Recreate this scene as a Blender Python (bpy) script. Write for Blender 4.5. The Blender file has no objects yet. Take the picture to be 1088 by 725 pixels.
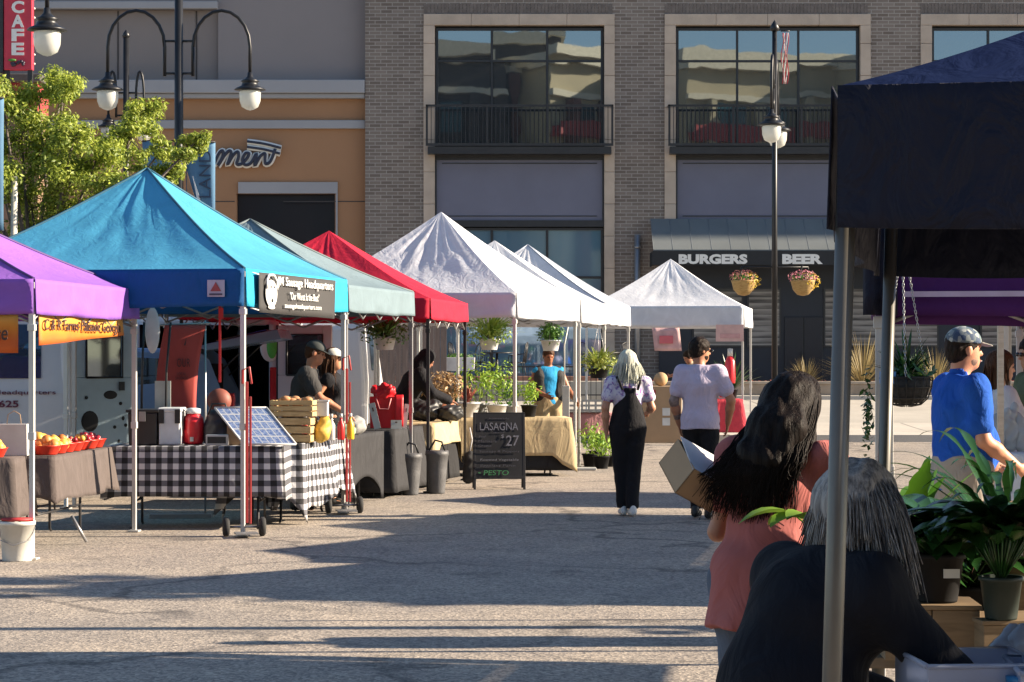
import bpy, math, random
import numpy as np
from mathutils import Vector, Matrix, noise as mnoise
R = math.radians
PI = math.pi
rnd = random.Random(7)
scene = bpy.context.scene
col = scene.collection

# ------------------------------------------------------------------ camera
FPX = 2500.0; CU = 544.0; HV = 378.0; CZ = 1.6
def at(u, v, Y):
    return Vector(((u-CU)/FPX*Y, Y, CZ-(v-HV)/FPX*Y))
def ax(u, Y): return (u-CU)/FPX*Y
def az(v, Y): return CZ-(v-HV)/FPX*Y
cd = bpy.data.cameras.new('camera'); cam = bpy.data.objects.new('camera', cd); col.objects.link(cam)
cam.location = (0, 0, CZ); cam.rotation_euler = (R(90), 0, 0)
cd.sensor_width = 36; cd.lens = 36*FPX/1088.0; cd.shift_y = (HV-362.5)/1088.0
cd.clip_start = .1; cd.clip_end = 3000
scene.camera = cam

# ------------------------------------------------------------------ light
SUN_EL = 23.0; SUN_AZ = 88.6      # azimuth measured from +Y towards +X
w = bpy.data.worlds.new('World'); scene.world = w; w.use_nodes = True
nt = w.node_tree; bg = nt.nodes['Background']
sky = nt.nodes.new('ShaderNodeTexSky'); sky.sky_type = 'NISHITA'; sky.sun_disc = False
sky.sun_elevation = R(SUN_EL); sky.sun_rotation = R(SUN_AZ); sky.air_density = 1.0; sky.dust_density = .3; sky.ozone_density = 1.8
nt.links.new(sky.outputs[0], bg.inputs[0]); bg.inputs[1].default_value = .068
sd = bpy.data.lights.new('sun', 'SUN'); sd.energy = 5.0; sd.angle = R(.5); sd.color = (1, .84, .64)
so = bpy.data.objects.new('sun', sd); col.objects.link(so)
sdir = Vector((math.cos(R(SUN_EL))*math.sin(R(SUN_AZ)), math.cos(R(SUN_EL))*math.cos(R(SUN_AZ)), math.sin(R(SUN_EL))))
so.rotation_euler = sdir.to_track_quat('Z', 'Y').to_euler(); so.location = (30, 10, 20)
scene.view_settings.view_transform = 'Standard'; scene.view_settings.look = 'None'
scene.view_settings.exposure = 1.58; scene.view_settings.gamma = 1
scene.render.engine = 'CYCLES'
try:
    scene.cycles.use_denoising = True; scene.cycles.denoiser = 'OPENIMAGEDENOISE'
    scene.cycles.max_bounces = 6; scene.cycles.diffuse_bounces = 3; scene.cycles.glossy_bounces = 3
    scene.cycles.transparent_max_bounces = 6; scene.cycles.transmission_bounces = 4
    scene.cycles.caustics_reflective = False; scene.cycles.caustics_refractive = False
except Exception: pass

# ------------------------------------------------------------------ materials
MATS = {}
def lin(c):
    if isinstance(c, str):
        c = [int(c[i:i+2], 16)/255 for i in (0, 2, 4)]
        c = [x/12.92 if x <= .04045 else ((x+.055)/1.055)**2.4 for x in c]
    return tuple(c)
def newmat(name):
    m = bpy.data.materials.new(name); m.use_nodes = True
    return m, m.node_tree, m.node_tree.nodes['Principled BSDF']
def nd(nt, typ, **kw):
    n = nt.nodes.new(typ)
    for k, v in kw.items():
        if k in n.inputs.keys() if isinstance(k, str) else False: n.inputs[k].default_value = v
        else: setattr(n, k, v)
    return n
def mix(nt, fac, a, b, blend='MIX'):
    n = nt.nodes.new('ShaderNodeMix'); n.data_type = 'RGBA'; n.blend_type = blend
    for s, v in ((n.inputs[0], fac), (n.inputs[6], a), (n.inputs[7], b)):
        if isinstance(v, bpy.types.NodeSocket): nt.links.new(v, s)
        elif isinstance(v, (int, float)): s.default_value = v
        else: s.default_value = (*v[:3], 1)
    return n.outputs[2]
def ramp(nt, src, stops):
    n = nt.nodes.new('ShaderNodeValToRGB'); nt.links.new(src, n.inputs[0]); e = n.color_ramp.elements
    while len(e) < len(stops): e.new(.5)
    for el, (p, c) in zip(e, stops):
        el.position = p; el.color = (*c[:3], 1) if not isinstance(c, (int, float)) else (c, c, c, 1)
    return n.outputs[0]
def math_(nt, op, a, b=None, c=None, clamp=False):
    n = nt.nodes.new('ShaderNodeMath'); n.operation = op; n.use_clamp = clamp
    for s, v in zip(n.inputs, (a, b, c)):
        if v is None: continue
        if isinstance(v, bpy.types.NodeSocket): nt.links.new(v, s)
        else: s.default_value = v
    return n.outputs[0]
def coords(nt, kind='Object', scale=(1, 1, 1), rot=(0, 0, 0)):
    t = nt.nodes.new('ShaderNodeTexCoord'); mp = nt.nodes.new('ShaderNodeMapping')
    nt.links.new(t.outputs[kind], mp.inputs[0]); mp.inputs['Scale'].default_value = scale; mp.inputs['Rotation'].default_value = rot
    return mp.outputs[0]
def noise(nt, vec, scale, detail=4, rough=.55, dist=0):
    n = nt.nodes.new('ShaderNodeTexNoise'); nt.links.new(vec, n.inputs['Vector'])
    n.inputs['Scale'].default_value = scale; n.inputs['Detail'].default_value = detail
    n.inputs['Roughness'].default_value = rough; n.inputs['Distortion'].default_value = dist
    return n.outputs['Fac']
def bump(nt, bsdf, h, strength=.3, dist=.01, prev=None):
    n = nt.nodes.new('ShaderNodeBump'); n.inputs['Strength'].default_value = strength; n.inputs['Distance'].default_value = dist
    nt.links.new(h, n.inputs['Height'])
    if prev is not None: nt.links.new(prev, n.inputs['Normal'])
    if bsdf is not None: nt.links.new(n.outputs[0], bsdf.inputs['Normal'])
    return n.outputs[0]
def mat(name, c, rough=.6, metal=0, var=.12, vs=6, bmp=0, bs=60, trans=0, stretch=(1, 1, 1), spec=.5, dirt=0, sheen=0):
    """plain procedural surface: colour with soft variation, fine bump, optional translucency and dirt blotches"""
    if name in MATS: return MATS[name]
    m, nt, b = newmat(name); c = lin(c)
    v = coords(nt, 'Object', stretch)
    n1 = noise(nt, v, vs, 5)
    lo = tuple(x*(1-var) for x in c); hi = tuple(min(1, x*(1+var)) for x in c)
    cc = ramp(nt, n1, [(.3, lo), (.7, hi)])
    if dirt:
        d = noise(nt, v, vs*.37, 6, .7)
        dm = ramp(nt, d, [(.5, 0), (.72, dirt)])
        cc = mix(nt, dm, cc, tuple(x*.35+.02 for x in c))
    nt.links.new(cc, b.inputs['Base Color'])
    b.inputs['Roughness'].default_value = rough; b.inputs['Metallic'].default_value = metal
    b.inputs['Specular IOR Level'].default_value = spec
    if sheen: b.inputs['Sheen Weight'].default_value = sheen
    if bmp: bump(nt, b, noise(nt, v, bs, 4), min(1, bmp), .01 if bmp <= 1 else .01*bmp)
    if trans:
        t = nt.nodes.new('ShaderNodeBsdfTranslucent'); nt.links.new(cc, t.inputs[0])
        ms = nt.nodes.new('ShaderNodeMixShader'); ms.inputs[0].default_value = trans
        nt.links.new(b.outputs[0], ms.inputs[1]); nt.links.new(t.outputs[0], ms.inputs[2])
        nt.links.new(ms.outputs[0], nt.nodes['Material Output'].inputs[0])
    MATS[name] = m
    return m
def fabric(name, c, trans=.12, rough=.75, wr=.5, var=.08, ws=3.0):
    """canopy and cloth: large soft creases plus weave"""
    if name in MATS: return MATS[name]
    m, nt, b = newmat(name); c = lin(c)
    v = coords(nt)
    n1 = noise(nt, v, ws, 5, .6, 1.2)
    cc = ramp(nt, n1, [(.3, tuple(x*(1-var) for x in c)), (.7, tuple(min(1, x*(1+var)) for x in c))])
    nt.links.new(cc, b.inputs['Base Color']); b.inputs['Roughness'].default_value = rough
    b.inputs['Specular IOR Level'].default_value = .3
    v2 = coords(nt, 'Object', (1, 1, .6), (.5, .3, .2))
    h1 = bump(nt, None, noise(nt, v2, ws*2.2, 3, .5, 2.5), wr, .05)
    bump(nt, b, noise(nt, v, 240, 2), .12, .003, h1)
    t = nt.nodes.new('ShaderNodeBsdfTranslucent'); nt.links.new(cc, t.inputs[0])
    nt.links.new(h1, t.inputs['Normal'])
    ms = nt.nodes.new('ShaderNodeMixShader'); ms.inputs[0].default_value = trans
    nt.links.new(b.outputs[0], ms.inputs[1]); nt.links.new(t.outputs[0], ms.inputs[2])
    nt.links.new(ms.outputs[0], nt.nodes['Material Output'].inputs[0])
    MATS[name] = m
    return m
def foliage(name, c, c2, trans=.3, rough=.5):
    if name in MATS: return MATS[name]
    m, nt, b = newmat(name); c = lin(c); c2 = lin(c2)
    g = nt.nodes.new('ShaderNodeNewGeometry')
    f = g.outputs['Random Per Island']
    n1 = noise(nt, coords(nt), 3, 3)
    ff = math_(nt, 'ADD', math_(nt, 'MULTIPLY', f, .6), math_(nt, 'MULTIPLY', n1, .5))
    cc = ramp(nt, ff, [(.2, c), (.85, c2)])
    nt.links.new(cc, b.inputs['Base Color']); b.inputs['Roughness'].default_value = rough
    t = nt.nodes.new('ShaderNodeBsdfTranslucent'); nt.links.new(cc, t.inputs[0])
    ms = nt.nodes.new('ShaderNodeMixShader'); ms.inputs[0].default_value = trans
    nt.links.new(b.outputs[0], ms.inputs[1]); nt.links.new(t.outputs[0], ms.inputs[2])
    nt.links.new(ms.outputs[0], nt.nodes['Material Output'].inputs[0])
    MATS[name] = m
    return m
def glass_mat(name, tint, refl=.35, rough=.02, wav=.02, inner=(.01, .012, .015)):
    """coated window glass: mirror reflection over a dark interior"""
    if name in MATS: return MATS[name]
    m, nt, b = newmat(name)
    b.inputs['Base Color'].default_value = (*inner, 1); b.inputs['Roughness'].default_value = .3
    g = nt.nodes.new('ShaderNodeBsdfGlossy'); g.inputs['Color'].default_value = (*lin(tint), 1); g.inputs['Roughness'].default_value = rough
    nn = bump(nt, None, noise(nt, coords(nt), .55, 2, .5, .4), wav*10, .02)
    nt.links.new(nn, g.inputs['Normal'])
    ms = nt.nodes.new('ShaderNodeMixShader'); ms.inputs[0].default_value = refl
    nt.links.new(b.outputs[0], ms.inputs[1]); nt.links.new(g.outputs[0], ms.inputs[2])
    nt.links.new(ms.outputs[0], nt.nodes['Material Output'].inputs[0])
    MATS[name] = m
    return m
def wood(name, c, c2, scale=6, stretch=(1, 8, 8), rough=.7):
    if name in MATS: return MATS[name]
    m, nt, b = newmat(name)
    n1 = noise(nt, coords(nt, 'Object', stretch), scale, 6, .6, .6)
    cc = ramp(nt, n1, [(.3, lin(c)), (.7, lin(c2))])
    nt.links.new(cc, b.inputs['Base Color']); b.inputs['Roughness'].default_value = rough
    bump(nt, b, n1, .25, .004)
    MATS[name] = m
    return m
def gingham(name, cell=.075):
    m, nt, b = newmat(name)
    t = nt.nodes.new('ShaderNodeTexCoord'); s = nt.nodes.new('ShaderNodeSeparateXYZ'); nt.links.new(t.outputs['UV'], s.inputs[0])
    def stripe(x):
        return math_(nt, 'GREATER_THAN', math_(nt, 'FRACT', math_(nt, 'DIVIDE', x, 2*cell)), .5)
    f = math_(nt, 'MULTIPLY', math_(nt, 'ADD', stripe(s.outputs[0]), stripe(s.outputs[1])), .5)
    cc = ramp(nt, f, [(0, (.62, .62, .64)), (.5, (.13, .13, .15)), (1, (.012, .012, .015))])
    nt.links.new(cc, b.inputs['Base Color']); b.inputs['Roughness'].default_value = .8
    bump(nt, b, noise(nt, coords(nt), 12, 3, .5, 1), .4, .02)
    return m

# ------------------------------------------------------------------ objects
def props(o, label=None, cat=None, group=None, kind=None):
    if label: o['label'] = label
    if cat: o['category'] = cat
    if group: o['group'] = group
    if kind: o['kind'] = kind
    return o
def thing(name, label, cat, loc=(0, 0, 0), rz=0, group=None, rot=None):
    o = bpy.data.objects.new(name, None); col.objects.link(o); o.empty_display_size = .1
    o.location = loc; o.rotation_euler = rot if rot is not None else (0, 0, R(rz))
    return props(o, label, cat, group)
def copy_tree(o, parent=None):
    c = o.copy(); col.objects.link(c)
    if parent is not None: c.parent = parent
    for ch in list(o.children): copy_tree(ch, c)
    return c
def dup(o, loc, rz=None, label=None, sc=None, group=None):
    c = copy_tree(o); c.location = loc
    if rz is not None: c.rotation_euler = (0, 0, R(rz))
    if label: c['label'] = label
    if sc: c.scale = (sc, sc, sc) if isinstance(sc, (int, float)) else sc
    if group: c['group'] = group
    return c
def frame_of(d):
    d = Vector(d).normalized(); up = Vector((0, 0, 1)) if abs(d.z) < .95 else Vector((1, 0, 0))
    x = up.cross(d).normalized(); return x, d.cross(x).normalized(), d
class MB:
    def __init__(s): s.v = []; s.f = []; s.mi = []; s.uv = {}; s.cur = 0; s.sm = []; s.smooth = False
    def face(s, idx): s.f.append(tuple(idx)); s.mi.append(s.cur); s.sm.append(s.smooth)
    def box(s, c, d, R3=None, rz=0, taper=1.0):
        n = len(s.v); M3 = R3 if R3 is not None else Matrix.Rotation(R(rz), 3, 'Z') if rz else None
        for z in (-.5, .5):
            t = taper if z > 0 else 1
            for x, y in ((-.5, -.5), (.5, -.5), (.5, .5), (-.5, .5)):
                p = Vector((x*d[0]*t, y*d[1]*t, z*d[2]))
                if M3 is not None: p = M3 @ p
                s.v.append(p+Vector(c))
        sm = s.smooth; s.smooth = False
        for q in ((0, 3, 2, 1), (4, 5, 6, 7), (0, 1, 5, 4), (1, 2, 6, 5), (2, 3, 7, 6), (3, 0, 4, 7)): s.face([n+i for i in q])
        s.smooth = sm; return s
    def bx(s, x0, x1, y0, y1, z0, z1): return s.box(((x0+x1)/2, (y0+y1)/2, (z0+z1)/2), (abs(x1-x0), abs(y1-y0), abs(z1-z0)))
    def cyl(s, a, b, r0, r1=None, n=12, cap=True):
        r1 = r0 if r1 is None else r1; a = Vector(a); b = Vector(b); x, y, _ = frame_of(b-a); k = len(s.v)
        for p, r in ((a, r0), (b, r1)):
            for i in range(n): t = 2*PI*i/n; s.v.append(p+x*(r*math.cos(t))+y*(r*math.sin(t)))
        sm = s.smooth; s.smooth = True
        for i in range(n): j = (i+1) % n; s.face((k+i, k+j, k+n+j, k+n+i))
        s.smooth = False
        if cap: s.face([k+i for i in range(n)][::-1]); s.face([k+n+i for i in range(n)])
        s.smooth = sm; return s
    def tube(s, pts, r, n=8, cap=True, r1=None):
        pts = [Vector(p) for p in pts]; k = len(s.v); m = len(pts)
        for q, p in enumerate(pts):
            d = pts[min(q+1, m-1)]-pts[max(q-1, 0)]
            if q == 0: x, y, _ = frame_of(d)
            else:
                d = d.normalized(); x = (x-d*x.dot(d)).normalized(); y = d.cross(x)
            rr = r if r1 is None else r+(r1-r)*q/(m-1)
            for i in range(n): t = 2*PI*i/n; s.v.append(p+x*(rr*math.cos(t))+y*(rr*math.sin(t)))
        sm = s.smooth; s.smooth = True
        for q in range(m-1):
            for i in range(n): j = (i+1) % n; a = k+q*n; s.face((a+i, a+j, a+n+j, a+n+i))
        if cap: s.smooth = False; s.face([k+i for i in range(n)][::-1]); s.face([k+(m-1)*n+i for i in range(n)])
        s.smooth = sm; return s
    def lathe(s, prof, c=(0, 0, 0), n=20, smooth=True):
        k = len(s.v); c = Vector(c)
        for r, z in prof:
            for i in range(n): t = 2*PI*i/n; s.v.append(c+Vector((r*math.cos(t), r*math.sin(t), z)))
        sm = s.smooth; s.smooth = smooth
        for q in range(len(prof)-1):
            for i in range(n): j = (i+1) % n; a = k+q*n; s.face((a+i, a+j, a+n+j, a+n+i))
        s.smooth = False
        if prof[0][0] > 1e-4: s.face([k+i for i in range(n)][::-1])
        if prof[-1][0] > 1e-4: s.face([k+(len(prof)-1)*n+i for i in range(n)])
        s.smooth = sm; return s
    def ball(s, c, r, n=12, m=8, jit=0):
        if isinstance(r, (int, float)): r = (r, r, r)
        k = len(s.v); c = Vector(c)
        for q in range(m+1):
            ph = PI*q/m
            for i in range(n):
                t = 2*PI*i/n; s.v.append(c+Vector((r[0]*math.sin(ph)*math.cos(t), r[1]*math.sin(ph)*math.sin(t), -r[2]*math.cos(ph)))*(1+jit*rnd.uniform(-1, 1)))
        sm = s.smooth; s.smooth = True
        for q in range(m):
            for i in range(n): j = (i+1) % n; a = k+q*n; s.face((a+i, a+j, a+n+j, a+n+i))
        s.smooth = sm; return s
    def prism(s, poly, y0, y1, axis='y'):
        """polygon (a, b) extruded; axis y: (x,z) outline along y; x: (y,z) along x; z: (x,y) along z"""
        def V(a, b, t): return Vector((a, t, b)) if axis == 'y' else Vector((t, a, b)) if axis == 'x' else Vector((a, b, t))
        k = len(s.v); n = len(poly)
        for t in (y0, y1):
            for a, b in poly: s.v.append(V(a, b, t))
        s.face([k+i for i in range(n)]); s.face([k+n+i for i in range(n)][::-1])
        for i in range(n): j = (i+1) % n; s.face((k+i, k+n+i, k+n+j, k+j))
        return s
    def quad(s, a, b, c, d, uv=None):
        k = len(s.v); s.v += [Vector(a), Vector(b), Vector(c), Vector(d)]; s.face((k, k+1, k+2, k+3))
        if uv:
            for i in range(4): s.uv[k+i] = uv[i]
        return s
    def grid(s, fn, nu, nv, uvfn=None):
        k = len(s.v)
        for j in range(nv+1):
            for i in range(nu+1):
                p = fn(i/nu, j/nv); s.v.append(Vector(p))
                if uvfn: s.uv[len(s.v)-1] = uvfn(i/nu, j/nv)
        sm = s.smooth; s.smooth = True
        for j in range(nv):
            for i in range(nu): a = k+j*(nu+1)+i; s.face((a, a+1, a+nu+2, a+nu+1))
        s.smooth = sm; return s
    def build(s, name, mats, parent=None, loc=None, bevel=0, solid=0, rot=None):
        me = bpy.data.meshes.new(name); me.from_pydata([tuple(v) for v in s.v], [], s.f)
        if not isinstance(mats, (list, tuple)): mats = [mats]
        for m in mats: me.materials.append(m)
        me.polygons.foreach_set('material_index', s.mi); me.polygons.foreach_set('use_smooth', s.sm)
        if s.uv:
            ul = me.uv_layers.new(name='UVMap')
            li = np.zeros(len(me.loops), dtype=np.int32); me.loops.foreach_get('vertex_index', li)
            arr = np.zeros((len(s.v), 2), dtype=np.float32)
            for kk, q in s.uv.items(): arr[kk] = q
            ul.data.foreach_set('uv', arr[li].ravel())
        me.update()
        o = bpy.data.objects.new(name, me); col.objects.link(o)
        if parent is not None: o.parent = parent
        if loc is not None: o.location = loc
        if rot is not None: o.rotation_euler = rot
        if solid: mo = o.modifiers.new('s', 'SOLIDIFY'); mo.thickness = solid; mo.offset = 0
        if bevel: mo = o.modifiers.new('b', 'BEVEL'); mo.width = bevel; mo.segments = 2; mo.limit_method = 'ANGLE'; mo.angle_limit = R(50)
        return o
def text(s, m, parent, loc, rot=(R(90), 0, 0), size=.1, width=None, height=None, ext=.004, name='lettering', spacing=1.0, shear=0, bold=0):
    cu = bpy.data.curves.new('t', 'FONT'); cu.body = s; cu.size = 1; cu.extrude = ext; cu.align_x = 'CENTER'; cu.align_y = 'CENTER'
    cu.space_character = spacing; cu.shear = shear; cu.offset = bold; cu.resolution_u = 3; cu.space_line = .95
    t = bpy.data.objects.new('t', cu); col.objects.link(t)
    bpy.context.view_layer.update()
    me = bpy.data.meshes.new_from_object(t.evaluated_get(bpy.context.evaluated_depsgraph_get()))
    bpy.data.objects.remove(t); bpy.data.curves.remove(cu)
    co = np.zeros(len(me.vertices)*3, dtype=np.float32); me.vertices.foreach_get('co', co); co = co.reshape(-1, 3)
    mn, mx = co.min(0), co.max(0); co[:, :2] -= ((mn+mx)/2)[:2]
    sx = size; sy = size
    if width: sx = width/(mx[0]-mn[0]); sy = sx
    if height: sy = height/(mx[1]-mn[1])
    if height and not width: sx = sy
    co[:, 0] *= sx; co[:, 1] *= sy
    me.vertices.foreach_set('co', co.ravel()); me.update()
    me.materials.clear(); me.materials.append(m)
    o = bpy.data.objects.new(name, me); col.objects.link(o); o.parent = parent; o.location = loc; o.rotation_euler = rot
    return o
# ------------------------------------------------------------------ smooth implicit surfaces for bodies, clothes and hair
class Blob:
    def __init__(s, h=.01, k=.03): s.h = h; s.k = k; s.ops = []; s.lo = np.full(3, 1e9); s.hi = np.full(3, -1e9); s.disp = None
    def _bb(s, pts, r):
        P = np.array(pts, float); lo = P.min(0)-r; hi = P.max(0)+r
        s.lo = np.minimum(s.lo, lo); s.hi = np.maximum(s.hi, hi); return lo, hi
    def cap(s, a, b, ra, rb=None, k=None):
        rb = ra if rb is None else rb; bb = s._bb([a, b], max(ra, rb)+.01)
        s.ops.append(('cap', np.array(a, float), np.array(b, float), ra, rb, s.k if k is None else k, bb)); return s
    def chain(s, pts, rs, k=None):
        for i in range(len(pts)-1): s.cap(pts[i], pts[i+1], rs[i], rs[i+1], k)
        return s
    def ecap(s, a, b, wa, da, wb, db, xdir=(1, 0, 0), k=None):
        r = max(wa, da, wb, db)+.01; bb = s._bb([a, b], r)
        s.ops.append(('ecap', np.array(a, float), np.array(b, float), wa, da, wb, db, np.array(xdir, float), s.k if k is None else k, bb)); return s
    def ell(s, c, r, M=None, k=None, sub=False):
        bb = s._bb([c], max(r)+.01) if not sub else (np.array(c, float)-max(r)-.03, np.array(c, float)+max(r)+.03)
        s.ops.append(('ell', np.array(c, float), np.array(r, float), None if M is None else np.array(M, float), s.k if k is None else k, bb, sub)); return s
    def cut(s, p, n, box=None):
        s.ops.append(('cut', np.array(p, float), np.array(n, float)/np.linalg.norm(n), box)); return s
    def wrinkle(s, amp, freq=(14, 14, 9), seed=0): s.disp = (amp, freq, seed); return s
    def mesh(s):
        h = s.h; lo = s.lo-3*h; hi = s.hi+3*h
        N = np.ceil((hi-lo)/h).astype(int)+1
        F = np.full(N, .5, dtype=np.float32)
        def sub(bb, mg):
            i0 = np.clip(np.floor((bb[0]-mg-lo)/h).astype(int), 0, N-1); i1 = np.clip(np.ceil((bb[1]+mg-lo)/h).astype(int)+1, 1, N)
            sl = tuple(slice(a, b) for a, b in zip(i0, i1))
            X = [(lo[i]+h*np.arange(i0[i], i1[i])).astype(np.float32) for i in range(3)]
            return sl, X[0][:, None, None], X[1][None, :, None], X[2][None, None, :]
        for op in s.ops:
            t = op[0]
            if t == 'cut':
                _, p, n, box = op
                bb = (lo, hi) if box is None else (np.array(box[0], float), np.array(box[1], float))
                sl, x, y, z = sub(bb, 0)
                d = (x-p[0])*n[0]+(y-p[1])*n[1]+(z-p[2])*n[2]
                F[sl] = np.maximum(F[sl], d); continue
            if t == 'cap':
                _, a, b, ra, rb, k, bb = op; sl, x, y, z = sub(bb, k+2*h)
                ab = b-a; L = max(ab@ab, 1e-9)
                u = np.clip(((x-a[0])*ab[0]+(y-a[1])*ab[1]+(z-a[2])*ab[2])/L, 0, 1)
                d = np.sqrt((x-a[0]-u*ab[0])**2+(y-a[1]-u*ab[1])**2+(z-a[2]-u*ab[2])**2)-(ra+(rb-ra)*u); sb = False
            elif t == 'ecap':
                _, a, b, wa, da, wb, db, xd, k, bb = op; sl, x, y, z = sub(bb, k+2*h)
                ab = b-a; Ln = np.linalg.norm(ab)+1e-9; zd = ab/Ln; xd = xd-zd*(xd@zd); xd /= np.linalg.norm(xd); yd = np.cross(zd, xd)
                px, py, pz = x-a[0], y-a[1], z-a[2]
                lz = px*zd[0]+py*zd[1]+pz*zd[2]; lx = px*xd[0]+py*xd[1]+pz*xd[2]; ly = px*yd[0]+py*yd[1]+pz*yd[2]
                u = np.clip(lz/Ln, 0, 1); W = wa+(wb-wa)*u; D = da+(db-da)*u; e = lz-u*Ln; mn = np.minimum(W, D)
                q = np.sqrt((lx/W)**2+(ly/D)**2+(e/mn)**2)+1e-6
                g = np.sqrt((lx/W**2)**2+(ly/D**2)**2+(e/mn**2)**2)+1e-6
                d = q*(q-1)/g; sb = False
            else:
                _, c, r, M3, k, bb, sb = op; sl, x, y, z = sub(bb, k+2*h)
                px, py, pz = x-c[0], y-c[1], z-c[2]
                if M3 is not None:
                    px, py, pz = (px*M3[0, 0]+py*M3[1, 0]+pz*M3[2, 0]), (px*M3[0, 1]+py*M3[1, 1]+pz*M3[2, 1]), (px*M3[0, 2]+py*M3[1, 2]+pz*M3[2, 2])
                q = np.sqrt((px/r[0])**2+(py/r[1])**2+(pz/r[2])**2)+1e-6
                g = np.sqrt((px/r[0]**2)**2+(py/r[1]**2)**2+(pz/r[2]**2)**2)+1e-6
                d = q*(q-1)/g
            A = F[sl]
            if sb:
                d = -d; kk = max(k, 1e-4); hh = np.clip(.5-.5*(A-d)/kk, 0, 1); F[sl] = A*(1-hh)+d*hh+kk*hh*(1-hh)
            else:
                kk = max(k, 1e-4); hh = np.clip(.5+.5*(A-d)/kk, 0, 1); F[sl] = A*(1-hh)+d*hh-kk*hh*(1-hh)
        if s.disp:
            amp, fr, sd = s.disp
            x, y, z = [(lo[i]+h*np.arange(N[i])).astype(np.float32) for i in range(3)]
            x = x[:, None, None]; y = y[None, :, None]; z = z[None, None, :]
            n = np.sin(fr[0]*x+3*np.sin(fr[2]*.6*z+sd)+sd)*np.cos(fr[1]*y+2.2*np.sin(fr[2]*.8*z+1.7*sd))
            n = n+.5*np.sin(fr[0]*2.1*x-fr[2]*1.7*z+sd*2+2*np.sin(fr[1]*y))
            F = F+(amp*n).astype(np.float32)
        # surface nets
        I = F < 0
        c = I[:-1, :-1, :-1].astype(np.int8)
        for dx in (0, 1):
            for dy in (0, 1):
                for dz in (0, 1):
                    if dx or dy or dz:
                        c = c+I[dx:N[0]-1+dx, dy:N[1]-1+dy, dz:N[2]-1+dz]
        act = (c > 0) & (c < 8); idx = np.argwhere(act)
        if len(idx) == 0: return [], []
        off = np.array([[i, j, k] for i in (0, 1) for j in (0, 1) for k in (0, 1)])
        vals = np.stack([F[idx[:, 0]+o[0], idx[:, 1]+o[1], idx[:, 2]+o[2]] for o in off], 1)
        acc = np.zeros((len(idx), 3)); cnt = np.zeros(len(idx))
        for p in range(8):
            for q in range(p+1, 8):
                if np.abs(off[p]-off[q]).sum() != 1: continue
                va, vb = vals[:, p], vals[:, q]; mk = (va < 0) != (vb < 0)
                tt = np.where(mk, va/np.where(mk, va-vb, 1), 0)
                acc += np.where(mk[:, None], off[p]+(off[q]-off[p])*tt[:, None], 0); cnt += mk
        V = (idx+acc/cnt[:, None])*h+lo
        vid = np.full(act.shape, -1, dtype=np.int64); vid[idx[:, 0], idx[:, 1], idx[:, 2]] = np.arange(len(idx))
        Q = []
        for a in range(3):
            b1, b2 = (a+1) % 3, (a+2) % 3
            s0 = [slice(None)]*3; s1 = [slice(None)]*3; s0[a] = slice(0, -1); s1[a] = slice(1, None)
            ch = I[tuple(s0)] != I[tuple(s1)]
            e = np.argwhere(ch); e = e[(e[:, b1] > 0) & (e[:, b2] > 0) & (e[:, b1] < N[b1]-1) & (e[:, b2] < N[b2]-1)]
            ins = I[tuple(e.T)]
            def g(o1, o2):
                f = e.copy(); f[:, b1] -= o1; f[:, b2] -= o2; return vid[f[:, 0], f[:, 1], f[:, 2]]
            q = np.stack([g(1, 1), g(0, 1), g(0, 0), g(1, 0)], 1)
            q[~ins] = q[~ins][:, ::-1]; Q.append(q)
        Q = np.concatenate(Q); Q = Q[(Q >= 0).all(1)]
        return V, Q
    def build(s, name, m, parent, extra=None):
        V, Q = s.mesh()
        V = list(map(tuple, V)); Q = [tuple(int(i) for i in q) for q in Q]
        if extra is not None:
            k = len(V); V += [tuple(p) for p in extra.v]; Q += [tuple(i+k for i in f) for f in extra.f]
        me = bpy.data.meshes.new(name); me.from_pydata(V, [], Q)
        me.polygons.foreach_set('use_smooth', [True]*len(me.polygons))
        for mm in (m if isinstance(m, (list, tuple)) else [m]): me.materials.append(mm)
        me.update(); o = bpy.data.objects.new(name, me); col.objects.link(o); o.parent = parent
        return o

def skin_mat(name, c):
    if name in MATS: return MATS[name]
    m, nt, b = newmat(name); c = lin(c)
    n1 = noise(nt, coords(nt), 14, 5)
    cc = ramp(nt, n1, [(.3, (c[0]*.86, c[1]*.78, c[2]*.74)), (.7, c)])
    nt.links.new(cc, b.inputs['Base Color']); b.inputs['Roughness'].default_value = .5
    b.inputs['Subsurface Weight'].default_value = .12; b.inputs['Subsurface Radius'].default_value = (.02, .008, .004)
    b.inputs['Subsurface Scale'].default_value = .5
    bump(nt, b, noise(nt, coords(nt), 180, 3), .15, .002)
    MATS[name] = m; return m
def hair_mat(name, c, c2, sc=90):
    if name in MATS: return MATS[name]
    m, nt, b = newmat(name)
    n1 = noise(nt, coords(nt, 'Object', (1, 1, .09)), sc, 4, .7, .3)
    cc = ramp(nt, n1, [(.35, lin(c)), (.65, lin(c2))])
    nt.links.new(cc, b.inputs['Base Color']); b.inputs['Roughness'].default_value = .5; b.inputs['Specular IOR Level'].default_value = .10
    bump(nt, b, n1, .7, .008)
    MATS[name] = m; return m
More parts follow.
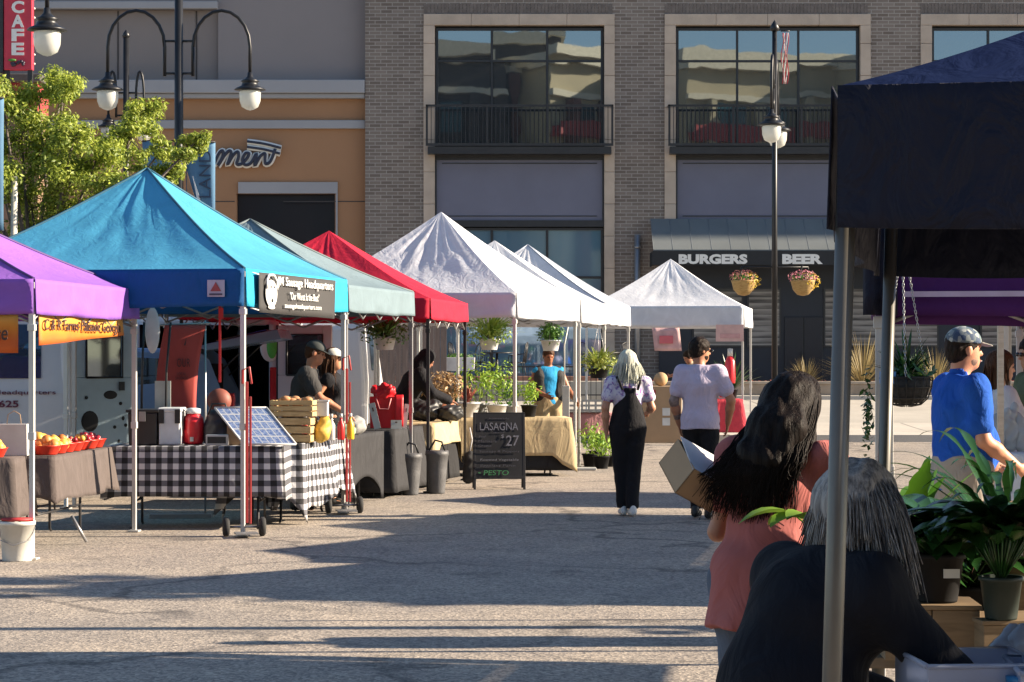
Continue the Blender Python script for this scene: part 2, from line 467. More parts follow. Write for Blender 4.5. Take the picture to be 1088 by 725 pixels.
def cloth_mat(name, c, wr=.5, var=.1, scale=9):
    if name in MATS: return MATS[name]
    m, nt, b = newmat(name); c = lin(c)
    v = coords(nt, 'Object', (1, 1, .55))
    n1 = noise(nt, v, scale, 4, .5, 1.6)
    cc = ramp(nt, n1, [(.3, tuple(x*(1-var) for x in c)), (.7, tuple(min(1, x*(1+var)) for x in c))])
    nt.links.new(cc, b.inputs['Base Color']); b.inputs['Roughness'].default_value = .85; b.inputs['Specular IOR Level'].default_value = .2
    h1 = bump(nt, None, n1, wr, .04)
    bump(nt, b, noise(nt, coords(nt), 350, 2), .2, .002, h1)
    MATS[name] = m; return m

def V3(*a): return np.array(a, float)
def hand(B, wrist, d, pn, side, curl=.5, s=1.0):
    """palm, four fingers of unequal length and a thumb leaving the side of the palm; d = hand direction, pn = palm normal"""
    w0 = np.array(wrist, float); d = np.array(d, float); d /= np.linalg.norm(d)
    pn = np.array(pn, float); pn -= d*(pn@d); pn /= np.linalg.norm(pn); ac = np.cross(d, pn)*side
    kn = w0+d*.085*s
    B.ecap(w0+d*.015*s, kn, .029*s, .016*s, .040*s, .014*s, ac, k=.012)
    for off, L in ((.031, .068), (.010, .078), (-.011, .072), (-.031, .056)):
        p = kn+ac*off*s; dd = d.copy(); r = .0095*s
        for seg, fr in enumerate((.45, .30, .25)):
            a = curl*(.35+.45*seg); dd2 = dd*math.cos(a)+pn*math.sin(a); dd2 /= np.linalg.norm(dd2)
            q = p+dd2*L*fr*s; B.cap(p, q, r, r*.88, k=.003); p = q; dd = dd2; r *= .88
    p = w0+d*.025*s+ac*.026*s; q = p+(d*.6+ac*.75+pn*.25)*.042*s; B.cap(p, q, .013*s, .011*s, k=.006)
    B.cap(q, q+(d*.9+ac*.15+pn*.35*curl)*.03*s, .011*s, .009*s, k=.004)

def rotm(yaw=0, pitch=0, roll=0):
    return np.array(Matrix.Rotation(R(yaw), 3, 'Z') @ Matrix.Rotation(R(pitch), 3, 'X') @ Matrix.Rotation(R(roll), 3, 'Y'))
BASE = dict(pelvis=(0, 0, .96), waist=(0, .005, 1.10), chest=(0, -.005, 1.31), neck=(0, -.015, 1.475), head=(0, .015, 1.635),
            shR=(.175, -.005, 1.415), elR=(.215, -.03, 1.13), wrR=(.225, .05, .885), shL=(-.175, -.005, 1.415), elL=(-.215, -.03, 1.13), wrL=(-.225, .05, .885),
            hipR=(.088, 0, .93), knR=(.098, .02, .50), anR=(.098, -.02, .085), hipL=(-.088, 0, .93), knL=(-.098, .02, .50), anL=(-.098, -.02, .085))
def person(label, loc, heading, H=1.75, pose={}, yaw=0, pitch=0, roll=0, skin='c98f6f', female=False, build=1.0, voxel=.011,
           shirt=None, sleeve=.55, hem=.86, loose=.02, neck_z=None, pants=None, pant_end=.09, pant_loose=.012, shoes=None,
           hair=None, hands=(.45, .45), palmR=(-1, 0, 0), palmL=(1, 0, 0), handdR=None, handdL=None, group=None, flare=0, wr=.004, eyes=True, fat=0, cat='person', feet=True):
    s = H/1.78
    J = {k: V3(*v)*s for k, v in BASE.items()}
    for k, v in pose.items(): J[k] = V3(*v)*s
    t = thing('person', label, cat, loc, heading, group)
    skn = skin_mat('skin_'+skin, skin)
    b = build*s; wf = .92 if female else 1.0
    xs = J['shR']-J['shL']; xs /= np.linalg.norm(xs); xh = J['hipR']-J['hipL']; xh /= np.linalg.norm(xh)
    HR = rotm(yaw, pitch, roll); hc = J['head']
    hx = lambda x, y, z: hc+HR@V3(x, y, z)*s
    def torso(B, inf, sh=True, k=.04):
        pw = (.155 if female else .148)*b+inf; cw = .150*wf*b+inf
        B.ecap(J['pelvis'], J['waist'], pw, .105*b+inf+fat*.5, .128*wf*b+inf+fat, .095*b+inf+fat, xh, k=k)
        B.ecap(J['waist'], J['chest'], .128*wf*b+inf+fat, .095*b+inf+fat, cw, .112*b+inf+fat*.4, xs, k=k)
        up = J['chest']+(J['neck']-J['chest'])*.62
        B.ecap(J['chest'], up, cw, .110*b+inf, .115*wf*b+inf*.8, .075*b+inf*.7, xs, k=k)
        B.cap((J['shL']+up)/2, J['shL'], .058*b+inf*.6, .052*b*wf+inf*.7, k=.04); B.cap((J['shR']+up)/2, J['shR'], .058*b+inf*.6, .052*b*wf+inf*.7, k=.04)
        if fat: B.ell(J['waist']+V3(0, .05, -.02), (.13*b+inf, .11+fat+inf, .15), k=.06)
        if female: 
            for q in (-1, 1): B.ell(J['chest']+xs*q*.07*s+V3(0, .085, -.02)*s, (.062+inf*.5, .06+inf*.5, .065+inf*.5), k=.05)
    B = Blob(voxel, .02)
    torso(B, -.006)
    B.cap(J['neck']-V3(0, 0, .03)*s, hc+HR@V3(0, -.02, -.06)*s, .056*b*wf, .053*s*wf, k=.025)
    B.ell(hx(0, -.012, .025), (.076*s, .094*s, .088*s), HR, k=.01)
    B.ell(hx(0, .022, -.045), (.060*s, .068*s, .075*s), HR, k=.035)
    B.ell(hx(0, .060, -.085), (.030*s, .026*s, .022*s), HR, k=.03)
    B.ell(hx(0, .080, .022), (.045*s, .012*s, .012*s), HR, k=.018)
    B.cap(hx(0, .084, .012), hx(0, .104, -.022), .008*s, .013*s, k=.012)
    B.cap(hx(-.016, .090, -.055), hx(.016, .090, -.055), .006*s, .006*s, k=.008); B.cap(hx(-.013, .088, -.066), hx(.013, .088, -.066), .007*s, .007*s, k=.008)
    for q in (-1, 1):
        B.ell(hx(q*.030, .086, .004), (.014*s, .010*s, .009*s), HR, k=.008, sub=True)
        B.ell(hx(q*.078, -.008, -.008), (.009*s, .020*s, .032*s), HR, k=.006)
    for q, SH, EL, WR, hd, pn, cu in ((1, 'shR', 'elR', 'wrR', handdR, palmR, hands[1]), (-1, 'shL', 'elL', 'wrL', handdL, palmL, hands[0])):
        B.chain([J[SH], J[EL]], [.052*b*wf, .040*b*wf], k=.03); B.chain([J[EL], J[EL]*.65+J[WR]*.35, J[WR]], [.041*b*wf, .042*b*wf, .027*b*wf], k=.02)
        dd = J[WR]-J[EL] if hd is None else V3(*hd)
        hand(B, J[WR], dd, pn, q, cu, s*(.94 if female else 1.0))
    for HP, KN, AN in (('hipR', 'knR', 'anR'), ('hipL', 'knL', 'anL')):
        B.chain([J[HP], J[KN]], [.086*b, .056*b], k=.04); B.chain([J[KN], J[KN]*.68+J[AN]*.32, J[AN]], [.055*b, .057*b, .036*b], k=.02)
        if feet: B.cap(J[AN]+V3(0, -.02, -.03)*s, J[AN]+V3(0, .14, -.052)*s, .034*s, .026*s, k=.02)
    body = B.build('body', skn, t)
    if eyes:
        em = mat('eye_dark', (.03, .02, .015), .1)
        for q in (-1, 1): MB().ball(hx(q*.030, .078, .004), .0095*s, 8, 6).build('eye', em, t)
    if shirt is not None:
        S = Blob(voxel, .03); torso(S, loose)
        tz = J['waist']-J['pelvis']; tz /= np.linalg.norm(tz)
        hp = J['pelvis']+tz*(hem-.96)*s
        if hem < .93:
            S.ecap(J['pelvis'], J['pelvis']+tz*(hem-.98)*s-tz*.03, (.152)*b+loose, .108*b+loose+fat*.3, .158*b+loose+flare, .112*b+loose+flare*.7, xh, k=.05)
        S.cut(hp, -tz)
        if neck_z is not None:
            nd_ = J['neck']-J['chest']; nd_ /= np.linalg.norm(nd_)
            S.cut(J['neck']+nd_*neck_z*s, nd_)
        else:
            S.cap(J['neck']-V3(0, 0, .05)*s, J['neck']+(hc-J['neck'])*.12, .062*b*wf+.004, .060*b*wf+.004, k=.03)
            nd_ = hc-J['neck']; nd_ /= np.linalg.norm(nd_); S.cut(J['neck']+nd_*.012*s, nd_)
        for SH, EL, WR in (('shR', 'elR', 'wrR'), ('shL', 'elL', 'wrL')):
            if sleeve <= 0: continue
            if sleeve <= 1:
                e = J[SH]+(J[EL]-J[SH])*sleeve; r1 = .052*b+loose*.9
                S.cap(J[SH], e, .056*b*wf+loose*.8, r1, k=.05)
                dv = J[EL]-J[SH]; dv /= np.linalg.norm(dv); q = .09
                S.cut(e+dv*.012, dv, (np.minimum(e, e+dv*.1)-q, np.maximum(e, e+dv*.1)+q)) if abs(dv[2]) > .8 and hem > J[SH][2]-1 and False else None
            else:
                e = J[EL]+(J[WR]-J[EL])*(sleeve-1)
                S.cap(J[SH], J[EL], .056*b*wf+loose*.7, .046*b+loose*.7, k=.07); S.cap(J[EL], e, .046*b+loose*.7, .034*b+loose*.6, k=.02)
        if wr: S.wrinkle(wr, (16, 16, 13), seed=rnd.uniform(0, 6))
        S.build('shirt', shirt, t)
    if pants is not None:
        S = Blob(voxel, .03); pl = pant_loose
        tz = J['waist']-J['pelvis']; tz /= np.linalg.norm(tz)
        S.ecap(J['pelvis']-tz*.03, J['pelvis']+tz*.09, .152*b+pl, .108*b+pl+fat*.3, .140*b*wf+pl, .102*b+pl+fat*.5, xh, k=.03)
        S.cut(J['pelvis']+tz*.075, tz)
        for HP, KN, AN in (('hipR', 'knR', 'anR'), ('hipL', 'knL', 'anL')):
            sh = pant_end > .3
            S.cap(J[HP], J[KN], .092*b+pl, .062*b+pl*(1.6 if sh else 1), k=.035)
            if not sh: S.cap(J[KN], J[AN], .061*b+pl, .044*b+pl, k=.02)
        S.cut(V3(0, 0, pant_end*s), (0, 0, -1))
        if wr: S.wrinkle(wr*.8, (15, 15, 16), seed=rnd.uniform(0, 6))
        S.build('trousers' if pant_end < .3 else 'shorts', pants, t)
    if shoes is not None:
        for AN in ('anR', 'anL'):
            a = J[AN]; S = Blob(max(.008, voxel*.8), .02)
            S.ecap(a+V3(0, -.045, -.035)*s, a+V3(0, .06, -.035)*s, .040*s, .040*s, .046*s, .034*s, (1, 0, 0)); S.ecap(a+V3(0, .05, -.045)*s, a+V3(0, .155, -.05)*s, .047*s, .028*s, .038*s, .02*s, (1, 0, 0))
            S.cap(a+V3(0, -.035, 0)*s, a+V3(0, -.03, .015)*s, .040*s, .038*s); S.cut(a+V3(0, 0, -.078)*s, (0, 0, -1))
            sh = S.build('shoe', shoes, t)
    if hair is not None: hair(t, J, hx, HR, s)
    return t, J, hx, HR, s
def scalp_blob(hx, HR, s, voxel, grow=.010, front=.5, low=-.03):
    """close cap of hair over the skull with the face left free"""
    B = Blob(voxel, .015)
    B.ell(hx(0, -.018, .030), ((.076+grow)*s, (.094+grow)*s, (.088+grow)*s), HR)
    B.ell(hx(0, -.045, -.01), ((.068+grow)*s, (.062+grow)*s, (.075+grow)*s), HR)
    B.ell(hx(0, .100, -.035), (.088*s, .075*s, .085*s), HR, k=.012, sub=True)
    return B
def locks(mb, starts, n_seg, r0, r1, path, n=4):
    for st in starts: mb.tube([path(st, q/n_seg) for q in range(n_seg+1)], r0, n, False, r1)
# ------------------------------------------------------------------ ground
def gz(y):
    t = min(1, max(0, (y-44)/17)); return .45*(t*t*(3-2*t))
def asphalt():
    m, nt, b = newmat('market_asphalt'); v = coords(nt)
    fine = noise(nt, v, 75, 3, .7); mid = noise(nt, v, 1.3, 5, .6); big = noise(nt, v, .16, 4, .6)
    chips = nt.nodes.new('ShaderNodeTexVoronoi'); chips.inputs['Scale'].default_value = 55; nt.links.new(v, chips.inputs['Vector'])
    cs = nt.nodes.new('ShaderNodeSeparateColor'); nt.links.new(chips.outputs['Color'], cs.inputs[0])
    c1 = ramp(nt, cs.outputs[0], [(0, (.20, .182, .165)), (.5, (.355, .316, .272)), (1, (.54, .475, .395))])
    c2 = ramp(nt, mid, [(.3, (.74, .74, .76)), (.7, (1.0, .98, .95))])
    c3 = ramp(nt, big, [(.35, (.84, .84, .86)), (.65, (1.05, 1.02, .99))])
    c = mix(nt, 1, mix(nt, 1, c1, c2, 'MULTIPLY'), c3, 'MULTIPLY')
    # cracks: distorted cell borders shown only in places, with tar-dark edges
    vv = nt.nodes.new('ShaderNodeVectorMath'); vv.operation = 'ADD'; nt.links.new(v, vv.inputs[0])
    dn = nt.nodes.new('ShaderNodeTexNoise'); dn.inputs['Scale'].default_value = 1.1; dn.inputs['Detail'].default_value = 6; nt.links.new(v, dn.inputs['Vector'])
    sc_ = nt.nodes.new('ShaderNodeVectorMath'); sc_.operation = 'SCALE'; sc_.inputs['Scale'].default_value = 1.8; nt.links.new(dn.outputs['Color'], sc_.inputs[0]); nt.links.new(sc_.outputs[0], vv.inputs[1])
    vo = nt.nodes.new('ShaderNodeTexVoronoi'); vo.feature = 'DISTANCE_TO_EDGE'; vo.inputs['Scale'].default_value = .22; nt.links.new(vv.outputs[0], vo.inputs['Vector'])
    cr = ramp(nt, vo.outputs['Distance'], [(0, 1), (.008, .8), (.02, 0)])
    msk = ramp(nt, noise(nt, v, .33, 3), [(.38, 0), (.52, 1)])
    f = math_(nt, 'MULTIPLY', cr, msk)
    c = mix(nt, math_(nt, 'MULTIPLY', f, .55), c, (.03, .03, .033))
    st = ramp(nt, noise(nt, v, .9, 6, .7, .5), [(.58, 0), (.70, .6)])
    c = mix(nt, st, c, (.075, .07, .068))
    nt.links.new(c, b.inputs['Base Color']); b.inputs['Roughness'].default_value = .9; b.inputs['Specular IOR Level'].default_value = .25
    h = bump(nt, None, chips.outputs['Distance'], .5, .006); bump(nt, b, fine, .5, .006, h)
    return m
def concrete(name, c, joint=None):
    m, nt, b = newmat(name); v = coords(nt); c = lin(c)
    a = ramp(nt, noise(nt, v, .6, 6, .65), [(.3, tuple(x*.8 for x in c)), (.7, tuple(x*1.1 for x in c))])
    s = ramp(nt, noise(nt, v, 40, 3, .7), [(.3, (.86, .86, .86)), (.7, (1.05, 1.05, 1.05))])
    cc = mix(nt, 1, a, s, 'MULTIPLY')
    if joint:
        sp = nt.nodes.new('ShaderNodeSeparateXYZ'); nt.links.new(v, sp.inputs[0])
        fx = math_(nt, 'FRACT', math_(nt, 'DIVIDE', sp.outputs[0], joint)); jj = math_(nt, 'LESS_THAN', fx, .012)
        cc = mix(nt, math_(nt, 'MULTIPLY', jj, .6), cc, (.08, .075, .07))
    nt.links.new(cc, b.inputs['Base Color']); b.inputs['Roughness'].default_value = .85
    bump(nt, b, noise(nt, v, 90, 3), .25, .004); return m
def strip(name, m, y0, y1, dz, x0=-90, x1=90, n=24, edge=True):
    mb = MB(); ys = [y0+(y1-y0)*i/n for i in range(n+1)]
    for a, b in zip(ys[:-1], ys[1:]): mb.quad((x0, a, gz(a)+dz), (x1, a, gz(a)+dz), (x1, b, gz(b)+dz), (x0, b, gz(b)+dz))
    if edge and dz > .02:
        mb.quad((x0, y0, gz(y0)-.05), (x1, y0, gz(y0)-.05), (x1, y0, gz(y0)+dz), (x0, y0, gz(y0)+dz))
        mb.quad((x0, y1, gz(y1)-.05), (x1, y1, gz(y1)-.05), (x1, y1, gz(y1)+dz), (x0, y1, gz(y1)+dz))
    o = mb.build(name, m); props(o, kind='structure'); return o
g = MB(); ysl = [-900, -60, -10, 0, 10, 20, 30, 40, 44]+[44+i for i in range(1, 18)]+[70, 200, 1500]
for a, b in zip(ysl[:-1], ysl[1:]): g.quad((-900, a, gz(a)), (900, a, gz(a)), (900, b, gz(b)), (-900, b, gz(b)))
props(g.build('ground', asphalt()), kind='structure')
M_conc = concrete('pale_concrete', (.50, .46, .40), 4.0); M_curb = concrete('curb_concrete', (.36, .34, .31), 3)
strip('road', concrete('road_concrete', (.46, .425, .37), 6.0), 50.4, 61.0, .004, edge=False)
strip('sidewalk', M_conc, 43.6, 48.6, .13)
strip('gutter', M_curb, 49.4, 50.35, .008, edge=False)
strip('pavement', M_conc, 61.2, 67, .10)
# painted bay line behind the left stalls
strip('painted_line', mat('road_paint', (.62, .60, .55), .8, var=.3, vs=9), 27.9, 28.05, .004, x0=-14, x1=-2.2, n=1, edge=False)

# ------------------------------------------------------------------ brick building
def brick():
    m, nt, b = newmat('grey_brown_brick'); t = nt.nodes.new('ShaderNodeTexCoord'); s = nt.nodes.new('ShaderNodeSeparateXYZ'); nt.links.new(t.outputs['Object'], s.inputs[0])
    cmb = nt.nodes.new('ShaderNodeCombineXYZ'); nt.links.new(math_(nt, 'ADD', s.outputs[0], s.outputs[1]), cmb.inputs[0]); nt.links.new(s.outputs[2], cmb.inputs[1])
    br = nt.nodes.new('ShaderNodeTexBrick'); nt.links.new(cmb.outputs[0], br.inputs['Vector'])
    br.inputs['Scale'].default_value = 1; br.inputs['Brick Width'].default_value = .32; br.inputs['Row Height'].default_value = .1; br.inputs['Mortar Size'].default_value = .011
    br.inputs['Color1'].default_value = (.135, .110, .095, 1); br.inputs['Color2'].default_value = (.205, .175, .155, 1); br.inputs['Mortar'].default_value = (.30, .28, .26, 1); br.inputs['Bias'].default_value = 0
    br.inputs['Mortar Smooth'].default_value = .2
    n1 = ramp(nt, noise(nt, t.outputs['Object'], .5, 5, .6), [(.3, (.85, .85, .86)), (.7, (1.1, 1.08, 1.06))])
    c = mix(nt, 1, br.outputs['Color'], n1, 'MULTIPLY'); nt.links.new(c, b.inputs['Base Color']); b.inputs['Roughness'].default_value = .85
    h = bump(nt, None, br.outputs['Fac'], -.6, .01); bump(nt, b, noise(nt, t.outputs['Object'], 40, 3), .3, .004, h)
    return m
M_brick = brick()
M_stone = mat('limestone_trim', (.43, .355, .29), .8, var=.14, vs=1.5, bmp=.4, bs=30)
M_blk = mat('black_metal', (.018, .019, .022), .45, 0, .2); M_frame = mat('window_frame_dark', (.02, .022, .026), .4, 0, .2)
M_panel = mat('lilac_grey_panel', (.135, .142, .20), .7, var=.06, vs=1)
M_glass = glass_mat('upper_glass', (.62, .72, .80), .34, .012, .010, (.010, .014, .018)); M_glass2 = glass_mat('store_glass', (.60, .78, .95), .42, .02, .006, (.12, .24, .34))
M_navy = mat('navy_storefront_paint', (.008, .013, .024), .5, var=.2, vs=2)
YB = 66.0; U = lambda u: ax(u, YB); Z = lambda v: az(v, YB)
ZB = gz(66)
bb = thing('brick_building', 'grey brown brick building with tall stone framed windows and black balconies', 'building', (0, YB, 0))
bays = [(462, 642), (718, 914), (990, 1172)]
X0, X1, ZT = U(388), 85.0, 20.0  # unseen length and height stretched so the wall shades the upper awning
wm = MB(); xs = [X0]
zlo, zhi = ZB, Z(27)
cur = X0
for a, c in bays:
    wm.bx(cur, U(a-12), 0, .5, ZB-.3, Z(15)); cur = U(c+11)
wm.bx(cur, X1, 0, .5, ZB-.3, Z(15)); wm.bx(X0, X1, 0, .5, Z(15), ZT)
wm.bx(X0, X0+.4, .5, 20, ZB-.3, ZT); wm.bx(X1-.4, X1, .5, 20, ZB-.3, ZT); wm.bx(X0, X1, 20, 20.4, ZB-.3, ZT)
wm.build('wall', M_brick, bb)
rf = MB(); rf.bx(X0-.1, X1+.1, -.12, 20.5, ZT, ZT+.4); rf.build('cornice', M_stone, bb)
for a, c in bays:
    sl = MB()
    n = int((U(c+11)-U(a-12))/.1)
    for i in range(n): x = U(a-12)+i*.1; sl.bx(x+.006, x+.094, -.012, .02, Z(15)+.003, Z(15)+.28)
    sl.build('soldier_course', mat('soldier_brick', (.14, .12, .11), .85, var=.25, vs=5), bb)
def window_unit(par, x0, x1, z0, z1, cols, rows, glass, fr=.07, y=.14, tall=None, name='window'):
    w_ = MB(); w_.bx(x0, x0+fr, y, y+.12, z0, z1); w_.bx(x1-fr, x1, y, y+.12, z0, z1); w_.bx(x0+fr, x1-fr, y, y+.12, z1-fr, z1); w_.bx(x0+fr, x1-fr, y, y+.12, z0, z0+fr)
    for c in cols: xx = x0+(x1-x0)*c; w_.bx(xx-fr*.42, xx+fr*.42, y+.004, y+.115, z0+fr, z1-fr)
    for r in rows: zz = z0+(z1-z0)*r; w_.bx(x0+fr, x1-fr, y+.012, y+.108, zz-fr*.42, zz+fr*.42)
    o = w_.build(name, M_frame, par)
    cs = [0]+list(cols)+[1]; rs = [0]+list(rows)+[1]
    for i in range(len(cs)-1):
        for j in range(len(rs)-1):
            p = MB(); a0 = x0+(x1-x0)*cs[i]+fr*.5; a1 = x0+(x1-x0)*cs[i+1]-fr*.5; b0 = z0+(z1-z0)*rs[j]+fr*.5; b1 = z0+(z1-z0)*rs[j+1]-fr*.5
            tx = rnd.uniform(-.004, .004); tz = rnd.uniform(-.003, .003)
            p.quad((a0, y+.06+tx, b0), (a1, y+.06-tx, b0), (a1, y+.06-tx+tz, b1), (a0, y+.06+tx+tz, b1)); p.build('pane', glass, o)
    return o
for bi, (a, c) in enumerate(bays):
    x0, x1 = U(a), U(c)
    st = MB()
    for q0, q1 in ((U(a-12), x0), (x1, U(c+11))):
        zz = ZB; k = 0
        while zz < Z(27)-.01: z2 = min(zz+.9, Z(27)); st.bx(q0, q1, -.05, .3, zz+.004, z2-.004); zz = z2
    L = U(c+11)-U(a-12); n = 4
    for i in range(n): st.bx(U(a-12)+L*i/n+.003, U(a-12)+L*(i+1)/n-.003, -.055, .3, Z(27), Z(15)-.004)
    st.build('stone_surround', M_stone, bb, bevel=.012)
    window_unit(bb, x0+.02, x1-.02, Z(155), Z(29), (.335, .665) if bi == 0 else (.335, .67), (.72,), M_glass)
    bk = MB(); bk.bx(x0, x1, .35, .5, ZB, Z(27)); bk.build('interior_wall', mat('dark_interior', (.012, .012, .014), .8), bb)
    # balcony
    bal = MB(); zb = Z(155); zt = Z(113)
    bal.bx(U(a-7), U(c+7), -.42, .08, zb-.26, zb-.06); bal.bx(U(a-9), U(c+9), -.46, -.38, zb-.04, zb+.03)
    o = bal.build('balcony', M_blk, bb)
    rail = MB(); rail.bx(U(a-9), U(c+9), -.46, -.40, zt-.06, zt)
    rail.bx(U(a-9), U(a-9)+.05, -.46, .0, zt-.05, zt-.005); rail.bx(U(c+9)-.05, U(c+9), -.46, .0, zt-.05, zt-.005)
    nb = int((U(c+9)-U(a-9))/.12)
    for i in range(nb+1):
        x = U(a-9)+.03+(U(c+9)-U(a-9)-.06)*i/nb; rr = .03 if i in (0, nb, nb//3, 2*nb//3) else .009
        rail.bx(x-rr, x+rr, -.445, -.415, zb+.03, zt-.06)
    rail.build('railing', M_blk, o)
    sp = MB(); sp.bx(x0+.04, x1-.04, .10, .16, Z(234), Z(170)); sp.build('spandrel_panel', M_panel, bb)
    fr = MB(); fr.bx(x0, x1, .05, .2, Z(170)+.003, Z(155)-.08); fr.bx(x0, x0+.05, .05, .2, Z(240), Z(170)); fr.bx(x1-.05, x1, .05, .2, Z(240), Z(170)); fr.bx(x0, x1, .04, .2, Z(241), Z(234)-.003)
    fr.bx(x0+.2, x1-.2, .085, .1, Z(230), Z(229)); fr.bx(x0+.2, x1-.2, .085, .1, Z(174), Z(173))
    fr.build('panel_frame', M_frame, bb)
# storefront behind the patio (bay 1)
window_unit(bb, U(462)+.02, U(642)-.02, ZB+.1, Z(242), (.335, .665), (.42, .70), M_glass2, name='storefront_window')
# pub front (bay 2 and 3) with awning
pf = MB(); pf.bx(U(700), U(1200), -.16, .02, ZB, Z(282)); pf.build('storefront_wall', M_navy, bb)
dr = MB(); dr.bx(U(833), U(853)-.01, -.21, -.165, ZB+.02, Z(337)); dr.bx(U(853)+.01, U(873), -.21, -.165, ZB+.02, Z(337))
dro = dr.build('door', mat('door_navy', (.006, .010, .020), .35), bb, bevel=.01)
MB().box((U(851), -.24, ZB+1.0), (.03, .05, .5)).build('handle', M_blk, dro)
def slats():
    m, nt, b = newmat('window_blinds'); t = nt.nodes.new('ShaderNodeTexCoord'); s = nt.nodes.new('ShaderNodeSeparateXYZ'); nt.links.new(t.outputs['Object'], s.inputs[0])
    z = math_(nt, 'FRACT', math_(nt, 'MULTIPLY', s.outputs[2], 6.2)); n = noise(nt, coords(nt, 'Object', (.5, 1, 5)), 1.6, 4)
    f = math_(nt, 'ADD', math_(nt, 'MULTIPLY', z, .4), n)
    c = ramp(nt, f, [(.45, (.055, .056, .06)), (.62, (.15, .14, .135)), (.9, (.30, .285, .27))]); nt.links.new(c, b.inputs['Base Color'])
    b.inputs['Roughness'].default_value = .08; b.inputs['Specular IOR Level'].default_value = .8; return m
M_blind = slats()
for u0, u1 in ((735, 789), (793, 829), (874, 934), (944, 996), (1040, 1100)):
    w_ = MB(); w_.bx(U(u0), U(u1), -.20, -.165, Z(369), Z(306)); o = w_.build('window', M_frame, bb)
    q = MB(); q.bx(U(u0)+.05, U(u1)-.05, -.212, -.203, Z(369)+.05, Z(306)-.05); q.build('pane', M_blind, o)
# awning
M_awn = fabric('slate_awning_cloth', (.10, .13, .16), .05, wr=.2)
M_awn = mat('awning_canvas', (.13, .145, .15), .75, var=.12, vs=.7, bmp=.2)
aw = MB(); za, zb_ = Z(233), Z(268); ya, yb_ = -.17, -1.55
poly = [(ya, za), (yb_, zb_), (yb_, zb_-.03), (ya, za-.05)]
aw.prism(poly, U(704)-.35, U(1014), 'x')
awo = aw.build('awning', M_awn, bb)
sm_ = MB()
for i in range(17):
    x = U(704)-.35+(U(1014)-U(704)+.35)*i/16; sm_.tube([(x, ya, za+.001), (x, yb_, zb_+.001)], .006, 5)
sm_.build('seam', mat('awning_seam', (.16, .18, .2), .7), awo)
vl = MB(); vl.bx(U(704)-.37, U(1014)+.02, yb_-.02, yb_+.03, Z(284), zb_-.032); vl.bx(U(704)-.37, U(704)-.33, yb_+.03, ya, Z(284), zb_-.04); 
vl.build('awning_valance', mat('awning_black', (.010, .012, .016), .7), awo)
M_wht = mat('sign_white', (.72, .72, .70), .6, var=.05)
for s_, u0, u1 in (('BURGERS', 721, 794), ('BEER', 831, 874), ('SALADS', 912, 968)):
    xw = (u1-u0)/FPX*(YB+yb_)
    text(s_, M_wht, awo, (ax((u0+u1)/2, YB+yb_), yb_-.03, az(275.5, YB+yb_)), width=xw*1, height=.27, bold=.055, ext=.01)
# downpipe
dp = MB(); dp.cyl((U(677), -.12, ZB), (U(677), -.12, Z(250)), .085, n=10)
for k in range(3): dp.cyl((U(677), -.12, Z(262+40*k)), (U(677), -.12, Z(264+40*k)), .10, n=10)
dp.build('downpipe', mat('galvanised', (.30, .31, .33), .35, .6), bb)

# ------------------------------------------------------------------ tan stucco building with blue-grey top
ob = thing('stucco_building', 'tan stucco building with pale grey cornice bands and script shop sign', 'building', (0, 66.3, 0))
M_tan = mat('tan_stucco', (.32, .175, .095), .9, var=.08, vs=.35, bmp=.3, bs=30); M_mauve = mat('mauve_stucco', (.215, .19, .185), .9, var=.05, vs=.4, bmp=.3, bs=30)
M_band = mat('grey_cornice', (.30, .305, .33), .85, var=.06, vs=.5); M_grey2 = mat('grey_lilac_stucco', (.225, .205, .21), .9, var=.05, vs=.4)
XL = -26.0
q = MB(); q.bx(XL, U(250), 0, 9, ZB-.3, Z(104)); q.bx(U(250), U(355), 0, 9, Z(205), Z(104)); q.bx(U(355), U(387.5), 0, 9, ZB-.3, Z(104)); q.build('lower_wall', M_tan, ob)
q = MB(); q.bx(XL, U(230), .25, 9, Z(104), Z(8)); q.build('upper_wall', M_mauve, ob)
q = MB(); q.bx(U(230), U(387.5), .10, 9, Z(104), 17.5); q.bx(XL, U(230), .12, 9, Z(8), 17.5); q.build('parapet_wall', M_grey2, ob)
q = MB(); q.bx(XL, U(387.5), -.35, .25, Z(99), Z(85)); q.bx(XL, U(387.5), -.24, .25, Z(104), Z(99)-.003); q.bx(XL, U(387.5), -.12, .0, Z(136), Z(127)); q.bx(XL, U(230), -.1, .25, Z(8), Z(0)); q.build('cornice', M_band, ob, bevel=.02)
q = MB()
for u in (122, 206): q.bx(U(u)-.02, U(u)+.02, .235, .26, Z(84), Z(9))
q.bx(U(300), U(387), -.008, .01, Z(214), Z(213)); q.bx(U(160), U(248), -.008, .01, Z(214), Z(213)); q.build('joint', mat('joint_dark', (.05, .045, .045), .9), ob)
q = MB(); q.bx(U(252), U(358), -.06, .02, Z(205), Z(193)); q.bx(U(356), U(358), -.05, .3, ZB, Z(205)); q.build('window_surround', M_band, ob)
wdk = MB(); wdk.bx(U(250), U(356), .25, .4, ZB, Z(205)); o = wdk.build('window', glass_mat('dark_glass', (.2, .22, .3), .12, .03, .01, (.004, .005, .009)), ob)
